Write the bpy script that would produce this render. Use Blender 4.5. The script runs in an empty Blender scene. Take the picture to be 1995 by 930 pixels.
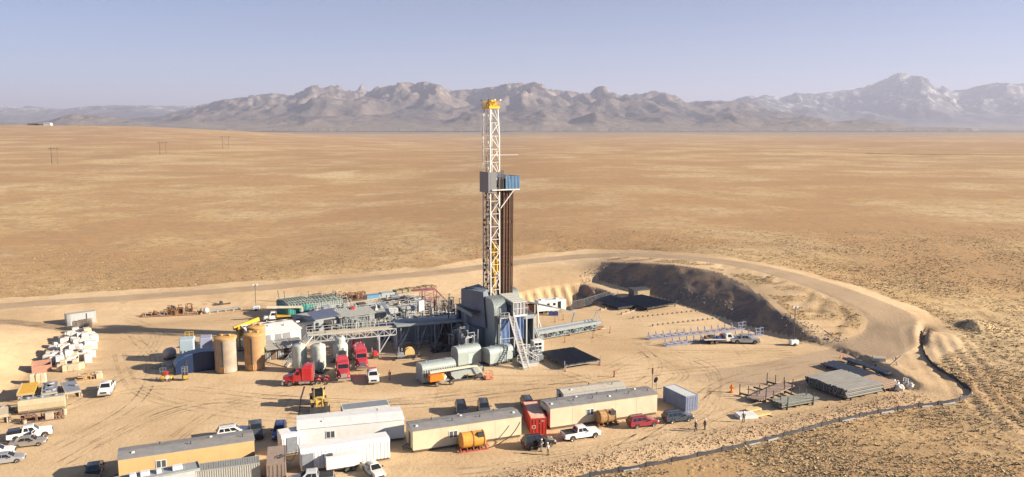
import bpy, math, random
import numpy as np
from mathutils import Vector, Matrix, noise as mnoise
R = math.radians
rnd = random.Random(7)
sc = bpy.context.scene
COL = sc.collection

# ------------------------------------------------------------------ camera, light, exposure
CAM_H = 46.0
FPX = 1560.0
TH = math.atan((465.0 - 247.0) / FPX)
cam_d = bpy.data.cameras.new('camera')
cam = bpy.data.objects.new('camera', cam_d)
COL.objects.link(cam)
cam.location = (0, 0, CAM_H)
cam.rotation_euler = (math.pi / 2 - TH, 0, 0)
cam_d.sensor_width = 36.0
cam_d.lens = 36.0 * FPX / 1995.0
cam_d.clip_start = 0.5
cam_d.clip_end = 90000
sc.camera = cam

SUN_EL = R(21.0)
SUN_AZ = R(-8.4)          # angle from +X towards +Y of the direction TO the sun
sun_dir = Vector((math.cos(SUN_EL) * math.cos(SUN_AZ), math.cos(SUN_EL) * math.sin(SUN_AZ), math.sin(SUN_EL)))
sun_d = bpy.data.lights.new('sun', 'SUN')
sun_d.energy = 5.0
sun_d.angle = R(0.5)
sun_d.color = (1.0, 0.87, 0.70)
sun = bpy.data.objects.new('sun', sun_d)
COL.objects.link(sun)
sun.rotation_euler = sun_dir.to_track_quat('Z', 'Y').to_euler()
sun.location = (100, 0, 120)

world = bpy.data.worlds.new('World')
sc.world = world
world.use_nodes = True
wt = world.node_tree
wt.nodes.clear()
w_out = wt.nodes.new('ShaderNodeOutputWorld')
w_bg = wt.nodes.new('ShaderNodeBackground')
w_sky = wt.nodes.new('ShaderNodeTexSky')
w_sky.sky_type = 'NISHITA'
w_sky.sun_disc = False
w_sky.sun_elevation = SUN_EL
w_sky.sun_rotation = math.pi / 2 - SUN_AZ
w_sky.altitude = 1600
w_sky.air_density = 0.62
w_sky.dust_density = 0.5
w_sky.ozone_density = 3.2
w_bg.inputs['Strength'].default_value = 0.05
wt.links.new(w_sky.outputs[0], w_bg.inputs['Color'])
wt.links.new(w_bg.outputs[0], w_out.inputs['Surface'])

vs = sc.view_settings
vs.view_transform = 'Standard'
vs.look = 'None'
vs.exposure = 1.38
vs.gamma = 1.0
vs.use_curve_mapping = False
sc.render.engine = 'CYCLES'
cy = sc.cycles
cy.max_bounces = 5
cy.diffuse_bounces = 1
cy.glossy_bounces = 2
cy.transmission_bounces = 3
cy.volume_bounces = 0
cy.transparent_max_bounces = 6
cy.use_denoising = True
try:
    cy.denoiser = 'OPENIMAGEDENOISE'
except Exception:
    pass
cy.caustics_reflective = False
cy.caustics_refractive = False
cy.sample_clamp_indirect = 6

# ------------------------------------------------------------------ measuring helpers
ST, CT = math.sin(TH), math.cos(TH)
def W(px, py, z=0.0):
    """Where on the plane of height z the surveyed point of the photograph lies."""
    u = (px - 997.5) / FPX
    v = (py - 465.0) / FPX
    dz = -ST - v * CT
    t = (z - CAM_H) / dz
    return Vector((u * t, (CT - v * ST) * t, z))
def WD(px, py, D):
    """Point seen at px, py whose distance along Y is D."""
    u = (px - 997.5) / FPX
    v = (py - 465.0) / FPX
    t = D / (CT - v * ST)
    return Vector((u * t, D, CAM_H + t * (-ST - v * CT)))
def heading(a, b):
    d = W(*b) - W(*a)
    return math.atan2(d.y, d.x)

# ------------------------------------------------------------------ materials
MATS = {}
def nodes_of(name):
    m = bpy.data.materials.new(name)
    m.use_nodes = True
    nt = m.node_tree
    b = nt.nodes.get('Principled BSDF')
    return m, nt, b
def mat(name, col, rough=0.6, metal=0.0, var=0.12, scale=3.0, dirt=None, dirt_amt=0.45, bump=0.0, bscale=30.0, coat=0.0, stretch=(1, 1, 1)):
    """A paint / metal / cloth material with uneven tone, stains and faint relief."""
    if name in MATS:
        return MATS[name]
    m, nt, b = nodes_of(name)
    L = nt.links.new
    N = nt.nodes.new
    tc = N('ShaderNodeTexCoord'); mp = N('ShaderNodeMapping'); mp.inputs['Scale'].default_value = stretch
    L(tc.outputs['Object'], mp.inputs['Vector'])
    n1 = N('ShaderNodeTexNoise'); n1.inputs['Scale'].default_value = scale; n1.inputs['Detail'].default_value = 5
    L(mp.outputs[0], n1.inputs['Vector'])
    mr = N('ShaderNodeMapRange'); mr.inputs['From Min'].default_value = 0.3; mr.inputs['From Max'].default_value = 0.7
    mr.inputs['To Min'].default_value = 1 - var; mr.inputs['To Max'].default_value = 1 + var
    L(n1.outputs['Fac'], mr.inputs['Value'])
    mx = N('ShaderNodeMix'); mx.data_type = 'RGBA'; mx.blend_type = 'MULTIPLY'; mx.inputs['Factor'].default_value = 1.0
    mx.inputs['A'].default_value = (*col, 1)
    L(mr.outputs[0], mx.inputs['B'])
    out = mx.outputs['Result']
    if dirt is not None:
        n2 = N('ShaderNodeTexNoise'); n2.inputs['Scale'].default_value = scale * 0.45; n2.inputs['Detail'].default_value = 7
        n2.inputs['Roughness'].default_value = 0.7
        mp2 = N('ShaderNodeMapping'); mp2.inputs['Scale'].default_value = (1, 1, 0.35); mp2.inputs['Location'].default_value = (7, 3, 1)
        L(tc.outputs['Object'], mp2.inputs['Vector']); L(mp2.outputs[0], n2.inputs['Vector'])
        r2 = N('ShaderNodeMapRange'); r2.inputs['From Min'].default_value = 0.48; r2.inputs['From Max'].default_value = 0.72
        r2.inputs['To Max'].default_value = dirt_amt
        L(n2.outputs['Fac'], r2.inputs['Value'])
        m2 = N('ShaderNodeMix'); m2.data_type = 'RGBA'
        L(r2.outputs[0], m2.inputs['Factor']); L(out, m2.inputs['A']); m2.inputs['B'].default_value = (*dirt, 1)
        out = m2.outputs['Result']
    L(out, b.inputs['Base Color'])
    b.inputs['Roughness'].default_value = rough
    b.inputs['Metallic'].default_value = metal
    if coat:
        b.inputs['Coat Weight'].default_value = coat
        b.inputs['Coat Roughness'].default_value = 0.08
    if bump:
        nb = N('ShaderNodeTexNoise'); nb.inputs['Scale'].default_value = bscale
        L(mp.outputs[0], nb.inputs['Vector'])
        bp = N('ShaderNodeBump'); bp.inputs['Strength'].default_value = bump; bp.inputs['Distance'].default_value = 0.05
        L(nb.outputs['Fac'], bp.inputs['Height']); L(bp.outputs[0], b.inputs['Normal'])
    MATS[name] = m
    return m
DUST = (0.42, 0.31, 0.19)

# ------------------------------------------------------------------ mesh collector
class MB:
    def __init__(s):
        s.v = []; s.f = []; s.sm = []
    def add(s, vs_, fs, smooth=False, M=None):
        o = len(s.v)
        if M is not None:
            vs_ = [M @ Vector(p) for p in vs_]
        s.v += [tuple(p) for p in vs_]
        for f in fs:
            s.f.append(tuple(i + o for i in f)); s.sm.append(smooth)
        return s
    def box(s, c, d, rz=0.0, M=None, taper=1.0, bev=0.0):
        """box of centre c and full size d, optionally turned and tapered towards its top"""
        x, y, z = d[0] / 2, d[1] / 2, d[2] / 2
        if bev:
            b = bev
            ring = [(-x + b, -y), (x - b, -y), (x, -y + b), (x, y - b), (x - b, y), (-x + b, y), (-x, y - b), (-x, -y + b)]
            P = []
            for (zz, k) in ((-z, 0), (z - b, 0), (z, 1)):
                for (px, py) in ring:
                    q = 1 - (b / max(x, b)) * k; w = 1 - (b / max(y, b)) * k
                    P.append((px * q, py * w, zz))
            F = [tuple(range(7, -1, -1)), tuple(range(16, 24))]
            for l in (0, 8):
                for i in range(8):
                    j = (i + 1) % 8
                    F.append((l + i, l + j, l + 8 + j, l + 8 + i))
        else:
            t = taper
            P = [(-x, -y, -z), (x, -y, -z), (x, y, -z), (-x, y, -z), (-x * t, -y * t, z), (x * t, -y * t, z), (x * t, y * t, z), (-x * t, y * t, z)]
            F = [(0, 3, 2, 1), (4, 5, 6, 7), (0, 1, 5, 4), (1, 2, 6, 5), (2, 3, 7, 6), (3, 0, 4, 7)]
        T = Matrix.Translation(Vector(c)) @ Matrix.Rotation(rz, 4, 'Z')
        if M is not None:
            T = M @ T
        return s.add(P, F, False, T)
    def bx(s, x0, x1, y0, y1, z0, z1):
        return s.box(((x0 + x1) / 2, (y0 + y1) / 2, (z0 + z1) / 2), (abs(x1 - x0), abs(y1 - y0), abs(z1 - z0)))
    def cyl(s, a, b, r, r2=None, n=12, caps=True, smooth=True):
        a = Vector(a); b = Vector(b); r2 = r if r2 is None else r2
        d = (b - a)
        if d.length < 1e-6:
            return s
        q = d.to_track_quat('Z', 'Y').to_matrix()
        P = []
        for (c, rr) in ((a, r), (b, r2)):
            for i in range(n):
                t = 2 * math.pi * (i + 0.5) / n
                P.append(c + q @ Vector((math.cos(t) * rr, math.sin(t) * rr, 0)))
        s.add(P, [(i, (i + 1) % n, n + (i + 1) % n, n + i) for i in range(n)], smooth and n > 6)
        if caps:
            s.add(P, [tuple(range(n - 1, -1, -1)), tuple(range(n, 2 * n))], False)
        return s
    def bar(s, a, b, w=0.1, h=None):
        """square beam from a to b"""
        h = h or w
        a = Vector(a); b = Vector(b); d = b - a
        if d.length < 1e-6:
            return s
        d.normalize()
        up = Vector((0, 0, 1)) if abs(d.z) < 0.95 else Vector((1, 0, 0))
        x = d.cross(up).normalized() * w / 2; y = x.cross(d).normalized() * h / 2
        P = [a - x - y, a + x - y, a + x + y, a - x + y, b - x - y, b + x - y, b + x + y, b - x + y]
        return s.add(P, [(0, 1, 2, 3), (7, 6, 5, 4), (0, 4, 5, 1), (1, 5, 6, 2), (2, 6, 7, 3), (3, 7, 4, 0)])
    def tube(s, pts, r, n=6):
        for i in range(len(pts) - 1):
            s.cyl(pts[i], pts[i + 1], r, n=n)
        return s
    def lathe(s, prof, n=20, M=None, axis='Z'):
        """profile of (radius, height) turned about an axis through the origin"""
        P = []
        for (r, h) in prof:
            for i in range(n):
                t = 2 * math.pi * i / n
                if axis == 'Z': P.append((r * math.cos(t), r * math.sin(t), h))
                elif axis == 'X': P.append((h, r * math.cos(t), r * math.sin(t)))
                else: P.append((r * math.cos(t), h, -r * math.sin(t)))
        F = []
        for k in range(len(prof) - 1):
            for i in range(n):
                j = (i + 1) % n
                F.append((k * n + i, k * n + j, (k + 1) * n + j, (k + 1) * n + i))
        s.add(P, F, True, M)
        s.add(P, [tuple(range(n - 1, -1, -1)), tuple(range((len(prof) - 1) * n, len(prof) * n))], False, M)
        return s
    def prism(s, outline, y0, y1, axis='Y', M=None, y_in=None):
        """outline of (a, z) points extruded across; axis 'Y': a is x; axis 'X': a is y"""
        n = len(outline)
        P = []
        for yy in (y0, y1):
            for (a, z) in outline:
                P.append((a, yy, z) if axis == 'Y' else (yy, a, z))
        F = [tuple(range(n)), tuple(range(2 * n - 1, n - 1, -1))] + [(i, i + n, (i + 1) % n + n, (i + 1) % n) for i in range(n)]
        return s.add(P, F, False, M)
    def corr(s, a, b, z0, z1, pitch=0.28, dep=0.04, M=None):
        """corrugated upright wall from a to b (xy)"""
        a = Vector((*a, 0)); b = Vector((*b, 0)); d = b - a; L = d.length; d.normalize()
        nrm = Vector((d.y, -d.x, 0))
        n = max(2, int(L / pitch)); P = []; p = L / n
        for i in range(n):
            for (t, o) in ((0.0, 0), (0.3, 0), (0.5, 1), (0.8, 1)):
                q = a + d * (i + t) * p + nrm * dep * o
                P += [(q.x, q.y, z0), (q.x, q.y, z1)]
        P += [(b.x, b.y, z0), (b.x, b.y, z1)]
        return s.add(P, [(2 * i, 2 * i + 2, 2 * i + 3, 2 * i + 1) for i in range(len(P) // 2 - 1)], False, M)
    def ico(s, c, r, sub=1, jit=0.0, sq=(1, 1, 1), seed=0):
        t = (1 + 5 ** 0.5) / 2
        V = [Vector(p).normalized() for p in ((-1, t, 0), (1, t, 0), (-1, -t, 0), (1, -t, 0), (0, -1, t), (0, 1, t), (0, -1, -t), (0, 1, -t), (t, 0, -1), (t, 0, 1), (-t, 0, -1), (-t, 0, 1))]
        F = [(0, 11, 5), (0, 5, 1), (0, 1, 7), (0, 7, 10), (0, 10, 11), (1, 5, 9), (5, 11, 4), (11, 10, 2), (10, 7, 6), (7, 1, 8), (3, 9, 4), (3, 4, 2), (3, 2, 6), (3, 6, 8), (3, 8, 9), (4, 9, 5), (2, 4, 11), (6, 2, 10), (8, 6, 7), (9, 8, 1)]
        for _ in range(sub):
            nf = []; cache = {}
            def mid(i, j):
                k = (min(i, j), max(i, j))
                if k not in cache:
                    V.append(((V[i] + V[j]) / 2).normalized()); cache[k] = len(V) - 1
                return cache[k]
            for (a, b, d) in F:
                ab, bd, da = mid(a, b), mid(b, d), mid(d, a)
                nf += [(a, ab, da), (b, bd, ab), (d, da, bd), (ab, bd, da)]
            F = nf
        P = []
        for v in V:
            k = 1 + jit * mnoise.noise(v * 2.3 + Vector((seed, seed * 1.7, 0)))
            P.append((c[0] + v.x * r * k * sq[0], c[1] + v.y * r * k * sq[1], c[2] + v.z * r * k * sq[2]))
        return s.add(P, F, True)
    def build(s, name, m, parent=None, label=None):
        me = bpy.data.meshes.new(name)
        me.from_pydata(s.v, [], s.f)
        if any(s.sm):
            me.polygons.foreach_set('use_smooth', s.sm)
            try:
                me.set_sharp_from_angle(angle=R(40))
            except Exception:
                pass
        me.materials.append(m)
        o = bpy.data.objects.new(name, me)
        COL.objects.link(o)
        if parent is not None:
            o.parent = parent
        if label:
            o['label'] = label
        return o

def tag(o, label=None, cat=None, group=None, kind=None):
    if label: o['label'] = label
    if cat: o['category'] = cat
    if group: o['group'] = group
    if kind: o['kind'] = kind
    return o
def thing(name, label, cat, loc, rz=0.0, group=None):
    o = bpy.data.objects.new(name, None)
    o.empty_display_size = 0.5
    COL.objects.link(o)
    o.location = (loc[0], loc[1], loc[2] if len(loc) > 2 else 0.0)
    o.rotation_euler = (0, 0, rz)
    return tag(o, label, cat, group)
def copy_thing(src, loc, rz, label, group=None, scale=None):
    """copy a thing, its parts and their sub-parts"""
    kids = {}
    for o in list(COL.objects):
        if o.parent is not None:
            kids.setdefault(o.parent.name, []).append(o)
    def rec(o, par):
        c = o.copy(); COL.objects.link(c)
        if par is not None: c.parent = par
        for k in kids.get(o.name, []):
            rec(k, c)
        return c
    r = rec(src, None)
    r.location = (loc[0], loc[1], loc[2] if len(loc) > 2 else 0.0)
    r.rotation_euler = (0, 0, rz)
    if scale: r.scale = scale
    r['label'] = label
    if group: r['group'] = group
    return r
# ------------------------------------------------------------------ the ground, one sheet to the horizon
def sstep(a, b, x):
    t = np.clip((x - a) / (b - a), 0, 1)
    return t * t * (3 - 2 * t)
def vnoise(x, y, seed=0):
    """smooth value noise on arrays"""
    xi = np.floor(x).astype(np.int64); yi = np.floor(y).astype(np.int64)
    fx = x - xi; fy = y - yi
    fx = fx * fx * (3 - 2 * fx); fy = fy * fy * (3 - 2 * fy)
    def h(a, b):
        n = (a * 374761393 + b * 668265263 + seed * 1442695041) & 0xFFFFFFFF
        n = ((n ^ (n >> 13)) * 1274126177) & 0xFFFFFFFF
        return ((n ^ (n >> 16)) & 0xFFFF) / 65535.0
    return (h(xi, yi) * (1 - fx) + h(xi + 1, yi) * fx) * (1 - fy) + (h(xi, yi + 1) * (1 - fx) + h(xi + 1, yi + 1) * fx) * fy
def fbm(x, y, seed=0, oct=4, gain=0.5):
    s = 0; a = 1; t = 0
    for i in range(oct):
        s = s + a * vnoise(x * 2 ** i + 17 * i, y * 2 ** i + 9 * i, seed + i); t += a; a *= gain
    return s / t
def inpoly(X, Y, poly):
    c = np.zeros(X.shape, bool)
    n = len(poly)
    for i in range(n):
        x1, y1 = poly[i][:2]; x2, y2 = poly[(i + 1) % n][:2]
        k = ((y1 > Y) != (y2 > Y)) & (X < (x2 - x1) * (Y - y1) / (y2 - y1 + 1e-12) + x1)
        c ^= k
    return c
def polydist(X, Y, pts, val=None):
    """distance to a polyline and the value interpolated along it"""
    best = np.full(X.shape, 1e9); bv = np.zeros(X.shape)
    for i in range(len(pts) - 1):
        ax, ay = pts[i][0], pts[i][1]; bx_, by_ = pts[i + 1][0], pts[i + 1][1]
        dx, dy = bx_ - ax, by_ - ay; l2 = dx * dx + dy * dy + 1e-9
        t = np.clip(((X - ax) * dx + (Y - ay) * dy) / l2, 0, 1)
        d = np.hypot(X - ax - t * dx, Y - ay - t * dy)
        k = d < best
        best = np.where(k, d, best)
        if val is not None:
            bv = np.where(k, val[i] * (1 - t) + val[i + 1] * t, bv)
    return best, bv
def smooth_line(pts, n=6):
    """Catmull-Rom through xyz tuples"""
    P = [Vector(p) for p in pts]; out = []
    for i in range(len(P) - 1):
        p0 = P[max(i - 1, 0)]; p1 = P[i]; p2 = P[i + 1]; p3 = P[min(i + 2, len(P) - 1)]
        for k in range(n):
            t = k / n
            out.append(0.5 * ((2 * p1) + (p2 - p0) * t + (2 * p0 - 5 * p1 + 4 * p2 - p3) * t * t + (3 * p1 - p0 - 3 * p2 + p3) * t ** 3))
    out.append(P[-1])
    return out

ROAD = smooth_line([W(*p) for p in [(-260, 628, .6), (0, 597, .8), (300, 577, 1.0), (600, 553, 1.6), (850, 531, 2.3), (1000, 513, 3.0), (1110, 502, 3.6), (1200, 497, 4.6), (1300, 500, 6.2), (1400, 509, 7.2), (1500, 527, 7.2), (1600, 556, 6.2), (1680, 587, 5.2), (1735, 615, 3.8), (1752, 643, 2.4), (1715, 670, 1.2), (1640, 697, .3), (1520, 722, 0), (1380, 745, 0), (1220, 770, 0)]])
CREST = [W(*p) for p in [(1172, 510, 4.2), (1250, 511, 6.2), (1330, 516, 7.4), (1400, 530, 6.9), (1455, 556, 5.6), (1500, 588, 4.6), (1525, 610, 4.0), (1565, 638, 2.6), (1600, 664, 0.6)]]
PAD = [W(*p) for p in [(-300, 1040), (-300, 880), (0, 772), (62, 718), (98, 680), (128, 636), (150, 612), (200, 606), (450, 598), (700, 585), (900, 576), (1000, 576), (1060, 563), (1138, 553), (1165, 547), (1250, 571), (1300, 586), (1400, 617), (1440, 632), (1540, 660), (1600, 673), (1660, 690), (1690, 704), (1778, 757), (1790, 770), (1640, 803), (1440, 846), (1200, 892), (1000, 935), (900, 1040)]]
SUMP = [W(*p) for p in [(1000, 574), (1060, 561), (1135, 553), (1190, 569), (1230, 582), (1110, 605), (1000, 608)]]
LEFTB = [W(*p) for p in [(-190, 640, 6.5), (-200, 690, 6.0), (-230, 760, 5.0)]]
BANK = [W(*p) for p in [(1685, 692, .8), (1738, 712, 1.1), (1795, 745, 1.0)]]
FENCE_PX = [(560, 1045, .1), (800, 1000, .1), (1040, 960, .2), (1150, 930, .2), (1230, 915, .2), (1310, 900, .2), (1440, 872, .3), (1560, 842, .3), (1640, 822, .3), (1700, 808, .3), (1790, 793, .4), (1860, 784, .5), (1893, 768, .6), (1872, 748, .7), (1830, 722, .8), (1803, 695, .9), (1797, 668, 1.0), (1800, 648, 1.2)]
FENCE = smooth_line([W(*p) for p in FENCE_PX], 5)

gx0, gx1, gy0, gy1, gs = -170.0, 215.0, 88.0, 320.0, 0.75
nx = int((gx1 - gx0) / gs) + 1; ny = int((gy1 - gy0) / gs) + 1
fx = gx0 + np.arange(nx) * gs; fy = gy0 + np.arange(ny) * gs
X, Y = np.meshgrid(fx, fy)
def znat(X, Y):
    k = 0.2 + 0.8 * sstep(-110, 60, X)
    return (6.2 * sstep(150, 262, Y)) * k + 0.6
Z = znat(X, Y)
fixed = np.zeros(X.shape, bool)
fixed[0, :] = fixed[-1, :] = True; fixed[:, 0] = fixed[:, -1] = True
road_d, road_z = polydist(X, Y, ROAD, [p.z for p in ROAD])
far_out = (road_d > 26) & ~inpoly(X, Y, [(p.x, p.y) for p in ROAD]) & ((Y > 215) | (X > 130))
fixed |= far_out
_, road_w = polydist(X, Y, ROAD, list(np.interp(np.arange(len(ROAD)), [0, 40, 60, 72, 84, 96, len(ROAD) - 1], [3.4, 3.4, 3.6, 4.6, 6.0, 5.5, 4.5])))
road_d = np.maximum(road_d - (road_w - 3.6), 0)
_, road_f = polydist(X, Y, ROAD, [1.0] * (len(ROAD) - 13) + list(np.linspace(1, 0, 13)))
k = road_d < 3.6
Z[k] = road_z[k]; fixed |= k
cr_d, cr_z = polydist(X, Y, CREST, [p.z for p in CREST])
k = cr_d < 0.7
Z[k] = cr_z[k]; fixed |= k
pad_in = inpoly(X, Y, PAD)
Z[pad_in] = 0; fixed |= pad_in
for line, wid in ((LEFTB, 2.0), (BANK, 1.0)):
    d_, z_ = polydist(X, Y, line, [p.z for p in line])
    k = (d_ < wid) & ~pad_in
    Z[k] = z_[k]; fixed |= k
fd, fz = polydist(X, Y, FENCE, [p.z for p in FENCE])
k = fd < 0.8
Z[k] = fz[k]; fixed |= k
# foreground strip outside the fence falls away gently
free = ~fixed
for lvl in (8, 4, 2, 1):
    for it in range(260 if lvl > 1 else 420):
        s_ = lvl
        A = np.pad(Z, s_, mode='edge')
        av = (A[2 * s_:, s_:-s_] + A[:-2 * s_, s_:-s_] + A[s_:-s_, 2 * s_:] + A[s_:-s_, :-2 * s_]) / 4
        Z = np.where(free, av, Z)
# the sump behind the white trailer: planar walls down to a floor
sx = np.array([p.x for p in SUMP]); sy = np.array([p.y for p in SUMP])
sd, _ = polydist(X, Y, SUMP + [SUMP[0]])
sin_ = inpoly(X, Y, SUMP)
rib = 0.5 * np.sin((X * 0.93 + Y * 0.2) * 2.1 + 2 * vnoise(X * .3, Y * .1, 5))
Z = np.where(sin_, np.maximum(-sd * 0.62 + rib * np.clip(sd, 0, 1), -6.0 + 0 * X), Z)
# soil heaps right of the bend
for (px, py, h, r_) in ((1890, 640, .9, 2.0), (1908, 643, .9, 2.0), (1926, 640, .7, 2.2), (1835, 655, .5, 4), (1700, 742, .3, 4)):
    c = W(px, py, 2)
    Z += h * np.exp(-(((X - c.x) / (r_ * 1.0)) ** 2 + ((Y - c.y) / (r_ * 1.6)) ** 2))
# berm between the trailer lane and the fence
BERM = [W(*p) for p in [(880, 965), (1050, 925), (1200, 893), (1440, 846), (1640, 804), (1785, 775)]]
bd, _ = polydist(X, Y, BERM)
bm = np.exp(-(bd / 2.1) ** 2) * (0.75 + 0.5 * (fbm(X * .5, Y * .5, 3) - .5) * 2)
Z += 0.62 * bm
# surface states, kept as masks for the material
m_pad = pad_in.astype(float)
m_road = (1 - sstep(3.4, 4.6, road_d + 0.9 * (vnoise(X * .25, Y * .25, 8) - .5))) * road_f
inner = inpoly(X, Y, [(p.x, p.y) for p in ROAD])
desert = np.ones(X.shape)
bare = sstep(-1.5, 1.5, 9.5 - road_d + 5 * (fbm(X * .12, Y * .12, 4) - .5) * (Y > 150))
bare = np.maximum(bare, pad_in)
bare = np.maximum(bare, inner * 1.0)
ld, _ = polydist(X, Y, [W(-200, 680), W(100, 650)])
bare = np.maximum(bare, (X < -70) & (Y < 200))
bare = np.maximum(bare, sstep(5.0, 3.0, bd))
side = inpoly(X, Y, [(p.x, p.y) for p in FENCE] + [W(1690, 704), W(1778, 757)] + [(p.x, p.y) for p in BERM[::-1]])
bare = np.maximum(bare, side * 0.65)
rd2, _ = polydist(X, Y, [W(1830, 660, 1.5), W(1870, 720, 1), W(1930, 800, .5), W(1990, 850, .5)])
bare = np.maximum(bare, sstep(9, 1, rd2 + 4 * (fbm(X * .2, Y * .2, 61) - .5)) * 0.42)
# little patches of growth inside the loop of the road, on the mound between crest and road
mound = inner & ~pad_in & (cr_d > 1.5) & ~inpoly(X, Y, [(p.x, p.y) for p in CREST] + [(p.x, p.y) for p in [W(*q) for q in [(1600, 673), (1440, 632), (1300, 586), (1165, 547)]]]) & (X > 30)
bare = np.where(mound & (road_d > 5.5), 0.25 + 0.7 * sstep(.45, .6, fbm(X * .13, Y * .25, 31)), bare)
# the graded cut face below the crest: darker clay and rubble
cut = inner & ~pad_in & (X > 15)
cd2 = sstep(14, 0, cr_d)
padd, _ = polydist(X, Y, PAD + [PAD[0]])
cutpoly = [(p.x, p.y) for p in CREST] + [(p.x, p.y) for p in [W(*q) for q in [(1600, 673), (1540, 660), (1440, 632), (1400, 617), (1300, 586), (1250, 571), (1165, 547)]]]
cutin = inpoly(X, Y, cutpoly)
m_cut = cutin.astype(float)
m_cut = np.maximum(m_cut, sin_ & (X > W(1128, 570).x) & (sd > .3))
# relief: ruts, gravel, tussocks
edge_ = sstep(0, 28, np.minimum(np.minimum(X - gx0, gx1 - X), np.minimum(Y - gy0, gy1 - Y)))
rel = (fbm(X * .9, Y * .9, 11, 3) - .5) * edge_
Z += (1 - np.clip(m_road + m_pad, 0, 1)) * 0.16 * rel
Z += (1 - np.clip(bare, 0, 1)) * (0.5 * edge_ * (fbm(X * .06, Y * .06, 13, 3) - .5))
tx = X * .75 - Y * .65
groov = np.abs(np.sin(tx * .62 + 9 * fbm(X * .06, Y * .06, 6, 3))) ** .5
Z += mound * 0.30 * (groov - .5) * (.3 + 1.2 * vnoise(X * .07, Y * .07, 66)) * sstep(1, 5, cr_d) * sstep(3.5, 7, road_d)
ruts = np.exp(-(rd2 / 7) ** 2) * np.sin(rd2 * 2.4 + 2 * vnoise(X * .08, Y * .08, 71)) * (X > 75)
Z += 0.13 * ruts
sm_ = (inner & ~pad_in & (cr_d < 6)) | ((bd < 3))
for it in range(7):
    A_ = np.pad(Z, 1, mode='edge'); Z = np.where(sm_, (A_[2:, 1:-1] + A_[:-2, 1:-1] + A_[1:-1, 2:] + A_[1:-1, :-2]) / 4, Z)
Z += cutin * np.clip(padd / 3, 0, 1) * (0.9 * (fbm(X * .16, Y * .12, 21, 4) - .5) + .35 * (fbm(X * .6, Y * .25, 22, 3) - .5))
Zf = Z

# stretch the fine survey into one sheet with ever wider cells to the horizon
def grow(a, s, lim, g=1.10):
    out = []; st = s
    while abs(a) < lim:
        st *= g; a += st; out.append(a)
    return out
ext_r = grow(gx1, gs, 42000, 1.11)
ext_l = [-v for v in grow(-gx0, gs, 42000, 1.11)][::-1]
ext_f = grow(gy1, gs, 60000, 1.045)
ext_n = [gy0 - 3, gy0 - 9, gy0 - 25, gy0 - 60, gy0 - 200, -400, -2000]
ax = np.array(ext_l + list(fx) + ext_r); ay = np.array(ext_n[::-1] + list(fy) + ext_f)
AX, AY = np.meshgrid(ax, ay)
def zfar(X, Y):
    base = znat(X, Y)
    base = base + 4.0 * sstep(300, 900, Y) * sstep(100, -700, X)
    u = X / np.maximum(Y, 1)
    hill = 50 * sstep(900, 3000, Y) * sstep(-0.10, -0.55, u) * (1 - sstep(3300, 5200, Y))
    und = 7 * (fbm(X / 420 + 3, Y / 420, 41, 4) - .5) * sstep(330, 1000, Y)
    swell = -6 * sstep(1200, 3500, Y) + 34 * sstep(6500, 10500, Y)
    return base + hill + und + swell
AZ = zfar(AX, AY)
i0 = len(ext_l); j0 = len(ext_n)
near = np.zeros(AX.shape, bool)
ZZ = AZ.copy()
ZZ[j0:j0 + ny, i0:i0 + nx] = Zf
# blend the seam: outside cells keep the border value and ease into the far field
ix = np.clip(np.arange(len(ax)) - i0, 0, nx - 1); iy = np.clip(np.arange(len(ay)) - j0, 0, ny - 1)
Zc = Zf[np.ix_(iy, ix)]
dx_ = np.maximum(np.maximum(gx0 - AX, AX - gx1), 0); dy_ = np.maximum(np.maximum(gy0 - AY, AY - gy1), 0)
dd = np.hypot(dx_, dy_)
w_ = sstep(0, 260, dd)
ZZ = Zc * (1 - w_) + AZ * w_
def spread_mask(m, fall=60):
    out = m[np.ix_(iy, ix)].astype(float)
    return out * (1 - sstep(0, fall, dd)) if fall else out
mask = np.stack([spread_mask(m_pad * 1.0), spread_mask(np.clip(m_road, 0, 1)), spread_mask(np.clip(bare, 0, 1)), spread_mask(np.clip(m_cut, 0, 1))], -1)
NX, NY = len(ax), len(ay)
co = np.stack([AX, AY, ZZ], -1).reshape(-1, 3)
idx = np.arange(NX * NY).reshape(NY, NX)
quads = np.stack([idx[:-1, :-1], idx[:-1, 1:], idx[1:, 1:], idx[1:, :-1]], -1).reshape(-1, 4)
me = bpy.data.meshes.new('ground')
me.vertices.add(len(co)); me.vertices.foreach_set('co', co.astype(np.float32).ravel())
me.loops.add(quads.size); me.loops.foreach_set('vertex_index', quads.ravel().astype(np.int32))
me.polygons.add(len(quads)); me.polygons.foreach_set('loop_start', np.arange(0, quads.size, 4, dtype=np.int32))
me.polygons.foreach_set('loop_total', np.full(len(quads), 4, np.int32))
me.update(calc_edges=True)
me.polygons.foreach_set('use_smooth', np.ones(len(quads), bool))
at_ = me.color_attributes.new('ground_state', 'FLOAT_COLOR', 'POINT')
at_.data.foreach_set('color', mask.reshape(-1).astype(np.float32))
ground = bpy.data.objects.new('ground', me)
COL.objects.link(ground)
tag(ground, kind='structure')
def gz(x, y):
    """height of the ground under a point of the surveyed area"""
    i = min(max((x - gx0) / gs, 0), nx - 1.001); j = min(max((y - gy0) / gs, 0), ny - 1.001)
    a, b = int(i), int(j); u, v = i - a, j - b
    return float((Zf[b, a] * (1 - u) + Zf[b, a + 1] * u) * (1 - v) + (Zf[b + 1, a] * (1 - u) + Zf[b + 1, a + 1] * u) * v)
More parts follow.
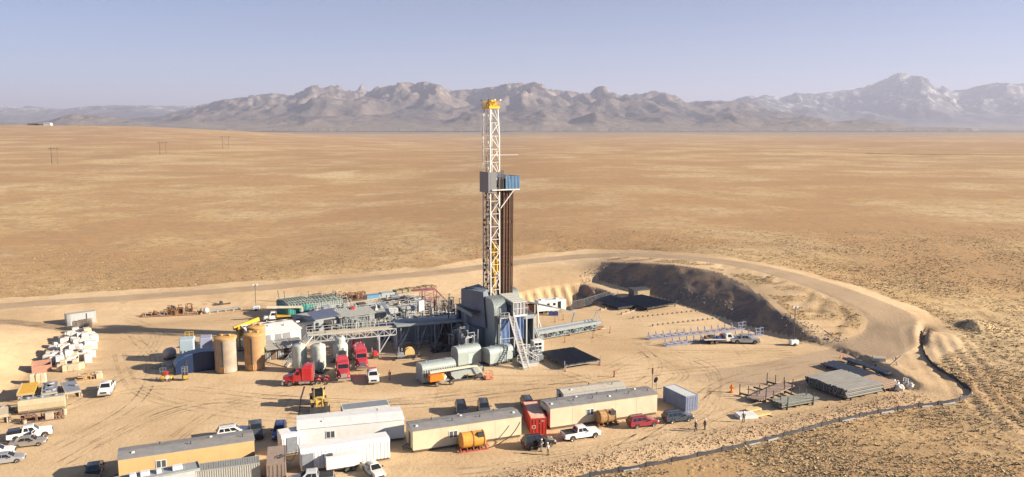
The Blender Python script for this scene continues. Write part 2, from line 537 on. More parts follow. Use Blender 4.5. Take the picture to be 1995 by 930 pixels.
def gfar(x, y):
    if gx0 < x < gx1 and gy0 < y < gy1:
        return gz(x, y)
    i = int(np.clip(np.searchsorted(ax, x) - 1, 0, NX - 2)); j = int(np.clip(np.searchsorted(ay, y) - 1, 0, NY - 2))
    return float(ZZ[j:j + 2, i:i + 2].mean())

def ground_material():
    m, nt, b = nodes_of('ground_soil')
    L = nt.links.new; N = nt.nodes.new
    geo = N('ShaderNodeNewGeometry'); at = N('ShaderNodeVertexColor'); at.layer_name = 'ground_state'
    sep = N('ShaderNodeSeparateColor'); L(at.outputs['Color'], sep.inputs[0])
    P = geo.outputs['Position']
    def noi(scale, detail=4, rough=.55, vec=None, dist=0.0):
        n = N('ShaderNodeTexNoise'); n.inputs['Scale'].default_value = scale; n.inputs['Detail'].default_value = detail
        n.inputs['Roughness'].default_value = rough; n.inputs['Distortion'].default_value = dist
        L(vec or P, n.inputs['Vector']); return n.outputs['Fac']
    def ramp(v, a, c, lo=0.0, hi=1.0):
        r = N('ShaderNodeMapRange'); r.interpolation_type = 'SMOOTHSTEP'
        r.inputs['From Min'].default_value = a; r.inputs['From Max'].default_value = c
        r.inputs['To Min'].default_value = lo; r.inputs['To Max'].default_value = hi
        L(v, r.inputs['Value']); return r.outputs[0]
    def mix(f, a, c, mode='MIX'):
        x = N('ShaderNodeMix'); x.data_type = 'RGBA'; x.blend_type = mode
        if isinstance(f, float): x.inputs['Factor'].default_value = f
        else: L(f, x.inputs['Factor'])
        for s_, v in (('A', a), ('B', c)):
            if isinstance(v, tuple): x.inputs[s_].default_value = (*v, 1)
            else: L(v, x.inputs[s_])
        return x.outputs['Result']
    def math_(op, a, c):
        x = N('ShaderNodeMath'); x.operation = op; x.use_clamp = False
        for i, v in enumerate((a, c)):
            if isinstance(v, (int, float)): x.inputs[i].default_value = v
            else: L(v, x.inputs[i])
        return x.outputs[0]
    mp = N('ShaderNodeMapping'); mp.inputs['Scale'].default_value = (1, 1, 0.0); L(P, mp.inputs['Vector']); F2 = mp.outputs[0]
    # dry steppe: straw, tan and rust patches
    big = noi(0.0016, 6, .6, F2, 0.6); midn = noi(0.010, 5, .6, F2, .4); sm = noi(0.07, 5, .62, F2); fine = noi(0.9, 3, .6, F2)
    c = mix(ramp(big, .36, .60), D_STRAW, D_RUST)
    c = mix(ramp(midn, .42, .60, 0, .85), c, D_RUST)
    c = mix(ramp(midn, .52, .30, 0, .6), c, D_PALE)
    c = mix(ramp(sm, .42, .70, 0, .55), c, D_BROWN)
    c = mix(ramp(noi(0.0042, 7, .7, F2, 1.2), .56, .68, 0, .75), c, D_PALE)
    vo = N('ShaderNodeTexVoronoi'); vo.inputs['Scale'].default_value = 0.85; vo.inputs['Randomness'].default_value = 1.0; L(F2, vo.inputs['Vector'])
    tuft = ramp(vo.outputs['Distance'], .42, .18)
    tsel = ramp(noi(.25, 3, .6, F2), .42, .62)
    tuft = math_('MULTIPLY', tuft, tsel)
    c = mix(math_('MULTIPLY', tuft, .45), c, D_TUFT)
    c = mix(ramp(fine, .3, .75, 0, .35), c, D_BROWN)
    c = mix(ramp(noi(.28, 4, .7, F2), .50, .60, 0, .75), c, D_BROWN)
    c = mix(ramp(noi(.055, 6, .75, F2, .5), .55, .66, 0, .50), c, D_BROWN)
    c = mix(ramp(noi(.11, 6, .75, F2, .3), .44, .34, 0, .25), c, D_PALE)
    spx = N('ShaderNodeSeparateXYZ'); L(P, spx.inputs[0])
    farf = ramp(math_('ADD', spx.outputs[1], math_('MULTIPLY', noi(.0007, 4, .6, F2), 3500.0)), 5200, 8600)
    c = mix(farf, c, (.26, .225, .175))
    c = mix(ramp(noi(.16, 5, .8, F2, .2), .56, .64, 0, .55), c, D_BROWN)
    c = mix(ramp(noi(.022, 7, .78, F2, .8), .54, .66, 0, .60), c, D_RUST)
    c = mix(ramp(noi(.0035, 8, .72, F2, 1.6), .55, .63, 0, .45), c, D_BROWN)
    # bare graded sand
    s1 = noi(.035, 5, .6, F2, .5); s2 = noi(.35, 5, .6, F2)
    sand = mix(ramp(s1, .35, .68), S_LIGHT, S_DARK)
    sand = mix(ramp(s2, .45, .75, 0, .35), sand, S_DARK)
    mt = N('ShaderNodeMapping'); mt.inputs['Scale'].default_value = (.05, .5, 0); mt.inputs['Rotation'].default_value = (0, 0, R(-18)); L(P, mt.inputs['Vector'])
    trk = noi(1.0, 4, .6, mt.outputs[0], .3)
    sand = mix(ramp(trk, .56, .72, 0, .42), sand, S_TRACK)
    mt2 = N('ShaderNodeMapping'); mt2.inputs['Scale'].default_value = (.9, .06, 0); mt2.inputs['Rotation'].default_value = (0, 0, R(-32)); L(P, mt2.inputs['Vector'])
    sand = mix(ramp(noi(1.0, 5, .65, mt2.outputs[0], .6), .60, .70, 0, .40), sand, S_TRACK)
    sand = mix(ramp(noi(.05, 7, .72, F2, 1.0), .55, .68, 0, .55), sand, S_DARK)
    sand = mix(ramp(noi(.085, 4, .5, F2, .2), .68, .74, 0, .55), sand, (.20, .145, .09))
    sand = mix(ramp(noi(2.2, 3, .6, F2), .60, .72, 0, .30), sand, S_TRACK)
    road = mix(ramp(noi(.12, 4, .6, F2), .35, .7), RD_A, RD_B)
    cutc = mix(ramp(noi(.16, 6, .65, F2, .8), .40, .62), C_A, C_B)
    # edges broken up by noise
    wob = math_('SUBTRACT', noi(.6, 4, .65, F2), .5)
    mb = ramp(math_('ADD', sep.outputs[2], math_('MULTIPLY', wob, 1.1)), .35, .65)
    mr = ramp(math_('ADD', sep.outputs[1], math_('MULTIPLY', wob, .5)), .35, .65)
    mc = ramp(math_('ADD', at.outputs['Alpha'], math_('MULTIPLY', wob, .7)), .35, .65)
    c = mix(mb, c, sand)
    c = mix(mc, c, cutc)
    c = mix(mr, c, road)
    L(c, b.inputs['Base Color'])
    b.inputs['Roughness'].default_value = .95
    b.inputs['Specular IOR Level'].default_value = .15
    hb = math_('ADD', math_('MULTIPLY', math_('MULTIPLY', tuft, math_('SUBTRACT', 1.0, mb)), .22), math_('MULTIPLY', noi(1.6, 4, .6, F2), .22))
    bp = N('ShaderNodeBump'); bp.inputs['Strength'].default_value = .8; bp.inputs['Distance'].default_value = .5
    L(hb, bp.inputs['Height']); L(bp.outputs[0], b.inputs['Normal'])
    return m
D_STRAW = (0.66, 0.48, 0.235); D_RUST = (0.47, 0.275, 0.13); D_PALE = (0.76, 0.60, 0.36); D_BROWN = (0.37, 0.25, 0.135); D_TUFT = (0.33, 0.23, 0.13)
S_LIGHT = (0.72, 0.53, 0.315); S_DARK = (0.54, 0.375, 0.21); S_TRACK = (0.39, 0.262, 0.145)
RD_A = (0.49, 0.36, 0.23); RD_B = (0.42, 0.305, 0.19); C_A = (0.22, 0.175, 0.14); C_B = (0.40, 0.27, 0.17)
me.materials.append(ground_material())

# ------------------------------------------------------------------ mountains
def ridge_fbm(x, y, seed, oct=4):
    s = 0; a = 1; t = 0
    for i in range(oct):
        n = 1 - np.abs(2 * vnoise(x * 2 ** i + 31 * i, y * 2 ** i + 5 * i, seed + i) - 1)
        s = s + a * n * (.15 + .85 * n); t += a; a *= .46
    return s / t
def range_mesh(name, prof, D0, D1, Dr, seed, m, rough=.34, spur=900.0, nxm=860, nym=120, x_lo=-1000, x_hi=3000):
    """hills between distances D0 and D1 whose skyline, near distance Dr, follows the surveyed profile"""
    u = np.linspace(x_lo, x_hi, nxm); t = np.linspace(0, 1, nym)
    U, Tt = np.meshgrid(u, t)
    D = D0 + (D1 - D0) * Tt
    tr = (Dr - D0) / (D1 - D0)
    pxs = np.array([p[0] for p in prof]); pys = np.array([p[1] for p in prof])
    top = np.interp(U + 26 * (1 - Tt / tr) * (fbm(U / 60, Tt * 3, seed + 50, 3) - .5) * 4, pxs, pys)
    Xw = (U - 997.5) / FPX * D
    Hh = CAM_H + Dr / CT * (247 - top) / FPX * CT - 18
    env = np.where(Tt < tr, (Tt / tr) ** 1.25, 1 - ((Tt - tr) / (1 - tr)) ** 1.3)
    rg = ridge_fbm(Xw / spur + 2 * fbm(Xw / 2500, D / 2500, seed + 9, 3), D / (spur * 1.9), seed)
    det = ridge_fbm(Xw / (spur * .28), D / (spur * .3), seed + 77, 4)
    amp = 1 - np.clip(1 - np.abs(Tt - tr) / .05, 0, 1)
    mod = 1 + rough * 1.9 * (rg - .55) * (0.25 + .75 * amp) + .30 * (det - .5)
    Zm = 30 + Hh * np.clip(env, 0, 1) * mod
    Zm = np.minimum(Zm, 30 + Hh * 1.02)
    Zm = np.where(Hh > 2, Zm, 10)
    Zm[0, :] = 5; Zm[-1, :] = 0
    co = np.stack([Xw, D, Zm], -1).reshape(-1, 3)
    idx = np.arange(nxm * nym).reshape(nym, nxm)
    q = np.stack([idx[:-1, :-1], idx[:-1, 1:], idx[1:, 1:], idx[1:, :-1]], -1).reshape(-1, 4)
    mm = bpy.data.meshes.new(name); mm.from_pydata(co.tolist(), [], q.tolist()); mm.materials.append(m)
    mm.polygons.foreach_set('use_smooth', np.ones(len(q), bool))
    o = bpy.data.objects.new(name, mm); COL.objects.link(o); tag(o, kind='structure')
    return o
def rock_material(name, ca, cb, cc, sc_=0.004):
    m, nt, b = nodes_of(name); L = nt.links.new; N = nt.nodes.new
    geo = N('ShaderNodeNewGeometry')
    def noi(s, d=6, r=.6):
        n = N('ShaderNodeTexNoise'); n.inputs['Scale'].default_value = s; n.inputs['Detail'].default_value = d; n.inputs['Roughness'].default_value = r
        L(geo.outputs['Position'], n.inputs['Vector']); return n.outputs['Fac']
    def ramp(v, a, c, hi=1.0):
        r = N('ShaderNodeMapRange'); r.interpolation_type = 'SMOOTHSTEP'; r.inputs['From Min'].default_value = a; r.inputs['From Max'].default_value = c; r.inputs['To Max'].default_value = hi
        L(v, r.inputs['Value']); return r.outputs[0]
    x = N('ShaderNodeMix'); x.data_type = 'RGBA'; x.inputs['A'].default_value = (*ca, 1); x.inputs['B'].default_value = (*cb, 1); L(ramp(noi(sc_ * .35), .4, .65), x.inputs['Factor'])
    sep = N('ShaderNodeSeparateXYZ'); L(geo.outputs['Position'], sep.inputs[0])
    hgt = ramp(sep.outputs[2], 200, 520)
    mu = N('ShaderNodeMath'); mu.operation = 'MULTIPLY'; L(hgt, mu.inputs[0]); L(ramp(noi(sc_ * 2.2, 8, .7), .50, .60), mu.inputs[1])
    y = N('ShaderNodeMix'); y.data_type = 'RGBA'; L(mu.outputs[0], y.inputs['Factor']); L(x.outputs['Result'], y.inputs['A']); y.inputs['B'].default_value = (*cc, 1)
    z_ = N('ShaderNodeMix'); z_.data_type = 'RGBA'; L(ramp(sep.outputs[2], 25, 150), z_.inputs['Factor']); z_.inputs['A'].default_value = (.25, .21, .16, 1); L(y.outputs['Result'], z_.inputs['B'])
    L(z_.outputs['Result'], b.inputs['Base Color']); b.inputs['Roughness'].default_value = 1; b.inputs['Specular IOR Level'].default_value = 0
    bp = N('ShaderNodeBump'); bp.inputs['Distance'].default_value = 45; bp.inputs['Strength'].default_value = .9; L(noi(sc_ * 1.6, 8, .62), bp.inputs['Height']); L(bp.outputs[0], b.inputs['Normal'])
    return m
rock_a = rock_material('hill_rock', (.175, .14, .115), (.10, .088, .08), (.33, .30, .27))
rock_b = rock_material('peak_rock', (.15, .14, .135), (.09, .09, .095), (.48, .47, .46), .0028)
range_mesh('far_hills', [(-1000, 214), (-600, 200), (-200, 206), (0, 205), (60, 209), (130, 216), (200, 210), (300, 210), (390, 208), (450, 205), (560, 206), (800, 214), (1300, 214), (1400, 200), (1440, 195), (1500, 187), (1560, 182), (1640, 176), (1672, 170), (1686, 165), (1700, 157), (1718, 152), (1735, 147), (1752, 149), (1765, 154), (1785, 156), (1800, 166), (1822, 167), (1840, 172), (1860, 177), (1900, 171), (1925, 167), (1950, 170), (1995, 167), (2200, 172), (2500, 180), (3000, 196)], 12500, 21000, 16500, 3, rock_b, rough=.55, spur=1500)
range_mesh('near_hills', [(-1000, 240), (-500, 246), (-200, 262), (60, 258), (110, 238), (180, 232), (260, 236), (330, 226), (400, 208), (440, 200), (500, 190), (530, 186), (560, 188), (600, 177), (625, 168), (650, 162), (700, 164), (760, 170), (830, 168), (885, 182), (940, 178), (1000, 170), (1040, 169), (1085, 180), (1120, 183), (1165, 174), (1200, 184), (1245, 184), (1290, 180), (1340, 200), (1380, 201), (1450, 205), (1520, 222), (1600, 236), (1700, 247), (1800, 256), (2200, 262)], 7600, 13500, 11200, 12, rock_a, rough=.62, spur=780)
range_mesh('foothills', [(-200, 246), (0, 240), (60, 243), (105, 238), (150, 226), (200, 229), (250, 232), (300, 242), (370, 236), (440, 246), (520, 243), (600, 226), (660, 240), (720, 246), (860, 240), (930, 222), (1000, 232), (1060, 214), (1110, 236), (1160, 222), (1230, 238), (1290, 226), (1350, 240), (1420, 222), (1480, 238), (1560, 226), (1620, 240), (1690, 234), (1760, 248), (2200, 262)], 7000, 9600, 8400, 23, rock_a, rough=.5, spur=420, nym=70)
# ------------------------------------------------------------------ shared paints
GLASS = mat('dark_glass', (.02, .025, .03), .08, 0, .1)
RUB = mat('tyre_rubber', (.025, .024, .022), .85, 0, .2, dirt=DUST, dirt_amt=.5, scale=2)
RIMM = mat('rim_metal', (.55, .55, .55), .35, .7, .1, dirt=DUST)
CHROME = mat('bright_metal', (.7, .7, .72), .22, .9, .08)
BLACKP = mat('black_plastic', (.03, .03, .03), .6, 0, .2)
WHITEP = mat('white_paint', (.82, .81, .78), .3, 0, .05, dirt=DUST, dirt_amt=.25, coat=.4, scale=1.2)
WHITET = mat('white_panel', (.84, .83, .79), .55, 0, .05, dirt=(.5, .42, .3), dirt_amt=.22, scale=1.1)
SILV = mat('silver_paint', (.50, .50, .49), .3, .5, .06, coat=.4)
TANP = mat('champagne_paint', (.42, .37, .30), .3, .4, .06, coat=.4, dirt=DUST, dirt_amt=.3)
BLKP = mat('black_paint', (.018, .022, .026), .2, 0, .1, coat=.6, dirt=DUST, dirt_amt=.12)
SLATE = mat('slate_paint', (.06, .085, .12), .25, .3, .1, coat=.5, dirt=DUST, dirt_amt=.1)
GREYP = mat('dark_grey_paint', (.10, .11, .12), .28, .3, .1, coat=.5)
MAROON = mat('maroon_paint', (.30, .03, .05), .28, .1, .08, coat=.5, dirt=DUST, dirt_amt=.1)
NAVYP = mat('blue_paint', (.04, .09, .28), .28, .1, .08, coat=.5)
REDP = mat('truck_red', (.55, .025, .03), .3, 0, .08, coat=.4, dirt=DUST, dirt_amt=.12)
LAMP = mat('lamp_lens', (.75, .75, .72), .12, .1, .03)
TAIL = mat('tail_lens', (.5, .02, .015), .2, 0, .05)
STEEL = mat('grey_steel', (.36, .38, .40), .5, .4, .12, dirt=(.3, .22, .15), dirt_amt=.25)
PALE = mat('pale_grey_paint', (.50, .53, .53), .5, .1, .08, dirt=(.35, .28, .2), dirt_amt=.3)
DARK = mat('dark_steel', (.07, .075, .085), .55, .3, .2, dirt=DUST, dirt_amt=.2)
YEL = mat('machine_yellow', (.72, .42, .04), .45, 0, .1, dirt=DUST, dirt_amt=.3)
ORG = mat('lift_orange', (.85, .22, .02), .35, 0, .06, coat=.2)
RUST = mat('rusty_steel', (.26, .12, .06), .85, .1, .3, dirt=(.42, .26, .14), dirt_amt=.5, scale=2)
WOOD = mat('raw_wood', (.50, .34, .18), .8, 0, .2, scale=4)

def add_wheel(root, x, y, r=.38, w=.26, dual=False, rim=RIMM, side=1):
    """tyre with its rim as a sub-part"""
    ww = w * (2.1 if dual else 1)
    wb = MB(); h = ww / 2
    wb.lathe([(r * .60, -h * .9), (r * .80, -h), (r * .96, -h * .85), (r, -h * .5), (r, h * .5), (r * .96, h * .85), (r * .80, h), (r * .60, h * .9)], 18, axis='Y')
    t = wb.build('wheel', RUB, root); t.location = (x, y, r)
    rb = MB(); s = side
    rb.lathe([(r * .14, s * h * 1.03), (r * .2, s * h * 1.05), (r * .22, s * h * .8), (r * .5, s * h * .72), (r * .62, s * h * 1.0), (r * .62, s * h * .8)][::(1 if s < 0 else -1)], 14, axis='Y')
    for k in range(5):
        a = k * math.tau / 5
        rb.bar((math.cos(a) * r * .15, s * h * .93, math.sin(a) * r * .15), (math.cos(a) * r * .56, s * h * .88, math.sin(a) * r * .56), r * .16, .03)
    rb.build('rim', rim, t)
    return t
def body_prism(mb, pts, w):
    """side outline of (x, z, inset): the flanks lean in by the inset"""
    n = len(pts)
    P = [(x, -(w - i), z) for (x, z, i) in pts] + [(x, (w - i), z) for (x, z, i) in pts]
    mb.add(P, [tuple(range(n)), tuple(range(2 * n - 1, n - 1, -1))] + [(i, i + n, (i + 1) % n + n, (i + 1) % n) for i in range(n)])
def arch(x, r, z0, n=6):
    return [(x + r * math.cos(math.pi - math.pi * k / n), z0 + r * math.sin(math.pi * k / n) * 1.0, 0) for k in range(n + 1)]
class Hull:
    """greenhouse: a frustum from belt line to roof"""
    def __init__(s, xa, xb, xc, xd, wb, wt, zb, zt):
        s.B = [Vector((xa, -wb, zb)), Vector((xd, -wb, zb)), Vector((xd, wb, zb)), Vector((xa, wb, zb))]
        s.T = [Vector((xb, -wt, zt)), Vector((xc, -wt, zt)), Vector((xc, wt, zt)), Vector((xb, wt, zt))]
    def shell(s, mb):
        P = s.B + s.T
        mb.add(P, [(4, 5, 6, 7), (0, 1, 5, 4), (1, 2, 6, 5), (2, 3, 7, 6), (3, 0, 4, 7)])
        c = [(p * .93 + Vector((0, 0, p.z * .07 + .045))) for p in s.T]
        c = [Vector((a.x * .96 + (s.T[0].x + s.T[1].x) / 2 * .04, a.y * .88, a.z + .05)) for a in s.T]
        mb.add(s.T + c, [(4, 5, 6, 7), (0, 1, 5, 4), (1, 2, 6, 5), (2, 3, 7, 6), (3, 0, 4, 7)], True)
    def pane(s, mb, face, u0, u1, v0, v1, off=.012):
        i, j = [(0, 1), (1, 2), (3, 2), (0, 3)][face]      # right side, front, left side, rear
        def q(u, v):
            return (s.B[i] * (1 - u) + s.B[j] * u) * (1 - v) + (s.T[i] * (1 - u) + s.T[j] * u) * v
        pts = [q(u0, v0), q(u1, v0), q(u1, v1), q(u0, v1)]
        n = (pts[1] - pts[0]).cross(pts[3] - pts[0]).normalized()
        cen = (s.B[0] + s.B[2] + s.T[0] + s.T[2]) / 4
        if n.dot(pts[0] - cen) < 0: n = -n
        f = [p + n * off for p in pts]; k = [p - n * .02 for p in pts]
        mb.add(f + k, [(0, 1, 2, 3), (0, 4, 5, 1), (1, 5, 6, 2), (2, 6, 7, 3), (3, 7, 4, 0)])
def make_car(kind, paint, label, cat, loc, rz, group='vehicles parked around the site', name=None, open_door=None, bed=None, rim=RIMM):
    names = {'pickup': 'pickup_truck', 'sedan': 'sedan_car', 'suv': 'suv_car'}
    root = thing(name or names[kind], label, cat, loc, rz, group)
    b = MB(); g = MB(); tr = MB(); li = MB(); ta = MB()
    if kind == 'pickup':
        L, w, r, xf, xr = 2.95, .99, .42, 1.92, -1.78
        z0, zh, zb = .42, 1.18, 1.22
        pts = [(-L, .55, 0.02), (-L, zb, .06)] + [(-.95, zb, .06), (-.95, zb + .02, .05), (1.15, zb + .03, .05), (1.3, zb - .02, .07), (L - .25, 1.12, .12), (L, .98, .16), (L, .5, .06)]
        bot = [(L - .1, z0, 0.02)] + [(x, z, i) for (x, z, i) in arch(xf, .52, z0)[::-1]] + [(x, z, i) for (x, z, i) in arch(xr, .52, z0)[::-1]] + [(-L + .05, z0 + .1, .02)]
        body_prism(b, pts + bot, w)
        H = Hull(-1.0, -.82, .55, 1.28, .93, .76, zb, 1.88)
        H.shell(b)
        for f_ in (0, 2):
            H.pane(g, f_, .10, .40, .10, .86); H.pane(g, f_, .44, .82, .10, .86)
        H.pane(g, 1, .07, .93, .08, .92); H.pane(g, 3, .12, .88, .12, .85)
        bl = MB().bx(-L + .08, -1.05, -.80, .80, zb - .02, zb + .012)
        for s in (-1, 1):
            bl.bx(-L + .05, -1.02, s * .83, s * .95, zb, zb + .05)
        bl.build('bed_liner', BLACKP, root)
        if bed:
            cb = MB(); cb.box((-1.95, 0, zb + .22), (1.6, 1.5, .44), bev=.05); cb.build('tonneau_cover' if bed is BLACKP else 'toolbox', bed, root)
        MB().bx(-L - .12, -L + .02, -.92, .92, .5, .72).build('bumper', CHROME if paint is WHITEP else BLACKP, root); tr.bx(L - .02, L + .10, -.95, .95, .45, .68); MB().bx(L - .03, L + .03, -.52, .52, .74, 1.02).build('grille', BLACKP, root)
        zl, zt_ = .86, .95
    elif kind == 'sedan':
        L, w, r, xf, xr = 2.38, .89, .33, 1.45, -1.38
        z0, zb = .26, .93
        pts = [(-L, .45, .08), (-L + .03, .86, .14), (-L + .35, .96, .1), (-1.5, .98, .09), (.95, .93, .08), (1.75, .84, .12), (L - .12, .68, .2), (L, .42, .14)]
        bot = [(L - .15, z0, .06)] + arch(xf, .40, z0)[::-1] + arch(xr, .40, z0)[::-1] + [(-L + .1, z0 + .05, .06)]
        body_prism(b, pts + bot, w)
        H = Hull(-1.72, -.95, .35, 1.12, .82, .60, zb, 1.40)
        H.shell(b)
        for f_ in (0, 2):
            H.pane(g, f_, .14, .47, .1, .88); H.pane(g, f_, .50, .86, .1, .88)
        H.pane(g, 1, .07, .93, .04, .94); H.pane(g, 3, .07, .93, .04, .94)
        tr.bx(L - .03, L + .02, -.5, .5, .38, .52)
        zl, zt_ = .60, .74
    else:
        L, w, r, xf, xr = 2.45, .96, .38, 1.48, -1.42
        z0, zb = .34, 1.10
        pts = [(-L, .5, .06), (-L + .02, 1.08, .09), (-2.2, zb, .07), (1.1, zb, .06), (1.9, 1.02, .10), (L - .1, .86, .16), (L, .5, .1)]
        bot = [(L - .12, z0, .05)] + arch(xf, .46, z0)[::-1] + arch(xr, .46, z0)[::-1] + [(-L + .08, z0 + .05, .05)]
        body_prism(b, pts + bot, w)
        H = Hull(-2.38, -2.08, .25, 1.12, .89, .70, zb, 1.70)
        H.shell(b)
        for f_ in (0, 2):
            H.pane(g, f_, .06, .27, .1, .86); H.pane(g, f_, .31, .56, .1, .86); H.pane(g, f_, .60, .86, .1, .86)
        H.pane(g, 1, .07, .93, .06, .92); H.pane(g, 3, .08, .92, .12, .9)
        tr.bx(L - .03, L + .03, -.6, .6, .58, .84); MB().bx(-1.9, .2, -.64, -.60, 1.76, 1.81).build('roof_rail', BLACKP, root); MB().bx(-1.9, .2, .60, .64, 1.76, 1.81).build('roof_rail', BLACKP, root)
        zl, zt_ = .80, .98
    b.build('body', paint, root)
    g.build('window', GLASS, root)
    tr.build('bumper', CHROME if kind == 'pickup' and paint is WHITEP else BLACKP, root)
    for s in (-1, 1):
        MB().box((L - .16, s * (w - .26), zl), (.26, .34, .17)).build('headlight', LAMP, root)
        MB().box((-L + .0, s * (w - .13), zt_), (.10, .16, .26)).build('tail_light', TAIL, root)
        mm = MB().box((H.B[1].x - .42, s * (w + .10), zb + .10), (.12, .24, .17)); mm.build('side_mirror', BLACKP if paint is not WHITEP else paint, root)
        for x in (xf, xr):
            add_wheel(root, x, s * (w - .13), r, .24, side=s, rim=rim)
    MB().bx(-L + .1, L - .1, -w + .28, w - .28, .24, z0 + .3).build('chassis', BLACKP, root)
    if open_door is not None:
        for (hx, s) in open_door:
            d = MB(); T = Matrix.Translation((hx, s * (w - .02), 0)) @ Matrix.Rotation(s * R(118) if s > 0 else R(-118), 4, 'Z')
            d.box((-0.0, 0, 0), (.01, .01, .01))
            d = MB(); T = Matrix.Translation((hx, s * w, 0)) @ Matrix.Rotation(math.pi - s * R(62), 4, 'Z')
            d.box((.5, 0, .80), (1.0, .07, .72), M=T); d.box((.5, 0, 1.50), (.9, .04, .06), M=T); d.box((.06, 0, 1.34), (.06, .05, .36), M=T); d.box((.94, 0, 1.34), (.06, .05, .36), M=T)
            dd_ = d.build('door', paint, root, 'standing open')
            MB().box((.5, 0, 1.32), (.84, .02, .32), M=T).build('door_window', GLASS, dd_)
    return root

def make_tractor(paint, label, loc, rz, group='red semi tractors', front_only=False, cargo=None):
    """long-nosed semi tractor, nose towards +X"""
    root = thing('semi_truck', label, 'truck', loc, rz, group)
    b = MB()
    # hood that narrows forward, cab and sleeper
    b.add([(1.9, -1.0, 1.0), (3.75, -.86, .95), (3.75, .86, .95), (1.9, 1.0, 1.0), (1.9, -.92, 2.0), (3.62, -.62, 1.72), (3.62, .62, 1.72), (1.9, .92, 2.0)],
          [(4, 5, 6, 7), (0, 1, 5, 4), (1, 2, 6, 5), (2, 3, 7, 6), (3, 0, 4, 7)])
    for s in (-1, 1):   # front fenders
        pts = [(2.55 + .68 * math.cos(a), .62 + .66 * math.sin(a)) for a in [math.pi * k / 8 for k in range(9)]]
        inn = [(2.55 + .56 * math.cos(a), .62 + .54 * math.sin(a)) for a in [math.pi * k / 8 for k in range(8, -1, -1)]]
        b.prism(pts + inn, s * .62, s * 1.14)
    b.build('hood', paint, root)
    H = Hull(.55, .62, 1.35, 1.95, 1.08, .98, 1.95, 2.95)
    c = MB(); c.bx(.5, 1.95, -1.1, 1.1, .95, 1.955); H.shell(c); cab_ = c.build('cab', paint, root)
    g = MB(); H.pane(g, 1, .06, .94, .12, .80)
    H.pane(g, 0, .25, .80, .10, .72); H.pane(g, 2, .25, .80, .10, .72); g.build('window', GLASS, root)
    s_ = MB(); s_.box((-.45, 0, 2.1), (1.9, 2.3, 2.3), bev=.10); s_.add([(-1.35, -1.05, 3.25), (.5, -1.05, 3.25), (.5, 1.05, 3.25), (-1.35, 1.05, 3.25), (-1.35, -.9, 3.75), (-.1, -.9, 3.7), (-.1, .9, 3.7), (-1.35, .9, 3.75)], [(4, 5, 6, 7), (0, 1, 5, 4), (1, 2, 6, 5), (2, 3, 7, 6), (3, 0, 4, 7)])
    s_.build('sleeper', paint, root)
    gr = MB().bx(3.74, 3.80, -.55, .55, .95, 1.66)
    for k in range(6):
        gr.bx(3.80, 3.82, -.5, .5, 1.0 + k * .105, 1.05 + k * .105)
    gr.build('grille', CHROME, root)
    MB().box((3.85, 0, .62), (.28, 2.3, .42), bev=.06).build('bumper', paint if group.endswith('front') else CHROME, root)
    ch = MB(); ch.bx(-4.2, 3.3, -.45, -.33, .75, 1.0); ch.bx(-4.2, 3.3, .33, .45, .75, 1.0)
    for x in (-4.1, -3.0, -1.8, -.8): ch.bx(x, x + .12, -.4, .4, .78, .95)
    ch.box((-2.9, 0, 1.1), (1.1, .9, .12), bev=.03)
    ch.build('chassis', BLACKP, root)
    for s in (-1, 1):
        MB().cyl((-.9, s * .92, .72), (1.0, s * .92, .72), .31, n=16).build('fuel_tank', CHROME, root)
        MB().cyl((-1.55, s * .85, .9), (-1.55, s * .85, 4.0), .08, n=10).build('exhaust_stack', CHROME, root)
        MB().box((3.58, s * .86, 1.1), (.16, .22, .2)).build('headlight', LAMP, root)
        m2 = MB().box((1.75, s * 1.38, 2.45), (.08, .2, .42)); m2.bar((1.7, s * 1.08, 2.6), (1.75, s * 1.38, 2.6), .03); m2.build('side_mirror', CHROME, root)
        add_wheel(root, 2.55, s * .98, .52, .28, side=s)
        for x in (-2.35, -3.65):
            add_wheel(root, x, s * .88, .52, .28, dual=True, side=s)
            f = MB(); pts = [(x + .62 * math.cos(a), .55 + .62 * math.sin(a)) for a in [R(30) + R(120) * k / 6 for k in range(7)]]
            inn = [(x + .58 * math.cos(a), .55 + .58 * math.sin(a)) for a in [R(30) + R(120) * k / 6 for k in range(6, -1, -1)]]
            f.prism(pts + inn, s * .55, s * 1.2); f.build('mudguard', paint if paint is REDP else CHROME, root)
    return root
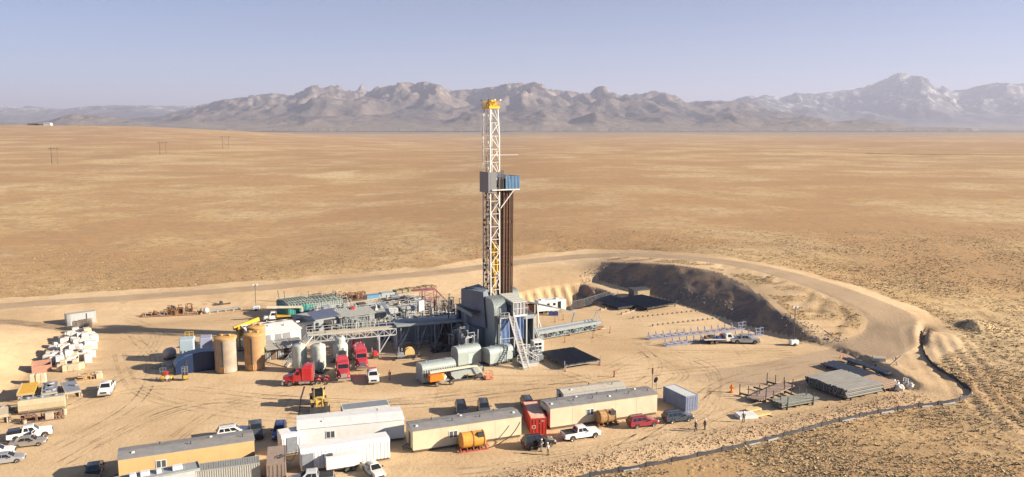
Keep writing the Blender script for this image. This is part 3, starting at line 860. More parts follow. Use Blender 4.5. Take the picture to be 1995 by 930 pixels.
def make_silo(label, px, py, r, h, style='dome'):
    """upright bulk vessel with a caged ladder and brackets on its left side"""
    p = W(px, py); root = thing('upright_silo', label, 'silo', (p.x, p.y + r, 0), R(-15), 'pale upright silos behind the red trucks')
    m = mat('silo_pale_green', (.56, .60, .52), .5, .1, .06, dirt=(.36, .33, .25), dirt_amt=.3)
    b = MB(); n = 28
    if style == 'dome': b.lathe([(r * .8, .5), (r, 1.0), (r, h - .45), (r * .96, h - .25), (r * .75, h - .08), (r * .3, h)], n)
    else: b.lathe([(r * .8, .5), (r, 1.0), (r, h * .60), (r * .93, h * .68), (r * .68, h * .74), (r * .68, h - .3), (r * .55, h - .08), (r * .2, h)], n)
    b.build('shell', m, root)
    for k in range(4):
        z = 1.3 + k * (h - 2.0) / 3; q = MB(); rr = r if style == 'dome' or z < h * .6 else r * .68
        q.lathe([(rr + .004, z - .04), (rr + .04, z - .04), (rr + .04, z + .04), (rr + .004, z + .04)], n); q.build('band', m, root)
    for k in range(6):
        z = .9 + k * (h - 1.3) / 5; q = MB()
        pts = [(-r * .92, -.15, z), (-r - .28, -.32, z + .12), (-r - .42, -.55, z + .1), (-r - .1, -.85, z), (-r * .75, -.72, z)]
        q.tube(pts, .055, 6); q.build('cage_hoop', WHITEP, root)
    q = MB(); q.bar((-r - .1, -.35, .2), (-r - .1, -.35, h), .07); q.bar((-r + .05, -.7, .2), (-r + .05, -.7, h), .07)
    for k in range(12): z = .4 + k * h / 13; q.bar((-r - .1, -.35, z), (-r + .05, -.7, z), .05)
    q.build('ladder', WHITEP, root)
    for a in (45, 135, 225, 315): MB().bar((math.cos(R(a)) * r * .85, math.sin(R(a)) * r * .85, 0), (math.cos(R(a)) * r * .85, math.sin(R(a)) * r * .85, 1.1), .2).build('leg', DARK, root)
    MB().bx(-r * 1.1, r * 1.1, -r * 1.1, r * 1.1, 0, .14).build('base', DARK, root)
    q = MB(); q.cyl((r * .25, 0, h - .1), (r * .25, 0, h + .25), .26, n=12); q.build('hatch', m, root)
    q = MB(); q.tube([(r * .4, -r * .95, .5), (r * .42, -r - .05, h * .5), (r * .3, -r * .8, h - .1)], .05, 6); q.build('fill_pipe', STEEL, root)
    return root
def make_person(label, loc, rz, top, legs, hat, pose=0, group='people on foot'):
    root = thing('person', label, 'person', loc, rz, group)
    lean = .06 if pose == 1 else 0.0
    st = .16 if pose != 2 else .26
    hip = Vector((0, 0, .94)); sh = Vector((lean * 2, 0, 1.43)); hd = Vector((lean * 2.5, 0, 1.68))
    def skin(name, verts, edges, radii, m, parent, lvl=1):
        me_ = bpy.data.meshes.new(name); me_.from_pydata([tuple(v) for v in verts], edges, []); me_.materials.append(m)
        o = bpy.data.objects.new(name, me_); COL.objects.link(o); o.parent = parent
        md = o.modifiers.new('skin', 'SKIN'); md.use_smooth_shade = True
        for i, r_ in enumerate(radii):
            me_.skin_vertices[0].data[i].radius = (r_, r_ * .85) if not isinstance(r_, tuple) else r_
        me_.skin_vertices[0].data[0].use_root = True
        sb = o.modifiers.new('sub', 'SUBSURF'); sb.levels = lvl; sb.render_levels = lvl
        return o
    def mesh_skin():
        pass
    kn = [Vector((st * (1 if pose == 2 else .2) * s + .05, s * .11, .50)) for s in (-1, 1)]
    ft = [Vector((st * (1.3 if pose == 2 else .15) * s, s * .12, .09)) for s in (-1, 1)]
    toe = [f + Vector((.17, 0, -.045)) for f in ft]
    el = [Vector((sh.x + (.05 if pose != 1 else .12), s * .27, 1.17)) for s in (-1, 1)]
    ha = [Vector((sh.x + (.16 if pose != 1 else .34), s * (.25 if pose != 1 else .15), (.92 if pose != 1 else 1.12))) for s in (-1, 1)]
    V = [hip, (hip + sh) / 2, sh, sh + Vector((lean * .3, 0, .12)), hd, hd + Vector((0, 0, .10))]
    Rr = [.15, .15, .15, .06, .095, .07]; E = [(0, 1), (1, 2), (2, 3), (3, 4), (4, 5)]
    for i in (0, 1):
        s = (-1, 1)[i]
        o = len(V); V += [hip + Vector((0, s * .09, -.06)), kn[i], ft[i], toe[i]]; Rr += [.095, .065, .045, .035]; E += [(0, o), (o, o + 1), (o + 1, o + 2), (o + 2, o + 3)]
        o = len(V); V += [sh + Vector((0, s * .19, -.03)), el[i], ha[i], ha[i] + Vector((.05, 0, -.07))]; Rr += [.06, .042, .03, .035]; E += [(2, o), (o, o + 1), (o + 1, o + 2), (o + 2, o + 3)]
    bd = skin('body', V, E, Rr, mat('skin_tone', (.45, .26, .17), .6), root)
    fb = MB()
    for i in (0, 1):
        h0 = ha[i] + Vector((.05, 0, -.07)); s = (-1, 1)[i]
        for k in range(4): fb.tube([h0 + Vector((0, (k - 1.5) * .02, 0)), h0 + Vector((.03, (k - 1.5) * .02, -.05 - .01 * (k % 3))), h0 + Vector((.015, (k - 1.5) * .02, -.085))], .009, 5)
        fb.tube([h0 + Vector((.01, -s * .03, .02)), h0 + Vector((.04, -s * .045, -.03))], .011, 5)
    fb.ico((hd.x + .085, 0, hd.z - .005), .018, 0, sq=(1, .8, 1.6))
    fb.build('hand', mat('skin_tone', (.45, .26, .17)), root)
    skin('jacket', [hip + Vector((0, 0, -.05)), (hip + sh) / 2, sh, sh + Vector((0, .19, -.03)), el[1], ha[1], sh + Vector((0, -.19, -.03)), el[0], ha[0]],
         [(0, 1), (1, 2), (2, 3), (3, 4), (4, 5), (2, 6), (6, 7), (7, 8)], [.175, .175, .17, .085, .062, .05, .085, .062, .05], top, root)
    skin('trousers', [hip, hip + Vector((0, .1, -.08)), kn[1], ft[1] + Vector((0, 0, .02)), hip + Vector((0, -.1, -.08)), kn[0], ft[0] + Vector((0, 0, .02))],
         [(0, 1), (1, 2), (2, 3), (0, 4), (4, 5), (5, 6)], [.165, .115, .085, .07, .115, .085, .07], legs, root)
    bo = MB()
    for i in (0, 1): bo.box((ft[i].x + .07, ft[i].y, .05), (.29, .11, .10), bev=.02)
    bo.build('boots', BLACKP, root)
    hb = MB(); T = Matrix.Translation((hd.x, 0, hd.z + .05)); hb.lathe([(.155, 0), (.15, .02), (.125, .03), (.12, .09), (.08, .14), (.01, .16)], 14, T)
    hb.build('hard_hat', hat, root)
    return root
# ------------------------------------------------------------------ boxes people work in
ROOFG = mat('grey_roofing', (.25, .245, .24), .8, 0, .15, dirt=(.33, .27, .2), dirt_amt=.5, scale=.8)
CREAM = mat('cream_siding', (.72, .60, .42), .65, 0, .06, dirt=(.42, .30, .17), dirt_amt=.4, scale=.6)
CREAM2 = mat('yellow_siding', (.70, .46, .20), .65, 0, .05, dirt=(.5, .36, .2), dirt_amt=.25, scale=.6)
FRAMEW = mat('window_frame_white', (.72, .72, .70), .5)
PANEG = mat('pane_glass', (.10, .11, .12), .15, 0, .1)
TRIMB = mat('brown_trim', (.13, .09, .07), .7)
def window_unit(root, x, y, z, w=1.3, h=1.1, face=-1):
    f = MB(); y2 = y + face * .05
    f.bx(x - w / 2, x + w / 2, y, y2, z - h / 2, z - h / 2 + .09); f.bx(x - w / 2, x + w / 2, y, y2, z + h / 2 - .09, z + h / 2)
    f.bx(x - w / 2, x - w / 2 + .09, y, y2, z - h / 2 + .09, z + h / 2 - .09); f.bx(x + w / 2 - .09, x + w / 2, y, y2, z - h / 2 + .09, z + h / 2 - .09)
    f.bx(x - .06, x + .06, y, y2, z - h / 2 + .09, z + h / 2 - .09)
    o = f.build('window', FRAMEW, root)
    p = MB()
    for s in (-1, 1):
        a, b_ = sorted((x + s * .06, x + s * (w / 2 - .09)))
        p.bx(a, b_, y + face * .005, y + face * .02, z - h / 2 + .09, z + h / 2 - .09)
    p.build('pane', PANEG, o)
    return o
def door_unit(root, x, y, z0=.55, w=.95, h=2.05, m=None, face=-1):
    d = MB().bx(x - w / 2, x + w / 2, y, y + face * .05, z0, z0 + h).build('door', m or PALE, root)
    MB().box((x + w * .35, y + face * .09, z0 + 1), (.12, .06, .05)).build('handle', CHROME, d)
    return d
def office_trailer(label, loc, rz, L, Wd=3.6, H=3.5, wall=CREAM, wins=(.2,), vents=8, group='office trailers', name='office_trailer', doors=(), seams=True, roofm=None):
    """origin at near-left bottom corner; length along +x, depth along +y"""
    root = thing(name, label, 'trailer', loc, rz, group)
    w = MB(); w.bx(0, L, 0, Wd, .42, H); w.build('wall', wall, root)
    sk = MB(); sk.bx(.12, L - .12, .12, Wd - .12, .08, .42)
    for k in range(int(L / 2.4)): sk.bx(1 + k * 2.4, 1.4 + k * 2.4, .2, .5, 0, .1); sk.bx(1 + k * 2.4, 1.4 + k * 2.4, Wd - .5, Wd - .2, 0, .1)
    sk.build('skirting', TRIMB, root)
    r = MB(); o = .10; hr = .30
    r.add([(-o, -o, H), (L + o, -o, H), (L + o, Wd / 2, H + hr), (-o, Wd / 2, H + hr), (-o, Wd + o, H), (L + o, Wd + o, H),
           (-o, -o, H + .07), (L + o, -o, H + .07), (L + o, Wd / 2, H + hr + .07), (-o, Wd / 2, H + hr + .07), (-o, Wd + o, H + .07), (L + o, Wd + o, H + .07)],
          [(6, 7, 8, 9), (9, 8, 11, 10), (0, 1, 7, 6), (5, 4, 10, 11), (1, 2, 8, 7), (2, 5, 11, 8), (0, 6, 9, 3), (3, 9, 10, 4), (1, 0, 3, 2), (2, 3, 4, 5)])
    n = int(L / 3.6)
    for k in range(1, n):
        x = k * L / n
        r.add([(x - .03, -o, H + .075), (x + .03, -o, H + .075), (x + .03, Wd / 2, H + hr + .09), (x - .03, Wd / 2, H + hr + .09)], [(0, 1, 2, 3)])
    ro = r.build('roof', roofm or ROOFG, root)
    for k in range(vents):
        x = L * (k + .5) / vents + rnd.uniform(-.4, .4); y = Wd * (.3 + .4 * (k % 2))
        v = MB()
        if k % 3 == 0: v.box((x, y, H + .32), (.4, .4, .18), taper=.7)
        else: v.cyl((x, y, H + .1), (x, y, H + .55), .06, n=8); v.cyl((x, y, H + .55), (x, y, H + .62), .11, n=8)
        v.build('roof_vent', FRAMEW if k % 3 == 0 else DARK, ro)
    if seams:
        t = MB()
        for k in range(1, max(2, n)):
            t.bx(k * L / n - .02, k * L / n + .02, -.012, 0, .5, H - .02)
        t.bx(-.01, L + .01, -.02, -.0, H - .12, H - .02)
        t.build('trim', mat(wall.name + '_trim', tuple(c * .82 for c in wall.node_tree.nodes['Principled BSDF'].inputs['Base Color'].default_value[:3]) if False else (.6, .5, .36), .7), root)
    for f in wins: window_unit(root, L * f, 0, 2.0)
    for f in doors: door_unit(root, L * f, 0)
    for e in (0, L):
        s = -1 if e == 0 else 1
        MB().bx(e, e + s * .04, Wd * .35, Wd * .62, .5, 2.55).build('end_panel', TRIMB if e == 0 else FRAMEW, root)
    hk = MB(); hk.bar((0, .8, .35), (-1.1, Wd / 2, .4), .1); hk.bar((0, Wd - .8, .35), (-1.1, Wd / 2, .4), .1); hk.cyl((-1.0, Wd / 2, 0), (-1.0, Wd / 2, .5), .05, n=6)
    hk.build('hitch', DARK, root)
    return root
def container(label, loc, rz, paint, L=6.06, Wd=2.44, H=2.59, group=None, name='shipping_container', roofm=None, end=0, mark=False, cat='container', open_side=False):
    """origin at near-left corner, length along +x, doors on the x=0 end"""
    root = thing(name, label, cat, loc, rz, group)
    sd = MB()
    sd.corr((.12, 0.05), (L - .12, 0.05), .18, H - .12); sd.corr((L - .12, Wd - .05), (.12, Wd - .05), .18, H - .12)
    sd.corr((L - .05, .12), (L - .05, Wd - .12), .18, H - .12)
    sd.build('side_panel', paint, root)
    fr = MB()
    for x in (0, L - .14):
        for y in (0, Wd - .14): fr.bx(x, x + .14, y, y + .14, 0, H)
    for z in (.02, H - .13):
        for y in (0.0, Wd - .12): fr.bx(.14, L - .14, y + .003, y + .11, z, z + .13)
        for x in (0.0, L - .12): fr.bx(x + .003, x + .11, .14, Wd - .14, z, z + .13)
    fr.build('frame', paint, root)
    rf = MB(); n = int(L / .3)
    for k in range(n):
        x0 = .12 + k * (L - .24) / n; x1 = .12 + (k + 1) * (L - .24) / n; xm = (x0 + x1) / 2
        rf.add([(x0, .11, H - .05), (xm - .03, .11, H - .05), (xm, .11, H - .02), (x1, .11, H - .02), (x0, Wd - .11, H - .05), (xm - .03, Wd - .11, H - .05), (xm, Wd - .11, H - .02), (x1, Wd - .11, H - .02)], [(0, 1, 5, 4), (1, 2, 6, 5), (2, 3, 7, 6)])
    rf.build('roof', roofm or paint, root)
    for s in (0, 1):
        y0 = .15 + s * (Wd / 2 - .15); d = MB().bx(.02, .07, y0 + .01, y0 + Wd / 2 - .17, .17, H - .14)
        for k in range(4): d.bx(0, .02, y0 + .1, y0 + Wd / 2 - .26, .4 + k * .55, .5 + k * .55)
        do = d.build('door', paint, root)
        rd = MB()
        for q in (.3, .75): rd.cyl((-.03, y0 + (Wd / 2 - .15) * q, .2), (-.03, y0 + (Wd / 2 - .15) * q, H - .16), .022, n=6); rd.box((-.05, y0 + (Wd / 2 - .15) * q, 1.0), (.04, .22, .05))
        rd.build('locking_bar', CHROME if not mark else paint, do)
    if mark:
        wm = MB(); y, z, e = Wd * .80, 1.25, .55
        wm.bx(-.012, 0.018, y - e / 2, y + e / 2, z - e / 2, z - e / 2 + .08); wm.bx(-.012, .018, y - e / 2, y + e / 2, z + e / 2 - .08, z + e / 2)
        wm.bx(-.012, .018, y - e / 2, y - e / 2 + .08, z - e / 2 + .08, z + e / 2 - .08); wm.bx(-.012, .018, y + e / 2 - .08, y + e / 2, z - e / 2 + .08, z + e / 2 - .08)
        MB().bx(-.012, .018, Wd * .16, Wd * .30, 2.02, 2.24).build('painted_mark', FRAMEW, root); MB().bx(-.012, .018, Wd * .42, Wd * .47, 1.7, 1.78).build('painted_mark', FRAMEW, root)
        wm.build('painted_mark', FRAMEW, root)
    return root
def tarp_mesh(mb, P00, P10, P11, P01, n=10, m=6, sag=.15, wrk=.08, seed=0):
    """wrinkled cloth between four corners"""
    P00, P10, P11, P01 = map(Vector, (P00, P10, P11, P01)); V = []
    nrm = (P10 - P00).cross(P01 - P00).normalized()
    for j in range(m + 1):
        for i in range(n + 1):
            u, v = i / n, j / m
            p = (P00 * (1 - u) + P10 * u) * (1 - v) + (P01 * (1 - u) + P11 * u) * v
            p = p + nrm * (wrk * math.sin(u * n * 1.7 + seed + v * 1.3) + wrk * mnoise.noise(Vector((u * 5, v * 3, seed)))) - Vector((0, 0, sag)) * 4 * u * (1 - u) * v * (1 - v) * 2
            V.append(p)
    k = n + 1
    mb.add(V, [(j * k + i, j * k + i + 1, (j + 1) * k + i + 1, (j + 1) * k + i) for j in range(m) for i in range(n)], True)
def rails(mb, pts, h=1.05, step=1.4, r=.03, mid=True):
    """handrail along a polyline"""
    pts = [Vector(p) for p in pts]
    for a, b in zip(pts[:-1], pts[1:]):
        n = max(1, int((b - a).length / step))
        for k in range(n + 1):
            p = a.lerp(b, k / n); mb.bar(p, p + Vector((0, 0, h)), r * 2)
        for z in ((h, h * .5) if mid else (h,)):
            mb.bar(a + Vector((0, 0, z)), b + Vector((0, 0, z)), r * 2)
def truss(mb, a, b, h, n, w=.12, off=Vector((0, 0, 0))):
    """flat truss below the line a-b"""
    a = Vector(a) + off; b = Vector(b) + off; dn = Vector((0, 0, -h))
    mb.bar(a, b, w); mb.bar(a + dn, b + dn, w)
    for k in range(n):
        p, q = a.lerp(b, k / n), a.lerp(b, (k + 1) / n)
        mb.bar(p, p + dn, w * .6); mb.bar(p + dn if k % 2 else p, q if k % 2 else q + dn, w * .6)
    mb.bar(b, b + dn, w * .6)
def stairs(mb, a, b, w, side, n=None, rail=True):
    """stairway from top a to bottom b; side is the unit vector across"""
    a = Vector(a); b = Vector(b); side = Vector(side); n = n or int(abs(a.z - b.z) / .24)
    for s in (-.5, .5):
        mb.bar(a + side * w * s, b + side * w * s, .07, .26)
        if rail:
            u = Vector((0, 0, 1.0)); mb.bar(a + side * w * s + u, b + side * w * s + u, .06); mb.bar(a + side * w * s + u * .5, b + side * w * s + u * .5, .05)
            for k in range(0, 7): p = a.lerp(b, k / 6) + side * w * s; mb.bar(p, p + u, .05)
    d = Vector((b.x - a.x, b.y - a.y, 0)); d.normalize()
    for k in range(n + 1):
        p = a.lerp(b, k / n)
        P = [p + side * w * .5 - d * .13, p - side * w * .5 - d * .13, p - side * w * .5 + d * .13, p + side * w * .5 + d * .13]
        mb.add([q for q in P] + [q - Vector((0, 0, .04)) for q in P], [(0, 1, 2, 3), (7, 6, 5, 4), (0, 4, 5, 1), (2, 6, 7, 3)])
# ------------------------------------------------------------------ foreground: trailers, containers, vehicles, people
A = R(25.0)
def span(a, b, z=0.0):
    """ground position, heading and length of an edge surveyed between two points at height z"""
    p, q = W(a[0], a[1], z), W(b[0], b[1], z); d = q - p
    return (p.x, p.y, 0.0), math.atan2(d.y, d.x), d.length
loc, rz, L_ = span((1072, 838.5), (1279.6, 808))
AA = rz
office_trailer('long cream office trailer with grey roof, right of the red container', loc, rz, L_, 3.9, 3.45, CREAM, (.36,), 11)
loc, rz, L_ = span((805, 884), (1015.7, 852))
office_trailer('cream office trailer behind the yellow cylindrical tank, left of the red container', loc, rz, L_, 3.9, 3.3, CREAM, (.36,), 7)
loc, rz, L_ = span((229.6, 896.5), (495.2, 857.5), 3.4)
office_trailer('yellow office trailer with dark grey roof at the bottom left', loc, rz, L_, 4.0, 3.4, CREAM2, (.30,), 5)
p = W(1098, 768, 2.9)
office_trailer('pale grey trailer mostly hidden behind the long cream office trailer', (p.x, p.y, 0), AA, 11.5, 2.8, 2.9, PALE, (), 3, roofm=mat('sun_bleached_roof', (.50, .46, .38), .8, 0, .1))
# white buildings: a double wide and a ribbed one in front of it
loc, rz, L_ = span((581, 879), (788, 858))
office_trailer('wide white metal building with a smooth pale roof, behind the ribbed white trailer', loc, rz, L_, 5.6, 3.2, WHITET, (.30,), 2, roofm=WHITET, name='portable_building', seams=False)
def ribbed_trailer(label, loc, rz, L, Wd, H, door=.07):
    root = thing('ribbed_trailer', label, 'trailer', loc, rz, 'white trailers')
    w = MB(); w.corr((0, 0), (L, 0), .35, H, .5, .05); w.corr((L, 0), (L, Wd), .35, H, .5, .05); w.corr((L, Wd), (0, Wd), .35, H, .5, .05); w.corr((0, Wd), (0, 0), .35, H, .5, .05)
    w.build('wall', WHITET, root)
    r = MB(); r.add([(-.05, -.1, H), (L + .05, -.1, H), (L + .05, .5, H + .42), (L + .05, Wd - .5, H + .42), (L + .05, Wd + .1, H), (-.05, .5, H + .42), (-.05, Wd - .5, H + .42), (-.05, Wd + .1, H)],
                    [(0, 1, 2, 5), (5, 2, 3, 6), (6, 3, 4, 7), (0, 5, 6, 7), (1, 4, 3, 2), (0, 7, 4, 1)])
    r.build('roof', WHITET, root)
    door_unit(root, L * door, -.05, .45, 1.5, 2.2, mat('grey_door', (.25, .27, .30), .5))
    MB().bx(.1, L - .1, .1, Wd - .1, .06, .36).build('skirting', TRIMB, root)
    return root
loc, rz, L_ = span((588, 923), (760, 895.5))
ribbed_trailer('white ribbed trailer with a grey door beside the parked white sedan', loc, rz, L_, 3.0, 2.75)
loc, rz, L_ = span((551, 890), (584, 884))
ribbed_trailer('small white ribbed shed at the left end of the wide white building', loc, rz, 2.7, 3.6, 2.5, .5)
# shipping containers
p = W(1064.8, 846.5); q = W(1033, 848.3); d = q - p; rz = math.atan2(d.y, d.x) - math.pi / 2
CRED = mat('container_red', (.58, .045, .025), .5, 0, .1, dirt=(.42, .10, .05), dirt_amt=.4)
container('red shipping container with a white square mark on its doors', (p.x, p.y, 0), rz, CRED, L=7.6, roofm=mat('dusty_red_roof', (.72, .47, .34), .7, 0, .2, dirt=(.7, .3, .2), dirt_amt=.5), mark=True, group='shipping containers')
p = W(1359, 799); q = W(1336, 803.5); d = q - p; rz = math.atan2(d.y, d.x) - math.pi / 2
CBLU = mat('container_blue', (.17, .22, .36), .5, 0, .12, dirt=(.4, .36, .33), dirt_amt=.4)
container('faded blue shipping container at the right end of the trailer row', (p.x, p.y, 0), rz, CBLU, roofm=PALE, group='shipping containers')
loc, rz, L_ = span((668, 799), (748, 790), 2.6)
container('white ribbed shipping container with grey roof behind the wide white building', loc, rz, mat('container_white', (.74, .74, .70), .5, 0, .06, dirt=(.4, .33, .25), dirt_amt=.3), L=7.3, Wd=2.9, roofm=mat('container_grey_roof', (.36, .38, .39), .5, .2, .1), group='shipping containers')
p = W(556.5, 901.5, 2.59); q = W(518.7, 905.5, 2.59); d = q - p; rz = math.atan2(d.y, d.x) - math.pi / 2
container('brown container between the yellow trailer and the white buildings', (p.x, p.y, 0), rz, mat('container_brown', (.30, .23, .185), .7, 0, .12, dirt=DUST, dirt_amt=.3), L=6.06, Wd=d.length, group='shipping containers')
hb = MB(); hb.tube([(p.x - 1.2 + .55 * math.cos(t * .6) * (1 - t * .02), p.y + 1.8 + .5 * math.sin(t * .6), 2.64 + .004 * t) for t in range(26)], .03, 5)
tag(hb.build('coiled_hose', DARK), 'dark coiled hose lying on the roof of the brown container', 'hose')
loc, rz, L_ = span((262, 935), (506.4, 901.4), 2.59)
CG = mat('container_grey', (.36, .37, .34), .6, .1, .1, dirt=(.33, .25, .17), dirt_amt=.35)
container('long grey corrugated container in front of the yellow office trailer', loc, rz, CG, L=L_, group='shipping containers', roofm=CG)
loc, rz, L_ = span((222, 946), (389.6, 913.8), 2.8)
root = thing('utility_trailer', 'grey flat-roofed trailer with white rooftop units beside the yellow office trailer', 'trailer', loc, rz)
w = MB().bx(0, L_, 0, 2.5, .5, 2.75); w.build('wall', PALE, root)
r = MB().bx(-.05, L_ + .05, -.05, 2.55, 2.75, 2.85); r.bx(-.05, L_ + .05, -.05, .0, 2.85, 2.97); r.bx(L_ - .0, L_ + .05, 0.0, 2.55, 2.85, 2.97); r.build('roof', mat('bluegrey_roof', (.30, .33, .34), .7, 0, .12, dirt=DUST, dirt_amt=.3), root)
for x, s in ((.22, .8), (.36, 1.1), (.52, .6), (.74, 1.2)):
    MB().box((L_ * x, 1.3, 3.1), (s, .9, .45), bev=.06).build('rooftop_unit', WHITEP, root)
for s in (.3, 2.0): add_wheel(root, L_ * .5, s, .4, .24, side=-1 if s < 1 else 1)

# stair landings and steps at trailer doors, propane cylinders, cables
def tank_on_skid(label, a, b, r, paint, skid, group='cylindrical tanks on skids', open_end=True):
    loc, rz, L = span(a, b)
    root = thing('cylindrical_tank', label, 'tank', loc, rz, group)
    T = Matrix.Translation((0, r, r + .35))
    MB().lathe([(.3, 0), (r * .8, .04), (r, .25), (r, L - .25), (r * .8, L - .04), (.3, L)], 26, T, 'X').build('tank', paint, root)
    for x in (.3, L / 2, L - .3): MB().lathe([(r + .004, x - .06), (r + .05, x - .06), (r + .05, x + .06), (r + .004, x + .06)], 26, T, 'X').build('band', skid, root)
    s = MB(); s.bx(-.3, L + .3, .15, .33, 0, .2); s.bx(-.3, L + .3, 2 * r - .33, 2 * r - .15, 0, .2)
    for k in range(5): x = k * L / 4; s.bx(x - .08, x + .08, .15, 2 * r - .15, .2, .42); s.bar((x, .1, .1), (x, .5, .75), .1)
    s.build('skid', skid, root)
    m = MB().box((L * .78, r * .42, 2 * r * .93 + .1), (.9, .7, .75), M=None); m.build('manway', DARK, root)
    pp = MB(); pp.tube([(L, r, 1.0), (L + .35, r, 1.0), (L + .35, r, .3), (L + .6, r - .3, .25)], .06, 6); pp.build('outlet_pipe', skid, root)
    return root
TKY = mat('tank_yellow', (.66, .36, .05), .6, 0, .15, dirt=(.45, .14, .05), dirt_amt=.5)
tank_on_skid('yellow cylindrical tank on a red skid in front of the cream trailer', (899, 884), (949, 877), 1.12, TKY, mat('skid_red', (.40, .07, .05), .7, 0, .2, dirt=DUST, dirt_amt=.5))
tank_on_skid('rusty cylindrical tank lying behind the white pickup truck', (1168, 834), (1203, 829), 1.0, mat('tank_rust', (.42, .25, .10), .85, 0, .3, dirt=(.22, .09, .05), dirt_amt=.6), RUST)
def cable(name, label, pts, r=.045, m=None, cat='cable'):
    b = MB(); b.tube(pts, r, 5); return tag(b.build(name, m or BLACKP), label, cat)
def sagline(a, b, n=8, sag=.6):
    a = Vector(a); b = Vector(b); return [a.lerp(b, k / n) - Vector((0, 0, sag * 4 * (k / n) * (1 - k / n))) for k in range(n + 1)]
a = W(1013, 822, 2.7); b = W(982, 853, .5); c = W(954, 868, .3)
cable('power_cable', 'dark cables running down the cream trailer wall to the yellow tank', sagline(a + Vector((0, -.2, 0)), b + Vector((0, -1.0, 0)), 8, .5) + sagline(b + Vector((0, -1.0, 0)), c + Vector((0, -.7, 0)), 6, .2), .07)
a = W(578, 872, 2); cable('power_cable', 'cable drooping from the small white shed to the brown container', sagline((a.x, a.y, 1.6), W(556, 893, 2.3), 8, .9), .04)
# whip flag and dish mast behind the long trailer
def flag_mast(label, px, py, h, cat='antenna mast'):
    p = W(px, py); root = thing('antenna_mast', label, cat, (p.x, p.y, 0))
    MB().cyl((0, 0, 0), (0, 0, h), .05, n=6).build('pole', DARK, root)
    MB().bx(-.14, .14, -.04, .04, h - 1.1, h - .1).build('antenna', RUST, root)
    MB().box((0, 0, .1), (.8, .8, .2)).build('base', DARK, root)
    return root
flag_mast('thin brown antenna mast behind the right end of the long cream trailer', 1270, 782, 5.8)
p = W(1278, 786, 0); root = thing('satellite_dish', 'dark satellite dish above the right end of the long cream trailer', 'dish', (p.x, p.y, 0), R(200))
MB().cyl((0, 0, 0), (0, 0, 3.9), .05, n=6).build('pole', STEEL, root)
MB().lathe([(.04, 0), (.3, .05), (.5, .16), (.52, .17), (.3, .08), (.03, .03)], 16, Matrix.Translation((0, 0, 4.0)) @ Matrix.Rotation(R(60), 4, 'Y')).build('dish', DARK, root)

def carpx(kind, rear, front, paint, label, cat, **kw):
    """place a vehicle by where its two near-side wheels touch the ground"""
    a, b = W(*rear), W(*front); d = (b - a); L = d.length; d.normalize()
    n = Vector((-d.y, d.x, 0)); half = {'pickup': .86, 'sedan': .76, 'suv': .83, 'truck': .98}[kind]
    if n.dot(a) < 0: n = -n
    c = (a + b) / 2 + n * half - d * {'pickup': .07, 'sedan': .03, 'suv': .03, 'truck': -.5}[kind]
    rz = math.atan2(d.y, d.x)
    if kind == 'truck': return (c.x, c.y, gz(c.x, c.y)), rz
    return make_car(kind, paint, label, cat, (c.x, c.y, max(0, gz(c.x, c.y)) * 0), rz, **kw)
def carc(kind, px, py, to, paint, label, cat, **kw):
    """place a vehicle by its middle and a point its nose looks at"""
    a, b = W(px, py), W(*to); d = b - a
    return make_car(kind, paint, label, cat, (a.x, a.y, 0), math.atan2(d.y, d.x), **kw)
carpx('pickup', (1114.8, 860.5), (1159.8, 853.5), WHITEP, 'white crew cab pickup parked in front of the long cream trailer', 'pickup truck')
carpx('suv', (1241.9, 835.5), (1272.6, 831.4), MAROON, 'maroon hatchback SUV beside the rusty cylindrical tank', 'car')
carpx('suv', (1308.6, 826), (1343.5, 821.5), SLATE, 'dark slate SUV parked in front of the blue container', 'car')
carpx('suv', (1034, 877), (1073.5, 871), BLKP, 'black SUV with an open door in front of the red container', 'car', open_door=[(.75, -1), (-.35, -1)])
carc('suv', 899, 806, (905, 830), BLKP, 'black SUV seen end on, leftmost of those behind the cream trailer', 'car')
carc('suv', 943, 803, (949, 826), GREYP, 'dark grey SUV in the middle of those behind the cream trailer', 'car')
carc('suv', 1029, 797, (1045, 822), SLATE, 'dark SUV parked behind the red container', 'car')
carc('sedan', 728, 922, (748, 940), mat('pearl_paint', (.80, .78, .70), .25, .1, .03, coat=.5), 'white sedan nose down beside the ribbed white trailer', 'car')
carc('pickup', 184, 929, (192, 900), BLKP, 'black pickup in the shade left of the yellow office trailer', 'pickup truck')
carpx('pickup', (31, 861.3), (88, 851.8), WHITEP, 'long white pickup with a black bed cover and open door', 'pickup truck', bed=BLKP, open_door=[(.75, -1)])
carpx('sedan', (34, 874), (74, 869.5), TANP, 'champagne sedan parked beside the white pickup with the open door', 'car')
carpx('sedan', (-10, 908), (29.6, 902.5), SILV, 'silver sedan at the left edge of the photo', 'car')
carc('suv', -8, 890, (40, 883), WHITEP, 'white car cut off by the left edge between two sedans', 'car')
carc('pickup', 208, 765, (196, 785), WHITEP, 'white pickup facing the camera beside the flat racks', 'pickup truck')
carc('suv', 456, 850, (490, 845), WHITEP, 'white SUV just showing over the roof of the yellow office trailer', 'car')
carc('pickup', 499, 846, (503, 870), GREYP, 'grey pickup behind the right end of the yellow office trailer', 'pickup truck')
carc('suv', 545, 849, (540, 870), NAVYP, 'blue SUV left of the white buildings', 'car')
carpx('pickup', (1433, 670.5), (1473.5, 671.4), SILV, 'silver crew cab pickup in front of the white flatbed truck', 'pickup truck')
carc('pickup', 606, 944, (560, 948), mat('offwhite_paint', (.62, .64, .62), .3, .1, .04, coat=.4), 'pale grey pickup towing the small white box trailer', 'pickup truck')
pk = W(727, 741); qk = W(731, 765); dk = qk - pk
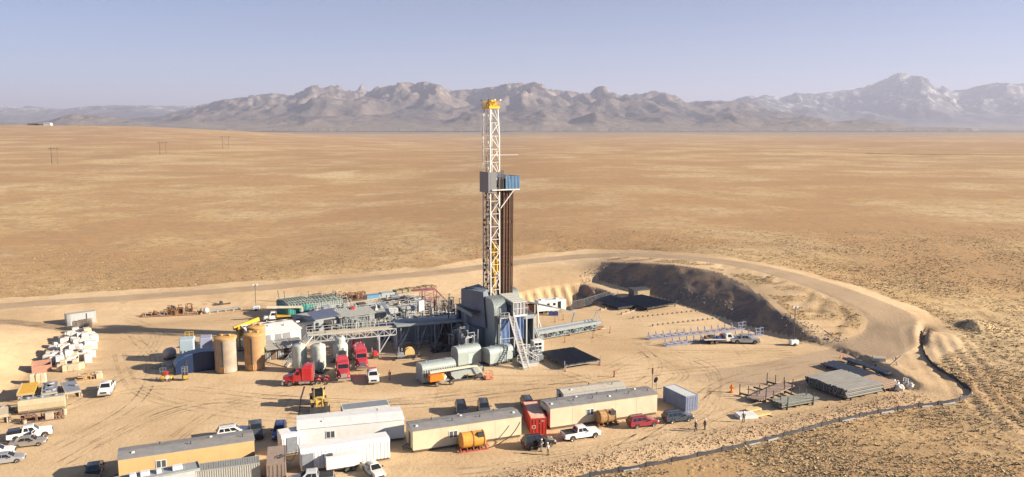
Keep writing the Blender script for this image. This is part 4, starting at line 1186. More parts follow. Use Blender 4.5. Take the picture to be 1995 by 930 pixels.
wp = make_car('pickup', WHITEP, 'white pickup with a red load beside the red semi trucks', 'pickup truck', (pk.x, pk.y, 0), math.atan2(dk.y, dk.x), bed=REDP)
# box trailer behind the grey pickup
loc, rz, L_ = span((653, 924), (701, 916.5))
root = thing('box_trailer', 'small white box trailer with twin axles in front of the ribbed trailer', 'trailer', loc, rz)
w = MB(); w.bx(-1.1, L_, 0, 2.1, .75, 2.35); w.build('body', WHITET, root)
MB().box((-.5, 1.0, 2.42), (.8, .7, .14), bev=.03).build('roof_hatch', GLASS, root)
c = MB(); c.bx(-1.0, L_, .2, .35, .45, .75); c.bx(-1.0, L_, 1.75, 1.9, .45, .75); c.bar((-1.0, 1.05, .55), (-2.4, 1.05, .5), .12); c.build('chassis', DARK, root)
for x in (L_ * .50, L_ * .50 + .85):
    add_wheel(root, x, .14, .38, .22, side=-1); add_wheel(root, x, 1.96, .38, .22, side=1)

# people
KH = mat('khaki_cloth', (.30, .25, .17), .9); GRYC = mat('grey_cloth', (.28, .29, .30), .9); DKC = mat('dark_cloth', (.06, .065, .08), .9)
HVY = mat('orange_cloth', (.62, .16, .04), .9); WHH = mat('white_hat', (.8, .8, .78), .4); JEAN = mat('denim', (.09, .12, .20), .9)
def person(px, py, rz, label, *a, **k):
    p = W(px, py); return make_person(label, (p.x, p.y, 0), R(rz), *a, **k)
person(1355, 841, 30, 'person in dark work clothes and white hard hat, left of two walking', DKC, DKC, WHH, pose=2)
person(1373.5, 838, 200, 'person in dark work clothes, right of two walking by the berm', DKC, DKC, WHH, pose=0)
person(1448.5, 823.5, 90, 'person in black standing beside the white sheet near the pipe racks', DKC, DKC, WHH, pose=0)
person(1068.5, 887, 150, 'person in pale clothes standing in front of the black SUV', mat('pale_cloth', (.5, .5, .47), .9), KH, WHH, pose=1)
person(1054, 880, 60, 'person in a pale jacket leaning at the open SUV door', mat('pale_cloth', (.5, .5, .47), .9), GRYC, WHH, pose=1)
person(759.5, 739.5, 250, 'person in orange and grey walking right of the red trucks', HVY, GRYC, mat('brown_hat', (.3, .12, .06), .6), pose=2)
person(67, 865.5, 100, 'person in blue at the open door of the long white pickup', JEAN, JEAN, DKC, pose=1)
# ------------------------------------------------------------------ trucks, tank trailers and machines in the yard
d0 = W(565.9, 753.2); d1 = W(632, 750)
(lo, rz) = carpx('truck', (632, 750.6), (565.9, 753.4), None, '', '')
make_tractor(REDP, 'red bobtail semi truck seen from the side, nose to the left', (lo[0], lo[1], 0), rz)
REDF = mat('faded_red', (.50, .045, .07), .35, 0, .08, coat=.3, dirt=DUST, dirt_amt=.25)
def facing(px, py, back, dist):
    """point dist behind the surveyed nose, and the heading of the nose"""
    n = W(px, py); b = W(*back); d = (n - b).normalized(); c = n - d * dist
    return (c.x, c.y, 0), math.atan2(d.y, d.x), d
lo, rz, d = facing(671, 746, (659, 700), 3.9)
make_tractor(REDF, 'faded red semi truck facing the camera in front of the rightmost pale silo', lo, rz)
lo, rz, d = facing(707, 723.5, (694, 682), 3.9)
rt = make_tractor(REDF, 'red oilfield semi truck with pump gear behind the cab, right of the pale silos', lo, rz)
root = thing('pump_unit', 'red pump skid with hoses and pale tanks behind the right-hand semi truck', 'pump', (lo[0] - d.x * 6.6, lo[1] - d.y * 6.6, 0), rz)
b = MB(); b.bx(-5, 4.2, -1.15, 1.15, .9, 1.15); b.build('deck', REDF, root)
b = MB(); b.bx(1.4, 3.6, -1.0, 1.0, 1.15, 2.9)
for k in range(5): b.bx(3.6, 3.66, -.9 + k * .38, -.65 + k * .38, 1.4, 2.7)
b.build('engine_box', REDF, root)
b = MB()
for (x, y, r_) in ((.3, -.4, .5), (.3, .55, .42), (-1.2, 0, .62)): b.lathe([(.1, 1.2), (r_, 1.2), (r_, 2.1), (r_ * .6, 2.4), (.05, 2.45)], 16, Matrix.Translation((x, y, 0)))
b.build('mixing_tub', mat('scuffed_white', (.6, .55, .5), .6, 0, .1, dirt=(.4, .1, .08), dirt_amt=.5), root)
b = MB(); 
for k in range(5): b.tube([(-4 + k * 1.4, -.8, 1.2), (-3.6 + k * 1.4, -.6, 2.7), (-3.0 + k * 1.4, .5, 2.9), (-2.6 + k * 1.4, .8, 1.6)], .11, 7)
b.build('hose', REDP, root)
b = MB(); rails(b, [(-5, -1.1, 1.15), (1.2, -1.1, 1.15)]); rails(b, [(-5, 1.1, 1.15), (1.2, 1.1, 1.15)]); b.build('railing', REDF, root)
for s in (-1, 1):
    for x in (-3.9, -2.7): add_wheel(root, x, s * .86, .5, .28, dual=True, side=s)
make_silo('pale green upright silo behind the bobtail red truck, leftmost of three', 581.5, 727, 1.32, 5.3)
make_silo('pale green upright silo standing clear, middle of three', 618.5, 728, 1.32, 5.4)
make_silo('pale green upright silo with a narrower top behind a faded red truck, rightmost of three', 661, 708, 1.45, 5.0, 'neck')
# yellow wheel loader seen from the front
def wheel_loader(loc, rz, label):
    root = thing('wheel_loader', label, 'loader', loc, rz)
    m = mat('loader_yellow', (.62, .44, .16), .5, 0, .12, dirt=DUST, dirt_amt=.5)
    b = MB(); b.box((-1.9, 0, 1.75), (2.6, 1.9, 1.3), bev=.15); b.box((1.1, 0, 1.25), (1.7, 1.3, .9), bev=.1); b.box((-3.1, 0, 1.2), (.4, 1.9, .7)); b.build('body', m, root)
    c = MB(); c.box((-.2, 0, 3.52), (1.75, 1.7, .14), bev=.04)
    for x in (-.95, .55):
        for y in (-.72, .72): c.bar((x, y, 1.9), (x * .95, y, 3.48), .1)
    c.build('cab', m, root)
    MB().bx(-.9, .5, -.68, .68, 2.0, 3.42).build('cab_glass', GLASS, root)
    for s in (-1, 1):
        for x in (-1.75, 1.55): add_wheel(root, x, s * 1.05, .78, .58, side=s, rim=m)
        MB().bx(-2.5, -1.0, s * .8, s * 1.4, 1.62, 1.72).build('mudguard', m, root); MB().bx(.85, 2.3, s * .8, s * 1.4, 1.62, 1.72).build('mudguard', m, root)
    a = MB()
    for s in (-.5, .5): a.bar((.9, s, 1.9), (2.6, s, 1.3), .18, .32); a.bar((2.6, s, 1.3), (3.3, s, .6), .16, .3); a.cyl((.8, s * .6, 1.5), (2.7, s * .6, 1.2), .08, n=8)
    a.build('lift_arm', YEL, root)
    k = MB(); k.bx(3.25, 3.4, -1.45, 1.45, .25, 1.2); k.bx(3.25, 3.4, -1.0, -.8, 1.2, 1.6); k.bx(3.25, 3.4, .8, 1.0, 1.2, 1.6)
    for y in (-.9, .9): k.bx(3.4, 4.7, y - .1, y + .1, .22, .3)
    k.bx(3.22, 3.4, -1.6, -1.45, .1, 1.4); k.bx(3.22, 3.4, 1.45, 1.6, .1, 1.4)
    k.build('fork_carriage', DARK, root)
    for s in (-1, 1):
        MB().box((-.2, s * .95, 3.1), (.12, .3, .4)).build('side_mirror', BLACKP, root)
        MB().box((.75, s * .6, 3.6), (.12, .2, .14)).build('work_light', LAMP, root)
    return root
lo, rz, d = facing(624, 808, (619, 780), 3.6)
wheel_loader(lo, rz, 'dusty yellow wheel loader with forks, between the red truck and white container')
cable('ground_cable', 'thin dark cable lying from the red bobtail truck towards the white buildings', [tuple(W(*q)[:2]) + (.03,) for q in ((594, 753), (590, 768), (586, 780), (584, 800), (582, 815))], .06)

# orange boom lift
lo, rz, L_ = span((848, 754), (876, 750.5))
root = thing('boom_lift', 'orange boom lift with a cream boom stretched out to the right', 'boom lift', (lo[0], lo[1] + .9, 0), rz)
b = MB(); b.box((1.2, .15, .75), (2.4, 1.2, .4), bev=.1); b.build('chassis', STEEL, root)
TYW = mat('pale_tyre', (.55, .48, .38), .8)
for x in (0, 2.7):
    for s in (-1, 1): add_wheel(root, x, s * .9 + .1, .48, .34, side=s, rim=TYW)
b = MB(); b.add([(-1.3, -.95, 1.0), (1.3, -.95, 1.05), (1.9, -.5, 1.5), (1.9, .9, 1.5), (1.3, 1.1, 1.05), (-1.3, 1.1, 1.0), (-1.2, -.9, 2.0), (.9, -.9, 2.3), (1.7, -.4, 1.9), (1.7, .8, 1.9), (.9, 1.0, 2.3), (-1.2, 1.0, 2.0)],
              [(6, 7, 8, 9, 10, 11), (0, 1, 7, 6), (1, 2, 8, 7), (2, 3, 9, 8), (3, 4, 10, 9), (4, 5, 11, 10), (5, 0, 6, 11), (5, 4, 3, 2, 1, 0)])
b.build('turntable_cover', ORG, root)
BOOM = mat('boom_cream', (.72, .64, .50), .5, 0, .05)
b = MB(); b.bar((-1.0, .1, 2.45), (6.6, .1, 2.75), .34, .42); b.bar((6.4, .1, 2.75), (8.0, .1, 2.6), .26, .3); b.build('boom', BOOM, root)
b = MB(); b.bar((8.0, .1, 2.6), (9.4, .0, .85), .14); b.bar((8.0, .1, 2.35), (9.2, .0, .7), .1); b.build('jib', BOOM, root)
b = MB(); PK = mat('faded_orange', (.62, .22, .12), .6, 0, .15)
for z in (.25, .75, 1.3): 
    for (p_, q_) in (((9.3, -.9), (10.7, -.9)), ((10.7, -.9), (10.7, .9)), ((10.7, .9), (9.3, .9)), ((9.3, .9), (9.3, -.9))): b.bar((*p_, z), (*q_, z), .07)
for (x, y) in ((9.3, -.9), (10.7, -.9), (10.7, .9), (9.3, .9), (10, -.9), (10, .9)): b.bar((x, y, .2), (x, y, 1.35), .07)
b.bx(9.3, 10.7, -.9, .9, .18, .25); b.bx(9.3, 10.0, -.95, -.88, .3, 1.0); b.build('basket', PK, root)

# small spool skid with yellow reel
lo, rz, L_ = span((771, 704), (822, 700))
root = thing('reel_skid', 'skid with a pale yellow cable reel and pump in the rig yard', 'reel skid', lo, rz)
b = MB(); b.bx(0, L_, 0, .15, .05, .3); b.bx(0, L_, 1.7, 1.85, .05, .3)
for k in range(6): b.bx(k * L_ / 5 - .06 + .06, k * L_ / 5 + .06, .15, 1.7, .08, .28)
b.build('skid', mat('sand_paint', (.45, .38, .28), .7), root)
b = MB(); b.lathe([(.25, -.6), (1.0, -.6), (1.0, -.5), (.8, -.48), (.8, .48), (1.0, .5), (1.0, .6), (.25, .6)], 22, Matrix.Translation((2.9, .95, 1.35)), 'Y'); b.build('reel', mat('reel_yellow', (.72, .50, .20), .6, 0, .1), root)
b = MB(); b.box((1.0, .9, 1.0), (1.3, 1.2, 1.1), bev=.1); b.cyl((.7, .5, 1.4), (.7, .5, 2.7), .09, n=8); b.cyl((1.4, 1.3, 1.4), (1.4, 1.3, 2.2), .14, n=8); b.cyl((.3, .2, .9), (1.9, .2, .9), .22, n=10); b.build('pump_engine', STEEL, root)
b = MB()
for k in range(6): b.cyl((2.3 + k * .3, .1, .3), (2.4 + k * .3, .1, 1.0), .14, n=8)
b.build('valve', DARK, root)
b = MB(); b.bar((L_ - 1, .2, .3), (L_ - .3, .6, 1.2), .08); b.bar((L_ - 1, 1.6, .3), (L_ - .3, 1.2, 1.2), .08); b.bar((L_ - .3, .6, 1.2), (L_ - .3, 1.2, 1.2), .08); b.build('frame', mat('sand_paint', (.45, .38, .28), .7), root)
p = W(729, 698); root = thing('small_pump', 'small red engine pump beside the long red truck', 'pump', (p.x, p.y, 0), R(20))
MB().box((0, 0, .3), (1.8, 1.0, .3), bev=.04).build('skid', DARK, root); MB().box((.2, 0, 1.0), (.9, .8, 1.0), bev=.12).build('engine', REDP, root)
MB().cyl((-.4, 0, .5), (-.4, 0, 2.2), .09, n=8).build('exhaust_stack', STEEL, root); MB().cyl((-.7, -.2, .6), (-.7, .4, .6), .3, n=14).build('pump', DARK, root)
p1, p2 = W(738, 692), W(770, 693)
cable('suction_pipe', 'pale pipe lying between the small red pump and the reel skid', [(p1.x, p1.y, .25), (p2.x, p2.y, .25)], .12, PALE, 'pipe')

# white flatbed truck with low deck, nose to the right
def flatbed_truck(label, loc, rz, L=7.5, deckm=None, load=True, cabp=WHITEP, group='flatbed trucks'):
    root = thing('flatbed_truck', label, 'truck', loc, rz, group)
    b = MB(); b.box((L / 2 - .55, 0, .98), (1.3, 1.7, .7), bev=.14); b.build('hood', cabp, root)
    c = MB(); c.bx(L / 2 - 2.7, L / 2 - 1.15, -.95, .95, .6, 1.35); H = Hull(L / 2 - 2.7, L / 2 - 2.62, L / 2 - 1.55, L / 2 - 1.15, .93, .8, 1.35, 2.15); H.shell(c); c.build('cab', cabp, root)
    g = MB()
    for f in (0, 2): H.pane(g, f, .18, .82, .12, .85)
    H.pane(g, 1, .08, .92, .08, .9); H.pane(g, 3, .15, .85, .15, .85); g.build('window', GLASS, root)
    d = MB(); d.bx(-L / 2, L / 2 - 2.85, -1.15, 1.15, .98, 1.12); d.bx(L / 2 - 2.9, L / 2 - 2.82, -1.1, 1.1, 1.12, 2.2); d.build('deck', deckm or WHITEP, root)
    if load:
        for (x, y, s, mm) in ((-1.8, .2, (1.2, 1.2, .6), DARK), (-.4, -.3, (1.0, 1.1, .5), NAVYP), (-2.9, .1, (.8, 1.6, .4), RUST), (.4, .4, (.6, .8, .8), REDP)):
            MB().box((x, y, 1.12 + s[2] / 2), s, bev=.06).build('equipment_box', mm, root)
    e = MB(); e.bx(-L / 2 + .3, L / 2 - .3, -.4, -.28, .6, .95); e.bx(-L / 2 + .3, L / 2 - .3, .28, .4, .6, .95); e.build('chassis', BLACKP, root)
    MB().box((L / 2 + .12, 0, .62), (.16, 1.9, .3), bev=.03).build('bumper', CHROME, root)
    for s in (-1, 1):
        add_wheel(root, L / 2 - .7, s * .88, .42, .26, side=s); add_wheel(root, -L / 2 + 1.6, s * .82, .42, .26, dual=True, side=s); add_wheel(root, -L / 2 + 2.6, s * .82, .42, .26, dual=True, side=s)
        MB().box((L / 2 + .08, s * .7, 1.0), (.08, .3, .2)).build('headlight', LAMP, root)
    return root
p = W(1405, 671); flatbed_truck('white flatbed truck with a loaded deck behind the silver pickup', (p.x, p.y + 1, 0), R(6), 7.6)
p = W(548, 626)
ct = flatbed_truck('white crane truck behind the white equipment building', (p.x + 1, p.y + 1.5, 0), R(197), 10.5, deckm=YEL, load=False)
b = MB(); b.bar((-3.6, 0, 1.2), (-3.6, 0, 2.9), .5); b.bar((-3.6, 0, 2.9), (4.6, 0, 3.35), .42, .5); b.build('crane_boom', mat('crane_cream', (.68, .62, .48), .5), ct)

# yellow telescopic handler behind the rusty tanks
p = W(459, 688); root = thing('pipe_handler', 'yellow frame-legged lifting machine behind the rusty upright tanks', 'lifting frame', (p.x, p.y + 2, 0), A)
b = MB(); b.bar((-.8, .5, 4.6), (4.6, 2.8, 5.6), .5, .8); b.build('beam', YEL, root)
b = MB(); b.bar((.2, -.4, 0), (.2, -.2, 5.0), .35); b.bar((2.6, .6, 0), (2.6, .8, 5.0), .4, .6); b.bx(.2, 2.8, -.3, 1.0, 3.0, 3.7); b.build('leg', YEL, root)
b = MB(); b.box((1.5, .6, 4.2), (2.6, 1.6, 1.1), bev=.2); b.cyl((.2, .2, 4.3), (.2, 1.5, 4.3), .6, n=14); b.build('winch', mat('dusty_yellow', (.55, .36, .13), .6, 0, .2), root)
b = MB(); b.bx(-.6, 3.4, -1.0, 2.0, 0, .25); b.build('base', DARK, root)
# two small yellow machines on the left of the yard
def small_machine(label, px, py, rz, paint, kind):
    p = W(px, py); root = thing('light_plant', label, 'machine', (p.x, p.y, 0), R(rz))
    if kind == 0:
        MB().box((0, 0, .75), (2.0, 1.2, .5), bev=.12).build('body', paint, root)
        MB().box((-.1, .1, 1.45), (.8, .8, .5), bev=.1).build('cover', REDP, root)
        MB().cyl((.3, -.62, .8), (.3, -.55, .8), .4, n=16).build('reel', LAMP, root)
        b = MB(); rails(b, [(-1.2, .5, .9), (-.2, .6, .9)], 1.4, .4); b.build('frame', STEEL, root)
        for s in (-1, 1): add_wheel(root, -.5, s * .6, .3, .2, side=s); add_wheel(root, .7, s * .6, .3, .2, side=s)
    else:
        MB().box((0, 0, .7), (1.0, 1.0, .9), bev=.06).build('body', DARK, root); MB().box((.1, -.52, .75), (.75, .05, .6)).build('panel', YEL, root)
        b = MB(); rails(b, [(-.5, -.5, 1.1), (.5, -.5, 1.1), (.5, .5, 1.1), (-.5, .5, 1.1), (-.5, -.5, 1.1)], 1.3, .5); b.build('frame', STEEL, root)
    return root
small_machine('yellow and red wheeled machine in front of the blue arched tank', 325, 742, 10, YEL, 0)
small_machine('dark caged machine with a yellow panel near the blue arched tank', 361, 741, 20, YEL, 1)
# ------------------------------------------------------------------ the drilling rig
RO = Vector((-4.3, 165.0, 0)); RA = R(25)
def RW(x, y, z=0):
    c, s = math.cos(RA), math.sin(RA)
    return Vector((RO.x + x * c - y * s, RO.y + x * s + y * c, z))
MAST = mat('mast_white', (.74, .72, .68), .5, 0, .05, dirt=(.5, .4, .3), dirt_amt=.25)
RIGG = mat('rig_grey', (.30, .34, .36), .55, .1, .1, dirt=(.2, .16, .12), dirt_amt=.25)
RIBB = mat('rig_pale_green', (.36, .42, .40), .55, .1, .08, dirt=(.3, .25, .2), dirt_amt=.25)
WIND = mat('windwall_slate', (.16, .19, .23), .6, .1, .08)
TARP = mat('blue_tarp', (.10, .16, .32), .7, 0, .15, bump=.5, bscale=6)
TARP2 = mat('board_tarp', (.07, .16, .28), .7, 0, .2, bump=.5, bscale=6)
rig = thing('drilling_rig', 'tall drilling rig with white lattice mast and yellow crown', 'drilling rig', RO, RA)
F = 8.6; TOP = 49.6
hx, hy = 1.0, 1.95
def mast_sec(z):
    k = 1.0 if z < 44 else 1.0 - .18 * (z - 44) / 6
    return hx * k, hy * k
b = MB()
for sx_ in (-1, 1):
    for sy_ in (-1, 1):
        for (z0, z1) in ((F, 44), (44, TOP)):
            a0, a1 = mast_sec(z0), mast_sec(z1)
            b.bar((a0[0] * sx_, a0[1] * sy_, z0), (a1[0] * sx_, a1[1] * sy_, z1), .21)
b.build('mast_leg', MAST, rig)
b = MB(); n = 15; zs = [F + 1.2 + (TOP - F - 1.4) * k / n for k in range(n + 1)]
for k in range(n):
    z0, z1 = zs[k], zs[k + 1]; (x0, y0), (x1, y1) = mast_sec(z0), mast_sec(z1)
    for s in (-1, 1):
        b.bar((-x0, s * y0, z0), (x0, s * y0, z0), .10); b.bar((s * x0, -y0, z0), (s * x0, y0, z0), .09)
        if s < 0: b.bar((-x0 if k % 2 else x0, s * y0, z0), (x1 if k % 2 else -x1, s * y1, z1), .13)
        b.bar((s * x0, -y0, z0), (s * x1, 0, z1), .1); b.bar((s * x0, y0, z0), (s * x1, 0, z1), .1)
b.build('mast_bracing', MAST, rig)
b = MB()
for (x, y) in ((-.4, -1.2), (.35, -.6), (-.2, .7), (.5, 1.2), (-.75, 1.6), (-.85, 0)):
    b.cyl((x, y, F + 1), (x * .7, y * .7, TOP - 1), .035, n=5)
b.build('drill_line', DARK, rig)
b = MB(); b.cyl((-.85, -1.1, F), (-.85, -1.1, 34), .12, n=8); b.cyl((-.85, .5, F), (-.85, .5, 40), .09, n=8); 
for k in range(26): b.box((-1.25 + .25 * (k % 2), -1.2 + .3 * (k % 9), F + 2 + k * .95), (.35, .35, .5))
b.build('standpipe', DARK, rig)
cr = MB(); cr.bx(-1.15, 1.15, -1.9, 1.9, TOP, TOP + .5); cr.box((0, 0, TOP + .95), (1.5, 2.2, .9), bev=.1)
for y in (-.7, 0, .7): cr.cyl((-.35, y, TOP + 1.2), (.35, y, TOP + 1.2), .55, n=16)
crown = cr.build('crown_block', mat('crown_yellow', (.80, .48, .03), .5, 0, .1, dirt=(.3, .12, .03), dirt_amt=.35), rig)
b = MB(); rails(b, [(-1.25, -2.0, TOP + .5), (1.25, -2.0, TOP + .5), (1.25, 2.0, TOP + .5), (-1.25, 2.0, TOP + .5), (-1.25, -2.0, TOP + .5)], 1.0, .8, .03); b.build('crown_railing', YEL, crown)
for (x, y) in ((-1.2, -2.0), (1.2, -2.0), (1.2, 2.0), (-1.2, 2.0), (0, -2.05)):
    MB().box((x, y, TOP + 1.75), (.35, .3, .28), bev=.05).build('floodlight', DARK if x < 0 else WHITEP, crown)
# travelling block and top drive low in the mast
b = MB(); b.box((.25, -.9, 20.3), (1.3, 1.3, 1.9), bev=.2); b.cyl((-.1, -.9, 21.4), (.6, -.9, 21.4), .8, n=16); b.box((.25, -.9, 17.4), (1.3, 1.2, 2.8), bev=.15); b.cyl((.25, -.9, 12), (.25, -.9, 17), .22, n=8); b.cyl((.25, -.3, 14), (.25, -.3, 19.5), .14, n=8); b.bx(0.1, .4, -.7, -.5, 14.2, 18); b.build('top_drive', YEL, rig)
# windwall box on the left of the mast
b = MB(); b.bx(-1.6, -1.06, -2.3, 2.3, 32.6, 36.8); b.bx(-1.06, .2, -2.32, -2.12, 32.6, 36.8) ; b.build('mast_windwall', mat('dull_grey', (.20, .205, .215), .6, 0, .08), rig)
b = MB(); b.bar((.9, -1.9, 40.3), (4.9, -2.7, 40.3), .12); b.bar((-1, -2, 40.3), (1, -2, 40.3), .12); b.build('jib_arm', MAST, rig)
# monkey board with tarpaulin
b = MB(); b.bx(1.1, 5.3, -2.6, -2.45, 33.1, 33.35); b.bx(1.1, 5.3, 2.2, 2.35, 33.1, 33.35); b.bx(5.15, 5.3, -2.45, 2.2, 33.1, 33.3)
for y in (-2.5, 2.3): b.bar((4.0, y, 33.1), (1.1, y * .9, 29.4), .18)
for k in range(9): b.bar((1.9 + .35 * k, -1.6, 33.25), (1.9 + .35 * k, 1.6, 33.25), .07)
b.bx(-.9, 1.1, -2.6, -2.2, 33.1, 33.3)
mb_ = b.build('monkey_board', MAST, rig)
b = MB(); tarp_mesh(b, (2.1, -2.62, 33.35), (5.3, -2.62, 33.35), (5.3, -2.62, 36.0), (2.1, -2.62, 36.1), 16, 6, 0, .05, 1); tarp_mesh(b, (5.32, -2.6, 33.35), (5.32, 2.3, 33.35), (5.32, 2.3, 35.9), (5.32, -2.6, 36.0), 12, 6, 0, .05, 4)
tarp_mesh(b, (5.3, 2.36, 33.35), (1.6, 2.36, 33.35), (1.6, 2.36, 36.2), (5.3, 2.36, 35.9), 12, 6, 0, .05, 7)
b.build('tarpaulin', TARP2, mb_)
b = MB()
for x in (1.3, 1.6): b.bar((x, -2.5, 33.3), (x, -2.5, 37.2), .12)
for x in (2.2, 3.2, 4.2, 5.2): b.bar((x, -2.55, 33.3), (x, -2.55, 36.1), .07); b.bar((x, 2.3, 33.3), (x, 2.3, 37.0 if x < 4 else 36.1), .07)
b.build('board_frame', DARK, mb_)
# drill pipe racked on the floor against the board: one thing each
PIPE = [mat('pipe_brown_a', (.15, .085, .055), .6, .3, .2), mat('pipe_brown_b', (.09, .055, .04), .6, .3, .2), mat('pipe_brown_c', (.20, .115, .07), .6, .3, .2)]
src = []
for m_ in PIPE:
    pass
k = 0
for ix_ in range(7):
    for iy_ in range(4):
        x = 1.95 + ix_ * .34; y = -1.55 + iy_ * .95 + .2 * (ix_ % 2)
        p = RW(x, y, F + .02)
        st = MB(); r_ = .18
        for zz in range(3):
            st.cyl((0, 0, zz * 9.0), (0, 0, zz * 9.0 + 8.8), r_, n=7, caps=False); st.cyl((0, 0, zz * 9.0 + 8.6), (0, 0, zz * 9.0 + 9.0), r_ * 1.35, n=7)
        k += 1
        o = st.build('drill_pipe_stand', PIPE[(ix_ * 3 + iy_ * 5) % 3]); o.location = p
        o.rotation_euler = (rnd.uniform(-.004, .004), rnd.uniform(.002, .012), 0)
        tag(o, ('brown drill pipe stand in the front row racked beside the mast under the blue tarpaulin' if iy_ == 0 else 'brown drill pipe stand in the rear rows racked beside the mast under the blue tarpaulin'), 'drill pipe', 'drill pipe racked beside the mast, front row' if iy_ == 0 else 'drill pipe racked beside the mast, rear rows')
# floor and substructure
b = MB(); b.bx(-6, 5.4, -3.4, 5, F - .25, F); b.bx(-2.9, 5.4, -9.4, -3.4, F - .25, F); b.build('drill_floor', DARK, rig)
b = MB()
for x in (-6, -2.2, 1.6, 5.2): b.bx(x, x + .25, -9.3 if x > -5 else -3.4, 4.9, F - 1.0, F - .26)
for y in (-9.4, -4.6, 0, 4.7): b.bx(-5.9 if y > -1 else -2.2, 5.3, y, y + .22, F - 1.1, F - .27)
for x in (-5.9, -2.1, 1.7, 5.3):
    for y in (-9.2, -4.5, 0.1, 4.8):
        if x > -5 or y > -1: b.bar((x, y, .9), (x, y, F - 1), .32)
for x in (5.3,):
    b.bar((x, -9.2, .9), (x, -4.5, F - 1), .2); b.bar((x, -4.5, F - 1), (x, .1, .9), .2); b.bar((x, .1, .9), (x, 4.8, F - 1), .2)
for y in (4.8,): b.bar((-5.9, y, .9), (-2.1, y, F - 1), .2); b.bar((-2.1, y, F - 1), (1.7, y, .9), .2)
b.build('substructure', RIGG, rig)
b = MB()
for y in (-9.9, -5.2, -.6, 4.2): b.bx(-7.5, 6.2, y, y + 1.4, 0, .9)
b.build('base_box', DARK, rig)
def clutter(name, label, cat, box, n, m_, seed, group=None, parent=None, rot=RA):
    """pumps, valves, pipes and posts crowded in a volume given in rig coordinates"""
    r_ = random.Random(seed); x0, x1, y0, y1, z0, z1 = box
    c = RW((x0 + x1) / 2, (y0 + y1) / 2, 0)
    root = thing(name, label, cat, (c.x, c.y, z0), rot, group)
    w, d, h = (x1 - x0) / 2, (y1 - y0) / 2, z1 - z0
    for (pn, cnt, mm) in (('frame', n, m_[0]), ('vessel', n // 2, m_[1]), ('pipe', n, m_[2])):
        b = MB()
        for k in range(cnt):
            if k and pn != 'frame': b.build(pn, mm, root); b = MB()
            x, y = r_.uniform(-w, w), r_.uniform(-d, d)
            if pn == 'frame':
                hh = r_.uniform(.3, 1) * h
                b.bar((x, y, 0), (x, y, hh), .16); b.bar((x, y, hh), (max(-w, min(w, x + r_.uniform(-2, 2))), y, hh), .15)
            elif pn == 'vessel':
                s_ = r_.uniform(.3, .75)
                if k % 2: b.box((x, y, s_), (s_ * 2, s_ * 1.4, s_ * 2), rz=r_.uniform(-.3, .3), bev=.08)
                else: b.cyl((x, y, 0), (x, y, r_.uniform(.5, .9) * h * .6), s_ * .7, n=12)
            else:
                z = r_.uniform(.15, .8) * h
                q = (max(-w, min(w, x + r_.uniform(-3, 3))), max(-d, min(d, y + r_.uniform(-1, 1))))
                b.tube([(x, y, 0), (x, y, z), (q[0], q[1], z), (q[0], q[1], z * .3)], .09, 6)
        b.build(pn, mm, root)
    return root
# enclosure walls
b = MB(); b.corr((-4.9, 2.4), (-3.9, -1.6), 6.2, 12.8, .4, .05)
b.add([(-5.6, 3.2, 5.4), (-4.9, -1.6, 5.4), (-3.6, -5.2, 5.4), (-1.9, -4.4, 5.4), (-1.6, 3.2, 5.4), (-5.6, 3.2, 12.2), (-4.9, -1.6, 12.7), (-3.4, -3.6, 12.5), (-1.9, -2.2, 12.8), (-1.6, 3.2, 12.9)],
      [(5, 6, 7, 8, 9), (0, 1, 6, 5), (1, 2, 7, 6), (2, 3, 8, 7), (3, 4, 9, 8), (4, 0, 5, 9), (4, 3, 2, 1, 0)])
b.build('rear_windwall', WIND, rig)
def arch_shell(mb, x0, x1, y0, y1, z0, zt, n=6, across='x', ribs=0):
    """box with a rounded shoulder towards -y"""
    out = [(y0, z0)] + [(y0 + (1 - math.cos(a)) * min(zt - z0, 5) * .42, zt - (1 - math.sin(a)) * min(zt - z0, 5) * .42) for a in [math.pi / 2 * k / n for k in range(n + 1)]] + [(y1, zt), (y1, z0)]
    mb.prism(out, x0, x1, 'X')
    for k in range(ribs):
        x = x0 + (k + .5) * (x1 - x0) / ribs; o2 = [(a - (.04 if i < n + 2 else 0), z + (.04 if z > z0 else 0)) for i, (a, z) in enumerate(out)]
        mb.prism(o2, x - .06, x + .06, 'X')
b = MB(); arch_shell(b, -3.1, -.3, -8.4, -3.4, 1.0, 11.6, ribs=9); b.build('front_hood', RIBB, rig)
b = MB(); arch_shell(b, 3.0, 5.6, -1.8, 3, F, 12.0, ribs=9); b.build('side_hood', RIBB, rig)
b = MB(); b.bx(-5.7, -3.15, -3.6, 2.5, 1.0, 5.35); b.build('floor_skirt', WIND, rig)
# driller's cabin at the front of the floor
cab = MB(); cab.bx(.55, 3.25, -9.8, -3.2, F + .1, 11.15); cb_ = cab.build('drillers_cabin', RIGG, rig)
b = MB(); b.add([(.35, -9.95, 11.17), (3.45, -9.95, 11.17), (3.45, -3.0, 11.17), (.35, -3.0, 11.17), (.35, -9.95, 11.3), (3.45, -9.95, 11.3), (3.3, -3.0, 11.75), (.5, -3.0, 11.75)], [(4, 5, 6, 7), (0, 1, 5, 4), (1, 2, 6, 5), (2, 3, 7, 6), (3, 0, 4, 7)])
for k in range(4): b.bx(.45, 3.35, -8.9 + k * 1.6, -8.8 + k * 1.6, 11.3 + k * .1, 11.42 + k * .1)
b.build('cabin_roof', mat('cabin_roof_pale', (.58, .58, .52), .5, .1, .08, dirt=(.4, .33, .25), dirt_amt=.3), cb_)
for y in (-8.6, -6.8): MB().bx(.5, .55, y, y + 1.0, 9.7, 10.5).build('cabin_window', PANEG, cb_)
MB().bx(.7, 3.1, -9.87, -9.8, 8.9, 11.0).build('front_panel', STEEL, cb_)
